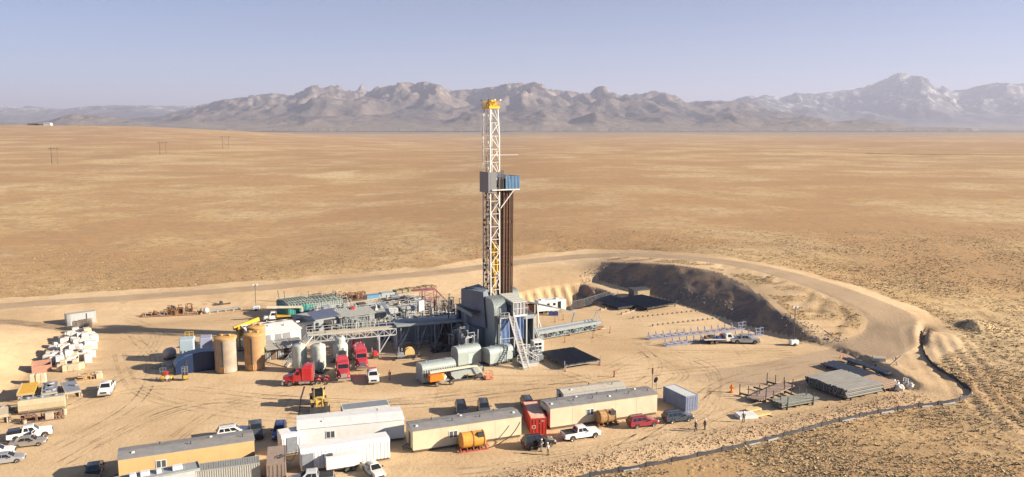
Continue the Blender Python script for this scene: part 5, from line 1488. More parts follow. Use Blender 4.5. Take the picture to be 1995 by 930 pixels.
b = MB(); rails(b, [(.4, -9.95, F + .1), (3.45, -9.95, F + .1), (3.45, -9.2, F + .1)], 2.5, .7, .04); b.bx(.4, 3.5, -10.0, -9.9, F - .3, F + .1); b.build('cabin_frame', MAST, cb_)
b = MB(); b.bx(-2.6, .5, -10.4, -9.3, F - .3, F - .15)
rails(b, [(-2.6, -10.4, F - .15), (-.9, -10.4, F - .15)], 1.05, .8); rails(b, [(-2.6, -10.4, F - .15), (-2.6, -9.3, F - .15)], 1.05, .8)
for x in (-2.6, .45): b.bar((x, -10.3, .4), (x, -10.3, F - .3), .2)
b.bar((-2.6, -10.3, 4.2), (.4, -10.3, 4.2), .12)
for x in (3.35,): b.bar((x, -9.9, .3), (x, -9.9, F), .25)
b.build('landing', PALE, rig)
b = MB(); tarp_mesh(b, (-2.35, -10.1, 3.3), (-.4, -10.1, 3.3), (-.4, -9.9, 8.2), (-2.35, -9.9, 8.2), 8, 8, 0, .07, 2); b.build('tarpaulin', TARP, rig)
b = MB(); tarp_mesh(b, (.7, -9.7, 3.2), (3.0, -9.7, 3.6), (3.0, -9.7, 8.2), (.7, -9.7, 8.2), 10, 8, 0, .09, 5); b.build('tarpaulin', TARP, rig)
b = MB(); tarp_mesh(b, (5.6, -9.0, 1.0), (5.6, 4.6, 1.0), (5.6, 4.6, 8.3), (5.6, -9.0, 8.3), 16, 8, 0, .08, 8); tarp_mesh(b, (5.3, 4.95, 1.0), (-5.8, 4.95, 1.0), (-5.8, 4.95, 8.3), (5.3, 4.95, 8.3), 16, 8, 0, .08, 11); b.build('tarpaulin', WIND, rig)
b = MB(); stairs(b, (-.2, -10.4, F - .15), (-.7, -18.2, .1), 1.1, (1, 0, 0), 34); b.build('stairway', MAST, rig)
b = MB(); b.bar((5.4, -6, F), (8.6, -6.2, 1.2), .35, .2); b.bar((5.4, -5.0, F), (8.6, -5.2, 1.2), .12); b.bar((5.4, -7, F), (8.6, -7.2, 1.2), .12); b.build('v_door_ramp', PALE, rig)
# equipment under and behind the floor
clutter('blowout_preventer', 'dark valve stack and pipes under the rig floor', 'valve stack', (-2, 4, -4, 3, 0, 6), 22, (PALE, DARK, STEEL), 3)
clutter('pump_cluster', 'tangle of pale pipes and pumps left of the rig base', 'pump cluster', (-9.5, -6.4, -9, 2, 0, 6.2), 44, (STEEL, DARK, PALE), 4)
clutter('engine_cluster', 'dark engines with frames behind the left side of the rig', 'engine cluster', (-8.5, -4, 4.5, 10, 0, 7.2), 30, (DARK, DARK, DARK), 5)
clutter('choke_manifold', 'small valves and pipes at the foot of the rig, left of the stairs', 'valve skid', (-6.5, -3.4, -11.2, -9.4, 0, 3.4), 18, (DARK, STEEL, mat('pinkish_paint', (.5, .35, .32), .6)), 6)
def leaning(label, a, b_, w=.25):
    m_ = MB(); m_.bar(a, b_, w); m_.bar(a, b_, .08, w * 1.6); return tag(m_.build('pipe', PALE), label, 'pipe')
# enclosed generator houses with rounded shoulders in front of the rig
def round_house(label, a, b_, dep, h, m_, ribs=0, leg=.6, vents=0, group='rounded pale green equipment houses'):
    loc, rz, L = span(a, b_)
    root = thing('equipment_house', label, 'equipment house', loc, rz, group)
    q = MB(); n = 6; sh_ = h * .28
    out = [(0, leg)] + [(sh_ * (1 - math.cos(t)), h - sh_ + sh_ * math.sin(t)) for t in [math.pi / 2 * k / n for k in range(n + 1)]] + [(dep - sh_ * (1 - math.cos(t)), h - sh_ + sh_ * math.sin(t)) for t in [math.pi / 2 * k / n for k in range(n, -1, -1)]] + [(dep, leg)]
    q.prism(out, 0, L, 'X'); q.build('shell', m_, root)
    if ribs:
        q = MB()
        for k in range(ribs): x = (k + .6) * L / (ribs + .2); q.bx(x - .07, x + .07, -.06, .0, leg + .9, h - sh_ * 1.0)
        q.build('louvre', DARK, root)
    q = MB(); q.bx(.1, L - .1, .3, .5, 0, leg); q.bx(.1, L - .1, dep - .5, dep - .3, 0, leg)
    q.build('skid', DARK, root)
    q = MB(); q.bx(-.03, 0, .5, dep - .5, leg + .3, h - .9); q.build('end_door', RIGG, root)
    q = MB(); q.bx(L * .42, L * .62, -.03, 0, leg + .1, h - sh_ - .2); q.build('door', mat('door_green', (.40, .50, .48), .5), root)
    for k in range(2): MB().cyl((L * (.2 + .6 * k), dep / 2, h - .1), (L * (.2 + .6 * k), dep / 2, h + .35), .1, n=8).build('vent_pipe', STEEL, root)
    return root
round_house('tall pale green equipment house beside the rig stairs, left of the two in line', (893, 719), (938, 711), 3.0, 4.0, RIBB)
round_house('pale green equipment house with a truss shadow across it, right beside the rig stairs', (955, 716), (1000, 706), 2.9, 3.5, RIBB)
round_house('long louvred pale green equipment house behind the orange boom lift', (824, 750), (889, 739), 3.2, 3.6, RIBB, ribs=14, leg=.3)
p = W(915, 742); root = thing('hopper_skid', 'pale hopper and black wheel guard at the end of the boom lift', 'hopper', (p.x, p.y + .5, 0), RA)
b = MB(); b.prism([(-3.6, 1.9), (2.6, 2.3), (2.4, 1.2), (1.2, .8), (.2, 1.2), (-1.0, 1.2), (-1.8, .5), (-2.8, .5), (-3.6, 1.3)], 0, 1.6); b.build('hopper', RIBB, root)
b = MB(); 
for y in (.1, 1.5): b.lathe([(1.0, y), (1.1, y), (1.1, y + .1), (1.0, y + .1)], 20, Matrix.Translation((1.8, 0, 1.6)), 'Y')
for k in range(8): a = k * math.pi / 4; b.bar((1.8, .15, 1.6), (1.8 + math.cos(a), .15, 1.6 + math.sin(a)), .07)
b.build('wheel_guard', DARK, root)
b = MB(); b.bx(-3.6, 3, .1, .3, 0, .3); b.bx(-3.6, 3, 1.3, 1.5, 0, .3)
for x in (-3.2, -.4, 2.6): b.bar((x, .2, .3), (x, .2, 1.4), .12)
b.build('skid', DARK, root)
# platform and white cabin at the foot of the stairs, right side
c = W(1042, 714); root = thing('access_platform', 'pale steel platform with railings at the foot of the rig stairs', 'platform', (c.x - 1.2, c.y, 0), RA)
b = MB(); b.bx(-1.4, 2.0, -.4, 2.2, .35, .6); b.bx(-1.3, 1.9, -.3, 0, 0, .35); b.bx(-1.3, 1.9, 1.8, 2.1, 0, .35); b.build('deck', PALE, root)
b = MB(); rails(b, [(2.0, -.4, .6), (2.0, 2.2, .6), (-1.4, 2.2, .6)], 1.1, .8); b.bar((2.0, -.4, 1.6), (-1.4, 2.4, 3.9), .15); b.bar((1.6, -.5, 1.1), (-.6, 1.2, 2.8), .12); b.build('railing', MAST, root)
clutter('winch_skid', 'winches and steel frames between the rig stairs and the white cab', 'winch skid', (.9, 4.6, -15.4, -10.8, 0, 3.2), 20, (PALE, RIGG, STEEL), 8)
c = W(1047, 692); root = thing('crane_cab', 'small white cab with dark windows at the right foot of the rig', 'cab', (c.x, c.y + .5, 0), RA)
b = MB(); b.bx(-1.1, 1.1, -.7, .9, .5, 2.9); b.bx(-1.2, 1.2, -.8, 1.0, 2.9, 3.0); b.build('shell', WHITEP, root)
b = MB(); 
for x in (-.95, -.1): b.bx(x, x + .7, -.74, -.7, 2.05, 2.6); b.bx(x, x + .7, -.74, -.7, .95, 1.8)
b.build('window', GLASS, root)
b = MB(); b.bx(-1.3, 1.3, -.8, .9, 0, .5); b.build('skid', DARK, root)

# ------------------------------------------------------------------ catwalk, pipe arm and racks on the right of the rig
loc, rz, L_ = span((1050, 664), (1172, 642), .2)
root = thing('catwalk', 'long grey pipe catwalk running right from the rig', 'catwalk', loc, rz)
b = MB(); b.bx(0, L_, .2, 3.0, 1.55, 1.75); b.bx(0, L_, .2, .5, 1.75, 2.1); b.bx(0, L_, 2.7, 3.0, 1.75, 2.1); b.bx(-.3, L_ * .8, 1.3, 1.9, 1.76, 1.95); b.build('deck', RIGG, root)
b = MB(); truss(b, (0, .3, 1.5), (L_, .3, 1.5), 1.1, 14, .14); truss(b, (0, 2.9, 1.5), (L_, 2.9, 1.5), 1.1, 14, .14); b.build('side_truss', RIGG, root)
b = MB(); r_ = random.Random(2)
for k in range(22): x = r_.uniform(.5, L_ - .5); b.box((x, r_.uniform(.5, 2.2), .8), (r_.uniform(.4, 1.2), .5, r_.uniform(.4, 1.0)), bev=.06)
b.build('hydraulics', mat('hydraulic_green', (.20, .27, .26), .5, 0, .2), root)
b = MB(); b.bar((L_, .3, .2), (L_ + 1.4, .4, .2), .14); b.bar((L_ - 1, .4, 1.8), (L_ - .4, 1.4, 4.2), .16); b.bar((L_ - .4, 1.4, 4.2), (L_ + 1.0, .6, .6), .14); b.bar((L_ - .4, 2.6, 1.8), (L_ - .4, 1.4, 4.2), .12); b.build('end_frame', PALE, root)
b = MB()
for x in (1.5, L_ * .5, L_ - 1.5):
    for y in (.4, 2.8): b.bx(x - .3, x + .3, y - .3, y + .3, 0, .4)
b.bx(L_ - 1.2, L_ + .8, .2, 1.0, .3, .7); b.build('foot', RUST, root)
pa = [(1047, 655), (1073, 640)]
p0 = W(1048, 652); root = thing('pipe_loader', 'tall pale arm with a long dark boom reaching over the catwalk', 'pipe arm', (p0.x, p0.y + 1.5, 0), RA)
def loc_of(w, root_): return root_.matrix_basis.inverted() @ w
rb_ = root.matrix_basis.copy(); root.matrix_basis = Matrix.Translation((p0.x, p0.y + 1.5, 0)) @ Matrix.Rotation(RA, 4, 'Z')
inv = (Matrix.Translation((p0.x, p0.y + 1.5, 0)) @ Matrix.Rotation(RA, 4, 'Z')).inverted()
D_ = p0.y + 1.5
b = MB(); b.bar(inv @ WD(1050, 650, D_), inv @ WD(1047, 592, D_), .28, .3); b.bar(inv @ WD(1042, 648, D_ + 1), inv @ WD(1042, 594, D_ + 1), .14); b.bar(inv @ WD(1057, 649, D_), inv @ WD(1049, 622, D_), .2); b.build('mast', MAST, root)
b = MB(); b.bar(inv @ WD(1026, 588, D_), inv @ WD(1075, 598, D_), .3, .35); b.bar(inv @ WD(1075, 598, D_), inv @ WD(1121, 610, D_ + 2), .26, .3); b.bar(inv @ WD(1119, 610, D_ + 2), inv @ WD(1112, 636, D_ + 2), .22); b.build('boom', RIGG, root)
b = MB(); b.bx(-1.2, 1.8, -1.0, 1.6, 0, .5); b.build('base', DARK, root)
# a flat rack full of dark pipe
def pipe_rack(label, a, b_, dep, m_, h=1.0, n=26, r=.14, posts=True, layers=1, group='racks of pipe', rackm=None, legs=None, name='pipe_bundle', cat='pipe rack', along='y', ragged=.3):
    """a-b is the near edge; pipes lie along y (away) or along x"""
    loc, rz, L = span(a, b_)
    loc = (loc[0], loc[1], gz(loc[0], loc[1]))
    root = thing(name, label, cat, loc, rz, group)
    rackm = rackm or DARK
    q = MB()
    if along == 'y':
        for y in (.25, dep / 2, dep - .35): q.bx(0, L, y, y + .2, h - .5, h - .3)
        for x in (.2, L - .3):
            for y in (.25, dep - .35): q.bx(x, x + .2, y, y + .2, 0, h - .5)
    else:
        for x in (.8, L - 1.0): q.bx(x, x + .25, 0, dep, h - .5, h - .3)
        for x in (.8, L - 1.0):
            for y in (.1, dep - .3): q.bx(x, x + .22, y, y + .22, 0, h - .5)
    if posts:
        pp = ((0, .2), (L, .2), (0, dep), (L, dep)) if along == 'y' else ((1, -.05), (1, dep + .05), (L - 1, -.05), (L - 1, dep + .05))
        for (x, y) in pp: q.bar((x, y, 0), (x, y, h + .7), .1)
    q.build('rack', rackm, root)
    rr = random.Random(int(L * 100)); W_ = L if along == 'y' else dep
    n = max(3, int(W_ / (2 * r * 1.04)))
    for ly in range(layers):
        q = MB()
        for k in range(n):
            t = (k + .5) * W_ / n; z = h - .3 + r + ly * r * 1.8; e0, e1 = rr.uniform(0, ragged), rr.uniform(0, ragged)
            if along == 'y': q.cyl((t, e0, z), (t, dep - e1, z), r * .98, n=6)
            else: q.cyl((e0, t, z), (L - e1, t, z), r * .98, n=6)
        o = q.build('pipe_layer', m_, root); o['kind'] = 'stuff'
    return root
PDK = mat('dark_pipe', (.085, .085, .09), .5, .4, .25, stretch=(3, .1, 3))
PGR = mat('grey_pipe', (.20, .195, .18), .7, .1, .35, stretch=(.1, 3, 3), scale=3)
PBL = mat('blue_grey_pipe', (.11, .13, .17), .6, .3, .2)
PTN = mat('tan_pipe', (.25, .17, .115), .7, .2, .2)
pipe_rack('flat rack of dark pipe on the sand right of the rig stairs', (1101, 722), (1171, 711), 10.5, PDK, 1.1, rackm=STEEL)
# stakes with warning paint
STK = mat('stake_red', (.42, .08, .05), .8)
for i, (px, py, h, w) in enumerate(((1196, 735, 1.1, .22), (1101, 724, 1.3, .1), (1100, 667, 1.6, .1), (1155, 659, 1.6, .1), (1188, 649, 1.7, .1), (1168, 712, 1.3, .1), (1081, 628, 1.5, .08), (1097, 624, 1.5, .08))):
    p = W(px, py); b = MB(); b.bar((0, 0, 0), (.05, 0, h), w); b.box((0, 0, .06), (.35, .35, .12))
    if i == 0: b.bar((-.2, 0, h), (.2, 0, h), .14)
    o = b.build('marker_stake', STK); o.location = p
    tag(o, ('lone red marker post on open sand behind the long cream trailer' if i == 0 else 'thin red marker stake on the sand around the catwalk and dark pipe rack'), 'stake', None if i == 0 else 'red marker stakes around the pipe racks')
# orange post beside the light rack
p = W(1425, 765); root = thing('hydrant_post', 'bright orange post left of the light pipe rack', 'post', p)
MB().cyl((0, 0, 0), (0, 0, 1.5), .16, n=10).build('post', ORG, root); MB().box((0, 0, .9), (.7, .3, .3), bev=.05).build('arm', ORG, root); MB().cyl((0, 0, 0), (0, 0, .2), .4, n=10).build('base', ORG, root)
# white trailer behind the catwalk, with blue boxes
loc, rz, L_ = span((1049, 613), (1102, 609))
root = thing('crew_trailer', 'white crew trailer with dark windows beside the sump', 'trailer', loc, R(20))
b = MB(); b.bx(0, L_ + .2, 0, 2.6, .7, 3.3); b.build('body', WHITEP, root)
b = MB(); b.bx(L_ * .72, L_ * .84, -.03, 0, 1.0, 2.9); b.build('door', GLASS, root)
for x in (.32, .54): MB().bx(L_ * x, L_ * x + .7, -.03, 0, 2.0, 2.6).build('window', GLASS, root)
for x in (.2, .75): MB().box((L_ * x, 1.3, 3.42), (.9, .9, .25), bev=.05).build('rooftop_unit', WHITEP, root)
for s in (.3, 2.3): add_wheel(root, 1.6, s, .4, .24, side=-1 if s < 1 else 1); add_wheel(root, 2.6, s, .4, .24, side=-1 if s < 1 else 1)
for i, px in enumerate((1074, 1083)):
    p = W(px, 614.5); b = MB(); b.box((0, 0, .55), (1.2, 1.1, 1.0), bev=.12); b.box((0, 0, 1.08), (.5, .5, .08)); o = b.build('blue_bin', NAVYP); o.location = p
    tag(o, ('left' if i == 0 else 'right') + ' one of two blue bins in front of the white crew trailer', 'bin', 'blue bins by the crew trailer')
p = W(1033, 610, 0); root = thing('steel_bin', 'rust brown open bin between the rig and the white crew trailer', 'bin', (p.x, p.y, 0), RA)
b = MB(); b.bx(-2.6, 2.6, -1, -.9, 0, 2.2); b.bx(-2.6, 2.6, .9, 1, 0, 2.2); b.bx(-2.6, -2.5, -.9, .9, 0, 2.2); b.bx(2.5, 2.6, -.9, .9, 0, 2.2); b.bx(-2.5, 2.5, -.9, .9, .1, .2); b.build('wall', RUST, root)
# chain link fence beside the sump
pf = [W(*q) for q in ((1112, 603), (1138, 597), (1160, 590), (1181, 583), (1204, 577))]
root = thing('wire_fence', 'wire fence with steel posts along the rim of the sump', 'fence', pf[0])
b = MB(); o_ = pf[0]
for k, p in enumerate(pf): MB().cyl(p - o_, p - o_ + Vector((0, 0, 1.9)), .045, n=6).build('post', STEEL, root)
b = MB()
for p, q in zip(pf[:-1], pf[1:]):
    for z in (.1, .5, 1.0, 1.5, 1.95): b.cyl(p - o_ + Vector((0, 0, z)), q - o_ + Vector((0, 0, z)), .012 if z < 1.9 else .035, n=4)
    for k in range(1, 16): s_ = p.lerp(q, k / 16) - o_; b.cyl(s_, s_ + Vector((0, 0, 1.95)), .012, n=3)
b.build('mesh_wire', STEEL, root)
# dark drill pipe lying at the foot of the cut, and the small shed
pipe_rack('black pipe bundle at the foot of the cut slope, nearest the wire fence', (1205, 606), (1250, 600), 13.5, PDK, .9, posts=False, r=.15)
pipe_rack('wide black pipe bundle at the foot of the cut slope below the little shed', (1262, 608), (1318, 598), 13, PDK, 1.1, posts=False, r=.15)
pipe_rack('narrow black pipe bundle between the two wide black ones', (1247, 606), (1262, 604), 10, PDK, .7, posts=False, r=.15)
p = W(1246, 577); root = thing('small_shed', 'small dark flat-roofed shed with a tan front under the cut slope', 'shed', p, R(20))
MB().box((0, 0, 1.0), (4.6, 3.0, 2.0)).build('wall', mat('shed_tan', (.40, .32, .2), .8), root); MB().box((-.2, 0, 2.1), (5.2, 3.4, .25)).build('roof', DARK, root)
MB().box((-2.0, 0, 1.0), (1.2, 3.06, 2.03)).build('side_panel', DARK, root)
# rows of sleepers on the sand
def sleeper_row(label, a, b_, n):
    pa_, pb_ = W(*a), W(*b_); d = pb_ - pa_; rz = math.atan2(d.y, d.x); root = thing('pipe_sill', label, 'sill beam', pa_, rz, 'rows of low wooden sills')
    L = d.length; MB().bx(0, L, -.12, .12, 0, .22).build('sill', mat('weathered_wood', (.42, .30, .18), .85, 0, .2, scale=4), root)
    for k in range(n): x = k * L / (n - 1); MB().box((x, 0, .36), (.42, .42, .28), taper=.6).build('block', DARK, root)
sleeper_row('shortest row of low sill blocks, in front of the bundle nearest the fence', (1170, 605), (1196, 599), 4)
sleeper_row('short row of low sill blocks running up to the black pipe', (1211, 613), (1238, 605), 4)
sleeper_row('long row of low sill blocks behind the other long one', (1234, 621), (1356, 608), 14)
sleeper_row('long row of low sill blocks nearer the blue frames', (1272, 636), (1398, 622), 14)
LAV = mat('lavender_frame', (.26, .28, .38), .5, .1, .1)
def frame_row(label, a, b_, n, k0):
    pa_, pb_ = W(*a), W(*b_); d = pb_ - pa_; rz = math.atan2(d.y, d.x); L = d.length
    root = thing('pipe_stand', label, 'pipe stand', pa_, rz, 'rows of blue-grey steel stands')
    b = MB(); b.bx(0, L, -.5, -.35, .05, .3); b.bx(0, L, .35, .5, .05, .3)
    b.bx(0, L * k0, .34, .42, .6, .8); b.bx(0, L * k0, -.42, -.34, .5, .65); b.build('base_rail', LAV, root)
    for k in range(n):
        x = (k + .2) * L / n; s_ = MB(); s_.bar((x, -.45, .3), (x, -.45, .9), .12); s_.bar((x, .45, .3), (x, .45, 1.6), .14); s_.bar((x, -.45, .3), (x, .45, 1.5), .12); s_.build('upright', LAV, root)
    b = MB(); rails(b, [(L - 2, -.5, .3), (L, -.5, .3), (L, .5, .3)], 1.5, .9, .05); b.build('end_frame', LAV, root)
frame_row('longer row of blue-grey pipe stands on the sand below the cut slope', (1263, 662), (1450, 641), 14, .36)
frame_row('shorter row of blue-grey pipe stands running behind the flatbed truck and silver pickup', (1295, 675), (1484, 653), 14, .22)
# light tower at the far right of the pad
def light_tower(label, px, py, h, z=0.0, group='light towers'):
    p = W(px, py, z); p.z = gz(p.x, p.y) if abs(p.x) < 150 else 0
    root = thing('light_tower', label, 'light tower', p, R(15), group)
    MB().box((0, 0, .75), (1.9, 1.1, .9), bev=.1).build('generator', WHITEP, root)
    MB().cyl((0, 0, 1.1), (0, 0, h), .07, n=8).build('mast', DARK, root)
    for s in (-1, 1):
        MB().box((s * .45, -.05, h), (.5, .25, .4), bev=.05).build('floodlight', LAMP, root); add_wheel(root, 0, s * .6, .3, .2, side=s)
    b = MB(); b.bar((-.7, 0, h - .15), (.7, 0, h - .15), .08); b.bar((0, -1.1, .2), (0, 1.1, .2), .1); b.bar((.9, 0, .3), (2.0, 0, .3), .08); b.build('frame', DARK, root)
    return root
light_tower('light tower with a white generator at the right end of the pad by the cut', 1546, 673, 8.3)
light_tower('light tower on the sand beyond the crane truck', 499, 605, 6.6)
clutter('scrap_pile', 'dark tangle of scrap pipe and rubble at the right toe of the cut slope', 'scrap pile', tuple([0] * 6), 0, (RUST, DARK, STEEL), 1) if False else None
# ------------------------------------------------------------------ mud tanks, equipment houses and stores left of the rig
GRT = mat('grating_grey', (.36, .37, .34), .7, .1, .15, dirt=(.40, .32, .22), dirt_amt=.5, scale=2)
TEAL = mat('teal_paint', (.03, .26, .23), .5, 0, .12, dirt=(.3, .3, .22), dirt_amt=.25)
def wspan(a, b_, z=0.0): return span(a, b_, z)
# white equipment building
loc, rz, L_ = wspan((490, 654), (586, 640), 4.3)
root = thing('equipment_building', 'white equipment building with grey shutters behind the rusty upright tanks', 'building', loc, rz)
b = MB(); b.bx(0, L_, 0, 6.5, .1, 4.3); b.build('wall', WHITET, root)
b = MB(); b.add([(-.2, -.3, 4.3), (L_ + .2, -.3, 4.3), (L_ + .2, 6.8, 4.9), (-.2, 6.8, 4.9), (-.2, -.3, 4.4), (L_ + .2, -.3, 4.4), (L_ + .2, 6.8, 5.0), (-.2, 6.8, 5.0)], [(4, 5, 6, 7), (0, 1, 5, 4), (1, 2, 6, 5), (2, 3, 7, 6), (3, 0, 4, 7), (3, 2, 1, 0)])
for k in range(4): b.box((2 + k * 3, 3 + (k % 2), 4.85), (.7, .5, .25))
b.build('roof', WHITET, root)
for x0, x1 in ((.22, .38), (.46, .60), (.62, .78)): 
    s_ = MB(); s_.bx(L_ * x0, L_ * x1, -.04, 0, 1.3, 3.9)
    for k in range(6): s_.bx(L_ * x0, L_ * x1, -.06, -.04, 1.5 + k * .4, 1.62 + k * .4)
    s_.build('shutter', STEEL, root)
b = MB(); tarp_mesh(b, (L_ * .0, 5.0, 5.2), (L_ + 4, 5.6, 5.3), (L_ + 4, 9.4, 4.2), (0, 8.4, 4.2), 20, 6, .2, .1, 3); tag(o := b.build('tarpaulin', mat('slate_tarp', (.10, .12, .19), .6, 0, .15, bump=.4, bscale=5), root))
loc2 = Vector(loc) + Vector((math.cos(rz), math.sin(rz), 0)) * L_
# sheds right of it, roofed blue
for i, (a, b_, dp, h, lab) in enumerate((((585, 661), (612, 657), 5, 3.6, 'dark-fronted shed joined to the right end of the white equipment building'), ((602, 649), (660, 639), 3.8, 3.0, 'shed with a slate blue tarpaulin roof behind the elevated walkway'), ((662, 640), (730, 630), 3.4, 2.5, 'low shed with a pale grey roof behind the elevated walkway'))):
    loc, rz, L = wspan(a, b_)
    root = thing('equipment_shed', lab, 'shed', loc, rz, 'sheds behind the elevated walkway')
    MB().bx(0, L, 0, dp, 0, h).build('wall', (PALE, RIGG, RIGG)[i], root)
    r = MB(); r.add([(-.3, -.5, h + .01), (L + .3, -.5, h + .01), (L + .3, dp + .3, h + .7), (-.3, dp + .3, h + .7), (-.3, -.5, h + .12), (L + .3, -.5, h + .12), (L + .3, dp + .3, h + .82), (-.3, dp + .3, h + .82)], [(4, 5, 6, 7), (0, 1, 5, 4), (1, 2, 6, 5), (2, 3, 7, 6), (3, 0, 4, 7), (3, 2, 1, 0)])
    r.build('roof', (GRT, MATS['slate_tarp'], GRT)[i], root)
    d = MB(); d.bx(L * .5, L * .85, -.04, 0, .1, h * .8); d.build('door', BLACKP, root)
# low awninged units in front
for i, (a, b_) in enumerate((((517, 704), (541, 700.5)), ((542, 700.5), (566, 697)), ((567, 697), (592, 693.5)))):
    loc, rz, L = wspan(a, b_)
    root = thing('store_unit', ('left', 'middle', 'right')[i] + ' of three low grey storage units with awnings beside the bulk tanks', 'storage unit', loc, rz, 'low grey storage units')
    b = MB(); b.corr((0, 0), (L * .45, 0), .1, 2.5, .4, .06); b.bx(0, L - .06, .1, 3.0, .1, 2.6); b.build('wall', STEEL, root)
    MB().bx(L * .5, L * .9, .03, .1, .1, 2.3).build('doorway', BLACKP if i else mat('brown_door', (.15, .10, .06), .7), root)
    b = MB(); b.add([(-.02, -1.4, 2.5), (L - .08, -1.4, 2.5), (L - .08, 3.1, 3.2), (-.02, 3.1, 3.2), (-.02, -1.4, 2.6), (L - .08, -1.4, 2.6), (L - .08, 3.1, 3.3), (-.02, 3.1, 3.3)], [(4, 5, 6, 7), (0, 1, 5, 4), (1, 2, 6, 5), (2, 3, 7, 6), (3, 0, 4, 7), (3, 2, 1, 0)])
    b.build('awning', GRT, root)
# rusty upright tanks
def upright_tank(px, py, r, h, label, body, top):
    p = W(px, py); root = thing('upright_tank', label, 'tank', (p.x, p.y + r, 0), R(-15), 'rusty upright tanks')
    b = MB(); n = 28
    b.lathe([(r, .1), (r, h - .3)], n); b.build('shell', body, root)
    t = MB(); t.lathe([(r + .05, h - .32), (r + .07, h - .05), (r, h), (r * .5, h + .12), (.1, h + .16)], n); tp = t.build('lid', top, root)
    g = MB(); g.box((r * .30, -r * .97, h * .47), (.28, .16, h * .9), rz=R(17)); g.build('dark_seam', DARK, root)
    s = MB()
    for a in (-128, -100): s.cyl((math.cos(R(a)) * (r + .03), math.sin(R(a)) * (r + .03), .2), (math.cos(R(a)) * (r + .03), math.sin(R(a)) * (r + .03), h - .35), .05, n=6)
    s.build('seam_pipe', top, root)
    f = MB(); f.cyl((-r * .4, 0, h + .1), (-r * .4, 0, h + .4), .35, n=12); f.box((r * .3, .2, h + .3), (.8, .5, .35), bev=.05); f.build('hatch', top, tp)
    f = MB(); f.box((.2 * r, -r - .02, .8), (1.1, .12, 1.0)); f.build('manway', top, root)
    return root
TKA = mat('tank_cream_rust', (.40, .34, .27), .75, .1, .2, dirt=(.30, .16, .07), dirt_amt=.6, scale=.7)
TKB = mat('tank_orange_rust', (.46, .27, .13), .8, .1, .2, dirt=(.30, .15, .06), dirt_amt=.6, scale=.7)
TKT = mat('tank_lid_orange', (.58, .34, .12), .8, 0, .2, dirt=(.32, .14, .05), dirt_amt=.5)
upright_tank(434.5, 729, 2.05, 6.7, 'pale rusty upright tank, nearest of the three and standing apart on the left', TKA, TKT)
upright_tank(491, 724, 1.85, 7.0, 'orange rusty upright tank, front one of the close pair', TKB, TKT)
upright_tank(496, 706, 1.75, 6.9, 'orange rusty upright tank, rear one of the close pair', TKB, TKT)
# blue arched tank with pale boxes behind
BLU = mat('shaded_deep_blue', (.004, .022, .075), .5, 0, .12); LBLU = mat('pale_blue', (.42, .53, .60), .5, 0, .06, dirt=(.3, .3, .3), dirt_amt=.2)  # arched tank's blue is darkened further to carry the shade of its front
loc, rz, L_ = wspan((343, 732), (447, 716)); root = thing('arched_tank', 'deep blue arched tank, front shade in its colour, half hidden by the pale rusty upright tank', 'tank', loc, rz)
out = [(0, .1)] + [(L_ / 2 * (1 - math.cos(t)), 1.5 + 2.3 * math.sin(t)) for t in [math.pi * k / 18 for k in range(19)]] + [(L_, .1)]
b = MB(); b.prism(out, 0, 2.6); b.build('shell', BLU, root); MB().bx(L_ * .18, L_ * .22, -.05, 0, .2, 2.6).build('door', BLACKP, root)
b = MB(); b.prism([(x, z + .03) for x, z in out[1:-1]] + [(x, z - .12) for x, z in out[-2:0:-1]], .05, 2.7); b.build('rim', mat('lit_rim_blue', (.16, .24, .34), .5), root)  # paler blue stands in for light along the top of the arch
def box_unit(label, a, b_, dp, h, m_, vents=4, top=None, rz_=None):
    loc, rz, L = wspan(a, b_); root = thing('equipment_box', label, 'equipment box', loc, rz, 'pale blue equipment boxes')
    b = MB(); b.box((L / 2, dp / 2, h / 2 + .2), (L, dp, h), bev=.12); b.build('shell', m_, root)
    if vents:
        q = MB()
        for k in range(vents): q.bx(L * (k + .3) / vents, L * (k + .62) / vents, -.03, 0, .5, h * .55)
        q.build('vent', DARK, root)
        q = MB(); rails(q, [(L * .3, dp * .9, h + .2), (L * .9, dp * .9, h + .2)], .9, .7, .05); q.build('railing', YEL, root)
    return root
box_unit('pale blue louvred box with yellow rail behind the deep blue arched tank', (351, 708), (379, 706), 3.2, 4.4, LBLU)
box_unit('lavender grey rounded box right of the louvred one behind the blue tank', (391, 702), (414, 700), 3.0, 4.2, mat('lavender_paint', (.34, .36, .47), .5, 0, .06), 0)
p = W(331, 700); root = thing('drum_vessel', 'pale round vessel lying left of the pale blue box', 'vessel', (p.x, p.y, 0), R(60))
T = Matrix.Translation((0, 0, 1.3)); MB().lathe([(.2, -1.2), (.8, -1.0), (1.05, -.5), (1.05, .6), (.8, 1.0), (.2, 1.2)], 20, T, 'X').build('tank', mat('scuffed_tan', (.5, .43, .36), .6, 0, .2), root); MB().bx(-1, 1, -.6, .6, 0, .4).build('skid', DARK, root)
clutter_px = lambda name, label, cat, px, py, w, d, h, n, ms, seed, group=None, rot=RA: None
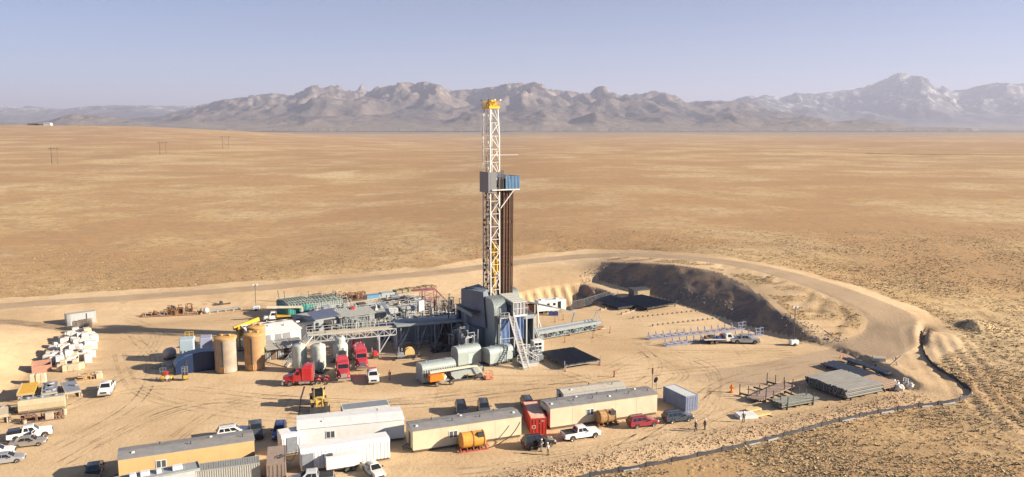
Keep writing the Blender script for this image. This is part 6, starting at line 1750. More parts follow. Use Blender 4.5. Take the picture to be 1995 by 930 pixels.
def clut(name, label, cat, px, py, w, d, h, n, ms, seed, group=None, rot=RA, z=None):
    """crowded equipment centred on a surveyed ground point"""
    p = W(px, py); r_ = random.Random(seed); root = thing(name, label, cat, (p.x, p.y, z if z is not None else max(0, gz(p.x, p.y))), rot, group)
    w /= 2; d /= 2
    b = MB(); b.bx(-w, w, -d, -d + .2, 0, .22); b.bx(-w, w, d - .2, d, 0, .22)
    for k in range(n):
        x, y = r_.uniform(-w, w), r_.uniform(-d, d); hh = r_.uniform(.3, 1) * h; b.bar((x, y, .1), (x, y, hh), .15); x2 = max(-w, min(w, x + r_.uniform(-1.5, 1.5))); b.bar((x, y, hh), (x2, y, hh), .15)
    b.build('frame', ms[0], root)
    b = MB()
    for k in range(max(2, n // 2)):
        x, y = r_.uniform(-w, w), r_.uniform(-d, d); s_ = r_.uniform(.25, .6)
        if k % 2: b.box((x, y, s_ + .1), (s_ * 2, s_ * 1.5, s_ * 2), bev=.08)
        else: b.cyl((x, y, .1), (x, y, r_.uniform(.4, .8) * h), s_ * .6, n=10)
        b.build('vessel', ms[1], root); b = MB()
    for k in range(n):
        x, y = r_.uniform(-w, w), r_.uniform(-d, d); z_ = r_.uniform(.2, .8) * h; x2 = max(-w, min(w, x + r_.uniform(-2.5, 2.5)))
        b.tube([(x, y, .1), (x, y, z_), (x2, y, z_), (x2, y, .1)], .08, 5); b.build('pipe', ms[2], root); b = MB()
    return root
SAND = mat('sand_paint', (.45, .38, .28), .7)
clut('scrap_pile', 'low scatter of pipe and fittings left of the blue arched tank', 'scrap', 318, 716, 4, 2, .9, 8, (SAND, PALE, SAND), 12)
# mud tanks: long open tanks with grated tops, railings and agitators
def mud_tank(label, a, b_, dp, h, body, top, seed, ribs=0, extras=True, rail_m=None, group='mud tanks'):
    loc, rz, L = wspan(a, b_); r_ = random.Random(seed)
    root = thing('mud_tank', label, 'tank', loc, rz, group)
    b = MB(); b.corr((0, 0), (L, 0), .3, h, .55, .09); b.corr((L, 0), (L, dp), .3, h, .55, .09); b.corr((L, dp), (0, dp), .3, h, .55, .09); b.corr((0, dp), (0, 0), .3, h, .55, .09); b.build('wall', body, root)
    b = MB(); b.bx(.02, L - .02, .02, dp - .02, h - .12, h - .02)
    b.build('top', top, root)
    if ribs:
        for k in range(ribs):
            x = (k + .5) * L / ribs; q = MB(); q.prism([(.0, h), (.0, h + .3), (dp * .5, h + .9), (dp, h + .3), (dp, h), (dp * .5, h + .6)], x - .09, x + .09, 'X'); q.build('roof_bow', rail_m or top, root)
    b = MB(); rails(b, [(0, 0, h), (L, 0, h), (L, dp, h), (0, dp, h)], 1.1, 1.3, .03); b.build('railing', rail_m or PALE, root)
    if extras:
        for k in range(int(L / 2.2)):
            x, y = 1 + k * 2.2, r_.uniform(.6, dp - .6); q = MB()
            if k % 3 == 0: q.box((x, y, h + .25), (.8, .8, .5), bev=.05); q.cyl((x, y, h + .5), (x, y, h + 1.2), .28, n=12)
            elif k % 3 == 1: q.box((x, y, h + .5), (1.7, 1.3, .9), taper=1.25)
            else: q.box((x, y, h + .3), (1.2, .7, .6), bev=.05); q.bar((x - .5, y, h + .6), (x + .8, y, h + 1.2), .14)
            q.build('agitator' if k % 3 == 0 else 'hopper' if k % 3 == 1 else 'pump', (STEEL, SAND, PALE, DARK, RIGG)[r_.randrange(5)], root)
        q = MB()
        for k in range(9): x = r_.uniform(.5, L - 3); y = r_.uniform(.3, dp - .3); q = MB(); q.tube([(x, y, h), (x, y, h + .4), (x + r_.uniform(1, 3), y, h + .4), (x + 3, y + .2, h)], .09, 6); q.build('pipe', GRT, root)
    b = MB(); b.bx(0, L, .3, .55, 0, .3); b.bx(0, L, dp - .55, dp - .3, 0, .3); b.build('skid', DARK, root)
    return root
mud_tank('teal green tank with bowed roof ribs behind the white equipment building', (563, 623), (612, 616), 8.5, 3.2, TEAL, GRT, 1, ribs=9, extras=False, rail_m=mat('rib_green_grey', (.36, .42, .36), .6))
mud_tank('grey-green ribbed tank continuing right of the teal one', (612, 613), (668, 606), 7.5, 2.7, mat('mud_green', (.26, .31, .27), .6, 0, .15), GRT, 2, ribs=8, extras=False, rail_m=MATS['rib_green_grey'])
mud_tank('cluttered grey mud tank in front of the ribbed green tank', (614, 628), (684, 618), 4.5, 2.4, RIGG, GRT, 3)
mud_tank('cluttered mud tank behind the blue-roofed shed, middle of the grey tanks', (690, 622), (752, 613), 4.5, 2.1, RIGG, GRT, 4)
mud_tank('mud tank carrying white totes behind the dark walkway', (738, 628), (812, 616), 5.5, 2.2, RIGG, GRT, 5)
mud_tank('right-hand mud tank close to the rig', (800, 610), (842, 603), 5, 2.2, RIGG, GRT, 6)
mud_tank('low tan tank lying farthest back beside the sand', (752, 604), (806, 597), 4, 2.2, SAND, SAND, 7)
TOTE = mat('tote_white', (.78, .78, .74), .5)
def on_tank(name, label, cat, px, py, z, size, m_, cage=False, group=None):
    p = W(px, py, z); root = thing(name, label, cat, p, RA, group); w, d, h = size
    MB().box((0, 0, h / 2), size, bev=.06).build('body', m_, root)
    if cage:
        b = MB()
        for k in range(5): x = -w / 2 + k * w / 4; b.bx(x - .03, x + .03, -d / 2 - .04, -d / 2, 0, h + .03)
        for z_ in (.2, .6, 1.0): b.bx(-w / 2, w / 2, -d / 2 - .05, -d / 2 - .02, z_, z_ + .05)
        b.build('cage', STEEL, root)
    else:
        MB().box((0, 0, h + .06), (w * .4, d * .4, .12), bev=.03).build('cap', DARK, root)
    return root
for i, (px, py) in enumerate(((762, 602), (770, 601), (797, 597), (802, 596))):
    on_tank('tote', ('far left', 'second', 'third', 'far right')[i] + ' of four white caged totes on the mud tanks', 'tote', px, py + 9, 2.22, (1.2, 1.1, 1.2), TOTE, True, 'white totes on the mud tanks')
on_tank('red_box', 'red control box standing among the mud tanks', 'box', 687, 607, 2.7, (.9, .8, 1.1), REDP)
on_tank('white_vessel', 'tall white vessel at the right end of the mud tanks', 'vessel', 820, 606, 2.2, (1.4, 1.2, 2.6), TOTE)
b = MB(); q0, q1 = WD(746, 590, 176), WD(758, 612, 169); b.bar(q0, q1, .7, .25); tag(b.build('conveyor', STEEL), 'grey conveyor leaning down from the mud tanks to the walkway', 'conveyor')
clut('shaker_deck', 'jumble of pale shakers and pipes on the sand edge behind the mud tanks', 'shakers', 700, 607, 16, 5, 2.6, 34, (GRT, SAND, PALE), 21)
clut('shaker_deck', 'crowded pumps and frames standing on the sand right behind the walkway stairs', 'shakers', 668, 640, 12, 2.5, 3.0, 18, (RIGG, DARK, PALE), 24)
clut('shaker_deck', 'crowded frames and drums in front of the tote tank', 'shakers', 745, 634, 16, 2.5, 3.0, 22, (RIGG, GRT, PALE), 25)
clut('shaker_deck', 'dark frames and motors beside the right-hand mud tank', 'shakers', 842, 622, 14, 4, 3.4, 24, (DARK, RIGG, PALE), 26)
clut('shaker_deck', 'jumble of valves and small pumps between the mud tanks', 'shakers', 762, 609, 12, 4, 3.0, 26, (GRT, RIGG, SAND), 22)
clut('degasser', 'tangle of pipework and pumps behind the ribbed green tank', 'pipework', 640, 606, 12, 3, 3.2, 20, (GRT, SAND, DARK), 23)
# red stair frames and dark engines behind, right of the mud tanks
p = W(832, 606); root = thing('stair_tower', 'faded red lattice frame beside the dark engine behind the mud tanks', 'steel frame', (p.x, p.y, 0), RA)
b = MB(); PNK = mat('faded_red_steel', (.32, .13, .12), .7, 0, .2)
for x in (-.5, 2.6):
    for y in (0, 2.2): b.bar((x, y, 0), (x, y, 5.2), .16)
for k in range(5):
    z = k * 1.2; b.bar((-.5, 0, z + .2), (2.6, 0, z + 1.3), .12); b.bar((2.6, 0, z + .2), (-.5, 0, z + 1.3), .1); b.bar((-.5, 0, z + .3), (2.6, 0, z + .3), .1)
b.bar((2.6, 0, 5), (6.2, -1.2, 1.0), .2); b.bar((2.6, .9, 5), (6.2, -.3, 1.0), .2); b.bx(-3.5, 2.6, 0, 2.2, 5.2, 5.35); b.build('frame', PNK, root)
rails_ = MB(); rails(rails_, [(-3.5, 0, 5.35), (2.6, 0, 5.35)], 1, .8); rails_.build('railing', PNK, root)
clut('engine_set', 'dark engine set with red guards at the right end of the mud tanks', 'engine', 812, 600, 9, 4, 3.8, 18, (PNK, DARK, DARK), 31)
clut('generator_set', 'dark framed generator set behind the left side of the rig', 'generator', 882, 611, 8, 5, 5.0, 20, (DARK, DARK, RIGG), 32)
# elevated walkway
P0 = W(600, 661, 4.3); P1 = W(772, 640, 5.0); P2 = RW(-6, -3, 6.5)
rzw = math.atan2(P1.y - P0.y, P1.x - P0.x)
root = thing('elevated_walkway', 'long elevated walkway with truss sides leading to the rig', 'walkway', (P0.x, P0.y, 0), rzw)
Lw = math.hypot(P1.x - P0.x, P1.y - P0.y); Lt = (P2 - P0).dot(Vector((math.cos(rzw), math.sin(rzw), 0)))
b = MB(); b.bx(0, Lw * .98, 0, 2.2, 5.0, 5.15); b.bx(Lw * .2, Lw * 1.05, .3, 1.9, 5.16, 5.22); b.build('deck', mat('walkway_tan', (.55, .48, .34), .7, 0, .1), root)
b = MB(); truss(b, (0, 0, 4.98), (Lw, 0, 4.98), 1.3, 14, .22); truss(b, (0, 2.2, 4.98), (Lw, 2.2, 4.98), 1.3, 14, .2); b.build('side_truss', PALE, root)
b = MB(); rails(b, [(0, 2.2, 5.15), (Lw, 2.2, 5.15)], 1.1, 1.6, .04); rails(b, [(Lw * .05, 0, 5.15), (Lw * .18, 0, 5.15)], 1.1, 1.4, .04); b.build('railing', PALE, root)
for f in (.33, .80, 1.0):
    b = MB(); x = Lw * f
    for y in (0.1, 2.1): b.bar((x, y, 0), (x, y, 3.7), .28); b.bar((x, y, .2), (x + 2.2, y, 3.6), .18)
    b.bar((x, .1, 1.5), (x, 2.1, 1.5), .16); b.build('leg', PALE, root)
b = MB(); stairs(b, (.6, -.3, 5.0), (-4.6, -3.2, .1), 1.1, (-.49, .87, 0), 20); b.build('stairway', PALE, root)
b = MB(); b.bx(Lw, Lt + 3, -.4, 5.6, 5.3, 5.5); b.bx(Lw, Lt + 3, 5.4, 5.6, .4, 5.3); b.bx(Lw, Lt + 3, -.4, -.2, 5.5, 5.8)
for k in range(5): x = Lw + 1 + k * (Lt - Lw) / 4; b.bar((x, .2, 0), (x, .2, 5.3), .2); b.bar((x, 3, 0), (x, 3, 5.3), .2); b.bar((x, .2, .3), (x + 1.8, .2, 5), .14)
b.build('covered_section', RIGG, root)
b = MB(); tarp_mesh(b, (Lw + .2, 1.6, 6.6), (Lt - 1, 1.6, 6.9), (Lt - 1, 3.2, 6.2), (Lw + .2, 3.2, 6.2), 22, 3, 0, .12, 9); b.build('wrapped_pipe', mat('wrap_white', (.62, .60, .56), .6), root)
# things standing in the rig's shadow under the walkway
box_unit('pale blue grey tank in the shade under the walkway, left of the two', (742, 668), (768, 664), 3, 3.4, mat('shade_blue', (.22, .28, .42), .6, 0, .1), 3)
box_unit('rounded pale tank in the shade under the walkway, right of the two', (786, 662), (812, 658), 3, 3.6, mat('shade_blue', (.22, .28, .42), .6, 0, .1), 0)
clut('pump_row', 'row of dark pumps in the deep shade left of the rig', 'pumps', 852, 662, 13, 5, 3.4, 30, (RIGG, DARK, PALE), 41)
clut('pump_row', 'low pump skids under the covered end of the walkway', 'pumps', 816, 645, 12, 4, 3.0, 22, (DARK, DARK, RIGG), 42)
clut('valve_skid', 'small dark valve skid in the shade beyond the reel skid', 'valves', 862, 684, 5, 2, 1.2, 8, (DARK, DARK, STEEL), 43)
# equipment laid out along the back of the pad
clut('scrap_row', 'long low scatter of rusty pipe and crates at the far left of the back row', 'scrap', 334, 614, 14, 3, 1.3, 16, (RUST, RUST, SAND), 51, rot=R(12))
clut('scrap_row', 'two stacks of brown crates and dark gear in the far left back row', 'scrap', 352, 611, 6, 2.4, 2.6, 14, (RUST, DARK, RUST), 52, rot=R(12))
p0, p1 = W(392, 612), W(470, 603)
root = thing('trench_pipe', 'long grey pipe laid on blocks with a white valve across the back of the pad', 'pipe', p0, math.atan2((p1 - p0).y, (p1 - p0).x)); Lp = (p1 - p0).length
b = MB(); b.cyl((0, 0, .4), (Lp, 0, .4), .2, n=8); b.cyl((2, .9, .4), (Lp, .9, .4), .16, n=8); b.build('pipe', STEEL, root)
for k in range(6): MB().box((k * Lp / 5, .4, .15), (.4, 1.6, .3)).build('block', WOOD, root)
MB().ico((1.2, -.2, .8), .7, 1).build('valve', TOTE, root)
clut('scaffold', 'low rusty scaffold and pump parts alone behind the mud tanks', 'scaffold', 657, 586, 15, 4, 2.6, 40, (mat('brown_steel', (.20, .13, .11), .7, 0, .2), DARK, RUST), 53, rot=R(14))
clut('scrap_row', 'small heap of dark parts on the sand beyond the pipe', 'scrap', 433, 595, 4, 1, .5, 5, (DARK, DARK, RUST), 54)
LB2 = mat('sky_blue_paint', (.12, .28, .44), .5, 0, .1)
for i, (a, b_, m_, lab) in enumerate((((715, 584), (743, 581), LB2, 'sky blue flat tray on the sand behind the mud tanks, left of two'), ((744, 580.5), (770, 578), mat('pale_tray', (.32, .40, .42), .6), 'pale blue flat tray on the sand behind the mud tanks, right of two'))):
    loc, rz, L = wspan(a, b_); root = thing('storage_tray', lab, 'tray', (loc[0], loc[1], gz(loc[0], loc[1])), rz, 'trays laid in a line')
    MB().bx(0, L, 0, 2.4, 0, .9).build('shell', m_, root); MB().bx(.2, L - .2, .2, 2.2, .9, .96).build('lid', m_, root); MB().bx(-.2, 0, .1, 2.3, 0, .8).build('end_cap', DARK, root)
loc, rz, L = wspan((772, 577), (851, 566)); root = thing('long_trailer', 'long low brown and green stack of material at the back of the pad', 'material stack', (loc[0], loc[1], gz(loc[0], loc[1]) * 1), rz)
b = MB(); 
for k in range(7): b.bx(.2 + k * L / 7, (k + .93) * L / 7, 0, 2.4, .2, 1.0 + .1 * (k % 3))
b.build('bundle', mat('olive_brown', (.24, .20, .10), .8, 0, .3), root); MB().bx(0, L, .4, 2, 0, .2).build('bearer', DARK, root)
for i, (px, py, px2, py2) in enumerate(((545, 590, 541, 566), (556, 590, 553, 567))):
    b = MB(); p = W(px, py); q = WD(px2, py2, p.y); b.cyl(Vector(p), q, .09, n=6); b.box((p.x, p.y, .2), (.8, .8, .4)); tag(b.build('guy_pole', DARK), ('left' if i == 0 else 'right') + ' of two thin leaning poles behind the crane truck', 'pole', 'thin leaning poles')

# ------------------------------------------------------------------ left yard: container, sacks, crates, flat racks
loc, rz, L = wspan((131, 636), (188, 628)); CT_L = mat('container_silver', (.46, .48, .48), .5, .1, .06, dirt=(.5, .4, .28), dirt_amt=.25)
cc = container('silver grey container standing alone at the far left of the pad', loc, rz, CT_L, L=L, H=2.7, group='shipping containers', roofm=mat('container_top_tan', (.6, .5, .36), .7))
MB().bx(L * .66, L * .69, -.06, 0, .2, 2.5).build('dark_gap', BLACKP, cc)
BAGW = mat('bag_white', (.74, .70, .62), .75, 0, .08, dirt=(.5, .42, .3), dirt_amt=.3, bump=.4, bscale=5)
BAGT = mat('bag_tan', (.62, .50, .34), .8, 0, .1, bump=.4, bscale=5)
CRT = mat('crate_greybrown', (.34, .27, .21), .8, 0, .15)
def wrapped_pallet(loc, rz, size, m_, label, cat='wrapped pallet', name='wrapped_pallet', group=None, seed=0, pal=True):
    root = thing(name, label, cat, loc, rz, group); w, d, h = size
    b = MB(); P = []; n = 4
    r_ = random.Random(seed)
    b.box((0, 0, h / 2 + .14), (w, d, h), bev=.14)
    b.v = [(x + .07 * mnoise.noise(Vector((x * 2, y * 2, z * 2 + seed))), y + .07 * mnoise.noise(Vector((x * 2 + 5, y * 2, z + seed))), z + .10 * mnoise.noise(Vector((x, y, seed * 3.1)))) for (x, y, z) in b.v]
    b.build('sacks', m_, root)
    if pal:
        q = MB(); 
        for y in (-d * .42, 0, d * .42): q.bx(-w / 2, w / 2, y - .05, y + .05, 0, .09)
        q.bx(-w / 2, w / 2, -d / 2, d / 2, .09, .12); q.build('pallet', WOOD, root)
    return root
for i, (px, py) in enumerate(((158, 641), (167, 639.5), (176, 638), (148, 643))):
    wrapped_pallet(W(px, py), R(25), (1.15, 1.3, 1.9), CRT, 'grey-brown crate in the row standing before the silver grey container', 'crate', 'crate', 'crates before the silver container', i)
heap = [(121, 664), (143, 655), (152, 650), (161, 652), (170, 653), (178, 655), (132, 668), (145, 668), (156, 668), (167, 669), (176, 668), (139, 661), (150, 660),
        (104, 686), (112, 690), (121, 683), (131, 682), (141, 683), (152, 682), (163, 681), (172, 684), (178, 692), (168, 692), (157, 694), (146, 696), (135, 697), (124, 698), (147, 645), (166, 662), (181, 676)]
heap += [(112, 676), (126, 675), (137, 675), (149, 675), (160, 675), (170, 676), (98, 692), (109, 697), (117, 706), (140, 704), (162, 700), (172, 703), (127, 690), (148, 689), (160, 687), (134, 655), (127, 661), (183, 662)]
for i, (px, py) in enumerate(heap):
    big = i in (13, 14)
    p = W(px, py + 4); s = rnd.uniform(.95, 1.25)
    wrapped_pallet((p.x, p.y, 0), R(25) + rnd.uniform(-.25, .25), (1.35 * s, 1.5 * s, rnd.choice([1.0, 1.3, 1.7]) * s), BAGW if i % 4 else BAGT, ('cream wrapped pallet of sacks in the big heap left of the yard' if i % 4 else 'tan wrapped pallet of sacks in the big heap left of the yard'), group=('cream' if i % 4 else 'tan') + ' pallets of sacks in the big heap', seed=i)
for i, (px, py) in enumerate(((96, 700), (106, 704))):
    p = W(px, py + 4); wrapped_pallet((p.x, p.y, 0), R(10 + 30 * i), (1.9, 1.7, 1.3), BAGW, ('rounded white bulk bag at the left edge of the heap, upper one', 'rounded white bulk bag at the left edge of the heap, lower one')[i], 'bulk bag', 'bulk_bag', 'white bulk bags', i + 40, False)
for i, (px, py) in enumerate(((118, 720), (128, 721), (139, 720), (150, 719), (158, 716), (124, 712), (147, 710))):
    p = W(px, py + 3); wrapped_pallet((p.x, p.y, 0), R(25) + rnd.uniform(-.1, .1), (1.2, 1.2, 1.2), BAGT, 'tan box pallet in the lower row in front of the cream heap', 'box pallet', 'box_pallet', 'tan box pallets below the heap', i + 60)
for i, (px, py) in enumerate(((146, 666), (157, 667), (166, 667), (150, 681), (162, 680), (171, 683), (130, 690), (142, 691), (154, 690), (120, 690))):
    p = W(px, py + 4); wrapped_pallet((p.x, p.y, 1.45), R(25) + rnd.uniform(-.3, .3), (1.3, 1.3, .9), BAGW, 'white sack pallet stacked on top of the big heap left of the yard', group='pallets stacked on top of the sack heap', seed=i + 100)
# open reddish bin
p = W(82, 722); root = thing('open_bin', 'open pinkish bin with dark contents at the left of the sack heap', 'bin', (p.x, p.y, 0), R(28))
b = MB(); b.bx(-1.6, 1.6, -1.3, -1.2, 0, 1.3); b.bx(-1.6, 1.6, 1.2, 1.3, 0, 1.7); b.bx(-1.6, -1.5, -1.2, 1.2, 0, 1.7); b.bx(1.5, 1.6, -1.2, 1.2, 0, 1.3); b.build('wall', mat('pink_rust', (.45, .24, .17), .8), root); MB().bx(-1.5, 1.5, -1.2, 1.2, .3, .7).build('contents', DARK, root)
for i, px in enumerate((64, 76, 85)):
    p = W(px, 748 - i); wrapped_pallet((p.x, p.y, 0), R(25), (1.0, 1.1, 1.7), BAGT, 'tall tan crate standing behind the yellow flat rack', 'crate', 'tall_crate', 'tall tan crates behind the yellow rack', 80 + i)
# flat racks
def flat_rack(label, a, b_, dp, h, topm, posts=True, load=0, group='flat racks'):
    loc, rz, L = wspan(a, b_); root = thing('flat_rack', label, 'flat rack', loc, rz, group)
    b = MB(); b.bx(0, L, 0, dp, h - .2, h); b.build('top', topm, root)
    f = MB()
    for x in (.1, L - .3):
        for y in (.1, dp / 2, dp - .3): f.bx(x, x + .2, y, y + .2, 0, h - .2)
    f.bx(-.1, L + .1, -.12, 0, h - .35, h - .1); f.bx(-.12, 0, 0, dp, h - .1, h + .15); f.bx(L, L + .3, .2, dp, .1, .35); f.build('frame', SAND, root)
    r_ = random.Random(len(label))
    if load:
        q = MB()
        for k in range(load): q.box((r_.uniform(.5, L - .5), r_.uniform(.5, dp - .5), h + .12), (r_.uniform(.5, 1.2), r_.uniform(.5, 1.5), .22), rz=r_.uniform(0, 1)); 
        q.build('load', STEEL, root)
    return root
flat_rack('flat rack with a bright yellow top at the lower left', (35, 785), (68, 781), 6.2, 1.5, mat('rack_yellow', (.72, .42, .05), .6, 0, .1))
flat_rack('flat rack with scattered grey plates right of the yellow one', (83, 781), (112, 777), 6.4, 1.3, STEEL, load=6)
flat_rack('grey flat rack beside the white pickup facing the camera', (129, 778), (158, 773), 6.4, 1.2, STEEL, load=1)
clut('lumber_heap', 'small pale heap of timber and boxes behind the grey flat rack', 'timber heap', 172, 739, 4.5, 2.5, 1.4, 14, (WOOD, BAGT, WOOD), 61)
loc, rz, L = wspan((36, 811), (127, 799)); root = thing('long_tank', 'long tan eight-sided tank lying in front of the flat racks', 'tank', loc, rz)
b = MB(); o8 = [(0, .7), (.35, .3), (2.0, .3), (2.4, .8), (2.4, 1.8), (2.0, 2.3), (.5, 2.3), (0, 1.6)]
b.prism(o8, 0, L, 'X'); b.build('shell', mat('tank_tan', (.50, .41, .26), .7, 0, .1, dirt=(.36, .27, .16), dirt_amt=.3), root)
MB().bx(.2, L - .2, .5, 2.0, 2.3, 2.36).build('lid', GRT, root); MB().bx(.3, L - .3, .4, 2.0, 0, .3).build('skid', DARK, root)
b = MB()
for k in range(3): b.cyl((L * (.2 + .3 * k), 1.2, 2.3), (L * (.2 + .3 * k), 1.2, 2.6), .3, n=12)
b.build('hatch', STEEL, root)
clut('scrap_row', 'rusty bent frame lying in front of the long tan tank', 'scrap', 84, 818, 6, 2, 1.4, 14, (mat('brown_steel', (.20, .13, .11), .7), SAND, RUST), 62)
flat_rack('cream flat rack cut off by the left edge of the photo', (-30, 832), (18, 824), 5.0, 1.4, BAGT, load=2)
clut('scrap_row', 'dark stacked gear at the left edge beside the cream rack', 'scrap', 6, 806, 6, 3, 1.6, 16, (SAND, DARK, SAND), 63)

# ------------------------------------------------------------------ pipe racks at the lower right
pipe_rack('big grey pipe stack, layers deep, on the right foreground rack', (1668, 786), (1735, 772), 14.5, PGR, 1.6, layers=4, r=.16, rackm=DARK, along='x') if False else None
def rack_quad(label, c00, c10, c01, h, m_, layers=3, r=.15, n_post=0, rackm=DARK, group='racks of pipe', z=0.0, posts_h=1.2, ragged=.5, cover=1.0):
    """pipes run from c00 towards c10; the rack spreads from c00 to c01"""
    p, q, s = W(*c00, z), W(*c10, z), W(*c01, z); d = q - p; L = d.length; rz = math.atan2(d.y, d.x)
    u = Vector((math.cos(rz), math.sin(rz), 0)); v = Vector((-u.y, u.x, 0)); dp = (s - p).dot(v); root = thing('pipe_rack', label, 'pipe rack', (p.x, p.y, max(0, gz(p.x, p.y))), rz, group)
    b = MB()
    for f in (.12, .5, .88): b.bx(L * f - .12, L * f + .12, min(0, dp), max(0, dp), .25, .5)
    for f in (.12, .88):
        for g in (.02, .5, .98): b.bx(L * f - .12, L * f + .12, dp * g - .12, dp * g + .12, 0, .25)
    for f in (.12, .88):
        for k in range(n_post): y = dp * k / max(1, n_post - 1); b.bar((L * f, y, .2), (L * f, y, posts_h + layers * r * 1.8), .12)
    b.build('rack', rackm, root)
    rr = random.Random(len(label)); n = max(2, int(abs(dp) * cover / (2.04 * r))); sg = 1 if dp > 0 else -1
    for ly in range(layers):
        t = MB()
        for k in range(n):
            y = sg * (k + .5 + .5 * (ly % 2)) * 2.04 * r; zz = .5 + r + ly * r * 1.75; t.cyl((rr.uniform(-ragged, 0), y, zz), (L + rr.uniform(0, ragged), y, zz), r, n=7)
        o = t.build('pipe_layer', m_, root); o['kind'] = 'stuff'
    return root
rack_quad('big grey pipe stack in the right foreground, layers deep', (1651, 783), (1717, 769), (1577, 751), 1.5, PGR, layers=5, r=.17)
rack_quad('tan pipes stacked at the right end of the big grey stack', (1722, 768), (1745, 762), (1690, 749), 1.2, PTN, layers=4, r=.13)
rack_quad('blue-grey pipe bundle behind the big stack, dark in its own shade', (1600, 716), (1688, 745), (1640, 708), 1.0, PBL, layers=1, r=.17, cover=.7)
rack_quad('second blue-grey pipe bundle behind the big stack, farthest back', (1642, 706), (1722, 734), (1668, 702), .8, PBL, layers=1, r=.17, cover=.5)
rack_quad('light rack with upright posts holding grey-green pipe, left of the big stack', (1526, 801), (1592, 789), (1478, 775), 1.0, mat('greenish_pipe', (.18, .185, .16), .7, .1, .3), layers=3, r=.13, n_post=5, cover=.45, posts_h=1.6)
rack_quad('sparse rack of rusty pipe with thin posts at the left end of the racks', (1483, 788), (1552, 757), (1446, 768), 1.0, mat('rust_pipe', (.20, .14, .11), .6, .2, .2), layers=1, r=.11, n_post=4, cover=.55, posts_h=1.8)
for i, (px, py) in enumerate(((1738, 760), (1747, 757), (1752, 763), (1742, 753), (1733, 754), (1770, 757))):
    p = W(px, py); z = gz(p.x, p.y); b = MB(); b.ico((0, 0, .5), .75, 2, .7, (1.1, .9, .85), seed=i); b.ico((.5, .3, .35), .5, 2, .6, (1, 1, .8), seed=i + 9)
    o = b.build('white_sack', BAGW); o.location = (p.x, p.y, z); tag(o, 'lumpy white sack among those at the right end of the big pipe stack' if i < 5 else 'white sack set a little apart at the far right end of the sacks', 'sack', 'white sacks beside the pipe stack' if i < 5 else None)
p = W(1765, 757); root = thing('hand_cart', 'dark wheeled cart with a white frame right of the white sacks', 'cart', (p.x - .6, p.y, gz(p.x, p.y)), R(20)); MB().box((0, 0, .8), (1.2, .9, .8), bev=.1).build('body', DARK, root)
b = MB(); rails(b, [(.6, -.5, .4), (.6, .5, .4)], 1.4, .5, .05); b.build('handle', TOTE, root)
for s in (-1, 1): add_wheel(root, 0, s * .5, .3, .14, side=s)
# lumber and white sheet near the standing person
p = W(1457, 815); root = thing('white_board', 'white sheet lying on the sand beside the person in black', 'sheet', p, R(10)); MB().box((0, .6, .3), (3.2, 2.2, .5), taper=.92).build('sheet', TOTE, root)
for i, (a, b_, n) in enumerate((((1456, 806), (1484, 800), 3), ((1474, 815), (1502, 809), 3))):
    loc, rz, L = wspan(a, b_); root = thing('timber_stack', ('upper', 'lower')[i] + ' stack of fresh yellow timber beside the white sheet', 'timber', loc, rz, 'fresh timber stacks')
    for k in range(n): MB().bx(rnd.uniform(0, .4), L - rnd.uniform(0, .4), k * .35, k * .35 + .3, .12, .42).build('beam', mat('fresh_timber', (.70, .50, .22), .7, 0, .1), root)
    b = MB(); b.bx(.3, .5, -.6 if i else 0, 1.2, 0, .11); b.bx(L - .6, L - .4, -.9 if i else 0, 1.2, 0, .11); b.build('bearer', DARK, root)
p = W(1712, 704, .8); root = thing('white_crate', 'flat white crate on the disturbed soil behind the pipe stacks', 'crate', (p.x, p.y, gz(p.x, p.y)), R(-15)); MB().box((0, 0, .3), (2.4, 1.6, .6), bev=.05).build('body', mat('pale_crate', (.55, .52, .45), .7), root); MB().box((0, 0, .63), (2.2, 1.4, .06)).build('lid', SAND, root)
p = W(1745, 712, 1.0); root = thing('cross_posts', 'crossed wooden posts standing on the soil heap', 'posts', (p.x, p.y, gz(p.x, p.y) - .1), R(20))
for (a, b_) in (((-1.5, 0, 0), (1.2, 0, 1.8)), ((.9, .2, 0), (-.6, .2, 1.4)), ((0, -.5, 0), (.3, .5, 1.5))): MB().bar(a, b_, .2).build('post', mat('pale_wood', (.45, .36, .27), .8), root)
for i, px in enumerate((1637, 1643)):
    p = W(px, 698); b = MB(); b.lathe([(.26, 0), (.24, .05), (.14, .08), (.05, .7), (.02, .72)], 12); o = b.build('traffic_cone', ORG); o.location = (p.x, p.y, gz(p.x, p.y)); tag(o, ('left' if i == 0 else 'right') + ' one of two small orange cones at the road edge behind the pipe racks', 'cone', 'orange cones at the road edge')
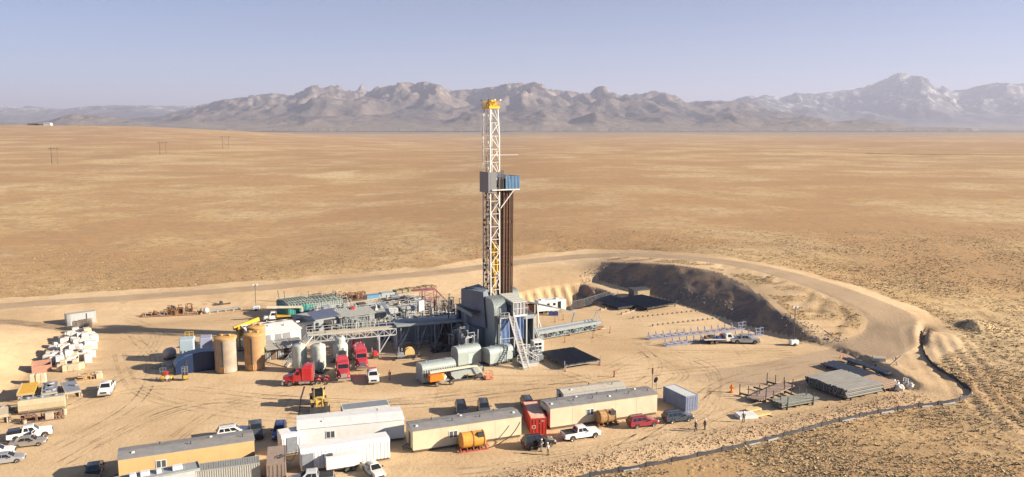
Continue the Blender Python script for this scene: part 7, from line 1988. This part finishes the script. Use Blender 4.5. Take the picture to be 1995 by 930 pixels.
# silt fence
root = thing('silt_fence', 'long sagging black silt fence curving along the edge of the site', 'fence', (0, 0, 0))
b = MB(); po = MB(); wl = MB(); pts = []
for i in range(len(FENCE) - 1):
    a, c = FENCE[i], FENCE[i + 1]; n = max(1, int((c - a).length / .5))
    for k in range(n): pts.append(a.lerp(c, k / n))
V = []; rf = random.Random(5); FH = .78
for i, p in enumerate(pts):
    z = gz(p.x, p.y); ph = (i % 7) / 7; sg = .28 * math.sin(ph * math.pi) + .07 * mnoise.noise(Vector((i * .5, 0, 0)))
    lean = .16 * mnoise.noise(Vector((i * .13, 3, 0)))
    V += [(p.x, p.y, z - .1), (p.x + lean, p.y + lean, z + FH * .5), (p.x + lean * 1.6 + .05, p.y + lean * 1.5, z + FH - sg)]
    if i % 7 == 0: po = MB(); po.bar((p.x, p.y - .05, z), (p.x + lean * 1.6, p.y + lean * 1.5 - .05, z + FH + .2), .07); po.build('post', mat('post_grey', (.22, .19, .16), .9), root)
    if i % 7 == 3 and rf.random() < .22:
        L7 = [pts[min(len(pts) - 1, i + k)] for k in range(-2, 3)]
        for (u, w_) in zip(L7[:-1], L7[1:]): wl.add([(u.x, u.y - .12, gz(u.x, u.y) + .18), (w_.x, w_.y - .12, gz(w_.x, w_.y) + .18), (w_.x, w_.y - .36, gz(w_.x, w_.y - .36) + .06), (u.x, u.y - .36, gz(u.x, u.y - .36) + .06)], [(0, 1, 2, 3)])
b.add(V, [(3 * i + j, 3 * i + 3 + j, 3 * i + 4 + j, 3 * i + 1 + j) for i in range(len(pts) - 1) for j in (0, 1)])
b.build('fabric', mat('silt_fabric', (.055, .055, .065), .8, 0, .3, dirt=(.2, .17, .14), dirt_amt=.3, scale=.8), root)
ow = wl.build('loose_liner', mat('liner_white', (.36, .35, .33), .6, 0, .1), root); ow['kind'] = 'stuff'

# ------------------------------------------------------------------ wheel tracks pressed into the pad
def track_mat():
    m, nt, b = nodes_of('track_soil'); L = nt.links.new; N = nt.nodes.new
    g = N('ShaderNodeNewGeometry'); n = N('ShaderNodeTexNoise'); n.inputs['Scale'].default_value = .22; n.inputs['Detail'].default_value = 6; n.inputs['Roughness'].default_value = .7
    L(g.outputs['Position'], n.inputs['Vector']); r = N('ShaderNodeMapRange'); r.inputs['From Min'].default_value = .42; r.inputs['From Max'].default_value = .66; r.inputs['To Max'].default_value = .32
    L(n.outputs['Fac'], r.inputs['Value']); t = N('ShaderNodeBsdfTransparent'); x = N('ShaderNodeMixShader'); L(r.outputs[0], x.inputs[0]); L(t.outputs[0], x.inputs[1]); L(b.outputs[0], x.inputs[2])
    L(x.outputs[0], nt.nodes['Material Output'].inputs['Surface']); b.inputs['Base Color'].default_value = (.40, .275, .155, 1); b.inputs['Roughness'].default_value = 1; return m
tb = MB()
TR = [[(120, 905), (330, 800), (520, 775), (760, 790), (1000, 765), (1250, 735), (1500, 705)], [(60, 820), (300, 760), (540, 770), (840, 785), (1150, 735), (1420, 700), (1560, 690)], [(100, 880), (260, 790), (300, 700), (240, 650)],
      [(180, 860), (400, 790), (640, 800), (900, 770), (1180, 750), (1380, 760), (1500, 745)], [(1220, 870), (1320, 800), (1400, 750), (1500, 720), (1600, 700)], [(960, 905), (1150, 875), (1330, 830), (1390, 780), (1380, 720), (1300, 690)],
      [(1180, 720), (1260, 690), (1400, 690), (1540, 685)], [(880, 925), (1050, 900), (1250, 860), (1420, 800), (1560, 735), (1650, 700)], [(300, 890), (420, 800), (560, 765)], [(230, 690), (280, 760), (420, 800), (600, 815)], [(1060, 640), (1200, 660), (1280, 700), (1260, 740), (1150, 760)],
      [(250, 640), (420, 628), (560, 610)], [(20, 840), (160, 780), (260, 720), (300, 650), (240, 615)], [(1090, 725), (1230, 760), (1330, 730), (1250, 690)], [(700, 790), (860, 770), (1000, 745), (1120, 740)]]
rt_ = random.Random(9)
for t_ in TR:
    for rep in range(2):
        line = smooth_line([W(px + rt_.uniform(-12, 12), py + rt_.uniform(-6, 6)) for px, py in t_], 12)
        for off in (-.9, .9):
            V = []
            zz = .006 + .0012 * (TR.index(t_) * 2 + rep) + (.0006 if off > 0 else 0)
            for i, p in enumerate(line):
                q = line[min(i + 1, len(line) - 1)] - line[max(i - 1, 0)]; n_ = Vector((-q.y, q.x, 0)).normalized()
                for w_ in (-.17, .17): s_ = p + n_ * (off + w_); V.append((s_.x, s_.y, zz))
            tb.add(V, [(2 * i, 2 * i + 1, 2 * i + 3, 2 * i + 2) for i in range(len(line) - 1)])
tag(tb.build('tyre_tracks', track_mat()), kind='structure')

# ------------------------------------------------------------------ far away: power line, settlement
def h_frame(label, px, py_top, py_bot, D):
    a = WD(px - 7, py_bot, D); x0 = a.x; gzv = gfar(a.x + 4, D); hh = (py_bot - py_top) / 1560 * D
    root = thing('power_pole', label, 'power pole', (x0, D, gzv), R(-8), 'H-frame power poles'); w = 13 / 1560 * D
    for k in (0, 1): MB().cyl((k * w, 0, -2), (k * w, 0, hh), .32, .22, n=7).build('pole', mat('pole_wood', (.22, .16, .11), .9), root)
    b = MB(); b.bar((-w * .35, 0, hh - .8), (w * 1.35, 0, hh - .8), .4); b.bar((0, 0, hh * .55), (w, 0, hh * .2), .14); b.build('crossarm', mat('pole_wood', (.22, .16, .11), .9), root)
    b = MB()
    for x in (-.3, .5, 1.3): b.cyl((w * x, 0, hh - 2.2), (w * x, 0, hh - .9), .14, n=6)
    b.build('insulator', DARK, root)
h_frame('wooden H-frame power pole on the left of the plain, nearest of the line', 107, 272, 304, 880)
h_frame('wooden H-frame power pole second along the line, paler with distance', 318, 264, 289, 1120)
h_frame('wooden H-frame power pole third along the line, near the foot of the grey hills', 440, 256, 279, 1350)
for i, (px, w, h, lab) in enumerate(((93, 26, 7, 'tiny white building on the horizon at the far left'), (66, 40, 5, 'tiny brown building on the horizon left of the white one'), (75, 30, 4, 'tiny grey low building between the two on the left horizon'))):
    D = 2850; a = WD(px, 240, D); z = gfar(a.x, D); root = thing('far_house', lab, 'building', (a.x, D, z - 1))
    MB().bx(-w / 2, w / 2, -6, 6, 0, h + 1).build('wall', (TOTE, RUST, STEEL)[i], root); MB().prism([(-w / 2 - 1, h + 1), (w / 2 + 1, h + 1), (w / 2 - 4, h + 3.5), (-w / 2 + 4, h + 3.5)], -7, 7).build('roof', (WHITET, RUST, DARK)[i], root)

# ------------------------------------------------------------------ faint trails across the plain
def trail(name, pts, w, m_, lift=.3):
    line = smooth_line(pts, 14); V = []; rr = random.Random(3)
    for i, p in enumerate(line):
        q = line[min(i + 1, len(line) - 1)] - line[max(i - 1, 0)]; n_ = Vector((-q.y, q.x, 0)).normalized(); ww = w * rr.uniform(.6, 1.2)
        for s in (-1, 1): e = p + n_ * ww * s / 2; V.append((e.x, e.y, gfar(e.x, e.y) + lift))
    b = MB(); b.add(V, [(2 * i, 2 * i + 1, 2 * i + 3, 2 * i + 2) for i in range(len(line) - 1)]); return tag(b.build(name, m_), kind='structure')
trail('far_track', [Vector((520, 1180, 0)), Vector((640, 1130, 0)), Vector((800, 1110, 0))], 14, mat('ditch_dark', (.20, .14, .09), .95), .8)

# ------------------------------------------------------------------ growth on the plain: dry bunch grass, clods on the berm
def scatter(name, count, rule, m_, size, seed, blades=5, kind='tuft'):
    r_ = random.Random(seed); V = []; Fc = []; made = 0; tries = 0
    while made < count and tries < count * 30:
        tries += 1
        q = rule(r_)
        if q is None: continue
        x, y = q; z = gz(x, y); s = size * r_.uniform(.45, 1.5) * (1.8 if r_.random() < .06 else 1); made += 1
        if kind == 'tuft':
            for k in range(blades):
                a = r_.uniform(0, math.tau); w = s * .42; h = s * r_.uniform(.2, .5); cx, cy_ = x + math.cos(a) * s * .3, y + math.sin(a) * s * .3; o = len(V)
                V += [(cx - math.sin(a) * w, cy_ + math.cos(a) * w, z - .03), (cx + math.sin(a) * w, cy_ - math.cos(a) * w, z - .03), (cx + math.cos(a) * s * .7, cy_ + math.sin(a) * s * .7, z + h)]
                Fc.append((o, o + 1, o + 2))
        else:
            o = len(V); n = 5
            for k in range(n): a = k * math.tau / n + r_.uniform(-.3, .3); rr = s * r_.uniform(.6, 1.1); V.append((x + math.cos(a) * rr, y + math.sin(a) * rr, z - .05))
            V.append((x + r_.uniform(-.2, .2) * s, y + r_.uniform(-.2, .2) * s, z + s * r_.uniform(.4, .8)))
            Fc += [(o + k, o + (k + 1) % n, o + n) for k in range(n)]
    me_ = bpy.data.meshes.new(name); me_.from_pydata(V, [], Fc); me_.materials.append(m_); o = bpy.data.objects.new(name, me_); COL.objects.link(o); o['kind'] = 'stuff'
    return o
def bare_at(x, y):
    i = int((x - gx0) / gs); j = int((y - gy0) / gs)
    return bare[j, i] if 0 <= i < nx and 0 <= j < ny else 1
def grass_rule(r_):
    y = 92 + (318 - 92) * r_.random() ** 1.2; x = r_.uniform(-.72, .72) * y if r_.random() < .6 else r_.uniform(gx0, gx1)
    if not (gx0 + 1 < x < gx1 - 1): return None
    if bare_at(x, y) > .45: return None
    if r_.random() < max(0, (y - 210) / 105): return None
    if mnoise.noise(Vector((x * .06, y * .06, 2))) + .35 * mnoise.noise(Vector((x * .3, y * .3, 5))) < r_.uniform(-.5, .35): return None
    return x, y
scatter('dry_grass', 60000, grass_rule, mat('dry_grass_straw', (.44, .32, .17), .9, 0, .3, scale=.3), .24, 3)
scatter('sage_scrub', 2600, grass_rule, mat('sage_brown', (.34, .245, .145), .95, 0, .3, scale=.3), .21, 4, blades=6)
BL = [(p.x, p.y) for p in BERM]
def berm_rule(r_):
    t = r_.random() * (len(BL) - 1); k = int(t); f = t - k; x = BL[k][0] * (1 - f) + BL[k + 1][0] * f; y = BL[k][1] * (1 - f) + BL[k + 1][1] * f
    x += r_.gauss(0, 1.6); y += r_.gauss(-1.0, 1.9)
    return (x, y) if gx0 + 1 < x < gx1 - 1 and y > gy0 + 1 else None
scatter('soil_clods', 5200, berm_rule, mat('clod_soil', (.42, .28, .155), .95, 0, .2, scale=.5), .17, 6, kind='clod')
def toe_rule(r_):
    k = r_.randrange(len(PAD)); x = r_.uniform(20, 74); y = r_.uniform(165, 245)
    i = int((x - gx0) / gs); j = int((y - gy0) / gs)
    return (x, y) if inner[j, i] and not pad_in[j, i] and padd[j, i] < 5 and r_.random() < .7 else None
scatter('cut_rubble', 1500, toe_rule, mat('rubble_grey', (.24, .20, .17), .95, 0, .3, scale=.5), .22, 7, kind='clod')
# ------------------------------------------------------------------ the air
hz = MB().bx(-46000, 46000, -3000, 62000, -30, 1700)
mh = bpy.data.materials.new('haze_air'); mh.use_nodes = True; mh.node_tree.nodes.clear()
ho = mh.node_tree.nodes.new('ShaderNodeOutputMaterial'); pv = mh.node_tree.nodes.new('ShaderNodeVolumePrincipled')
pv.inputs['Color'].default_value = (0.74, 0.78, 1.0, 1)
pv.inputs['Density'].default_value = 6.4e-5
pv.inputs['Anisotropy'].default_value = 0.1
mh.node_tree.links.new(pv.outputs[0], ho.inputs['Volume'])
haze = hz.build('haze', mh)
haze['kind'] = 'stuff'
haze.display_type = 'WIRE'
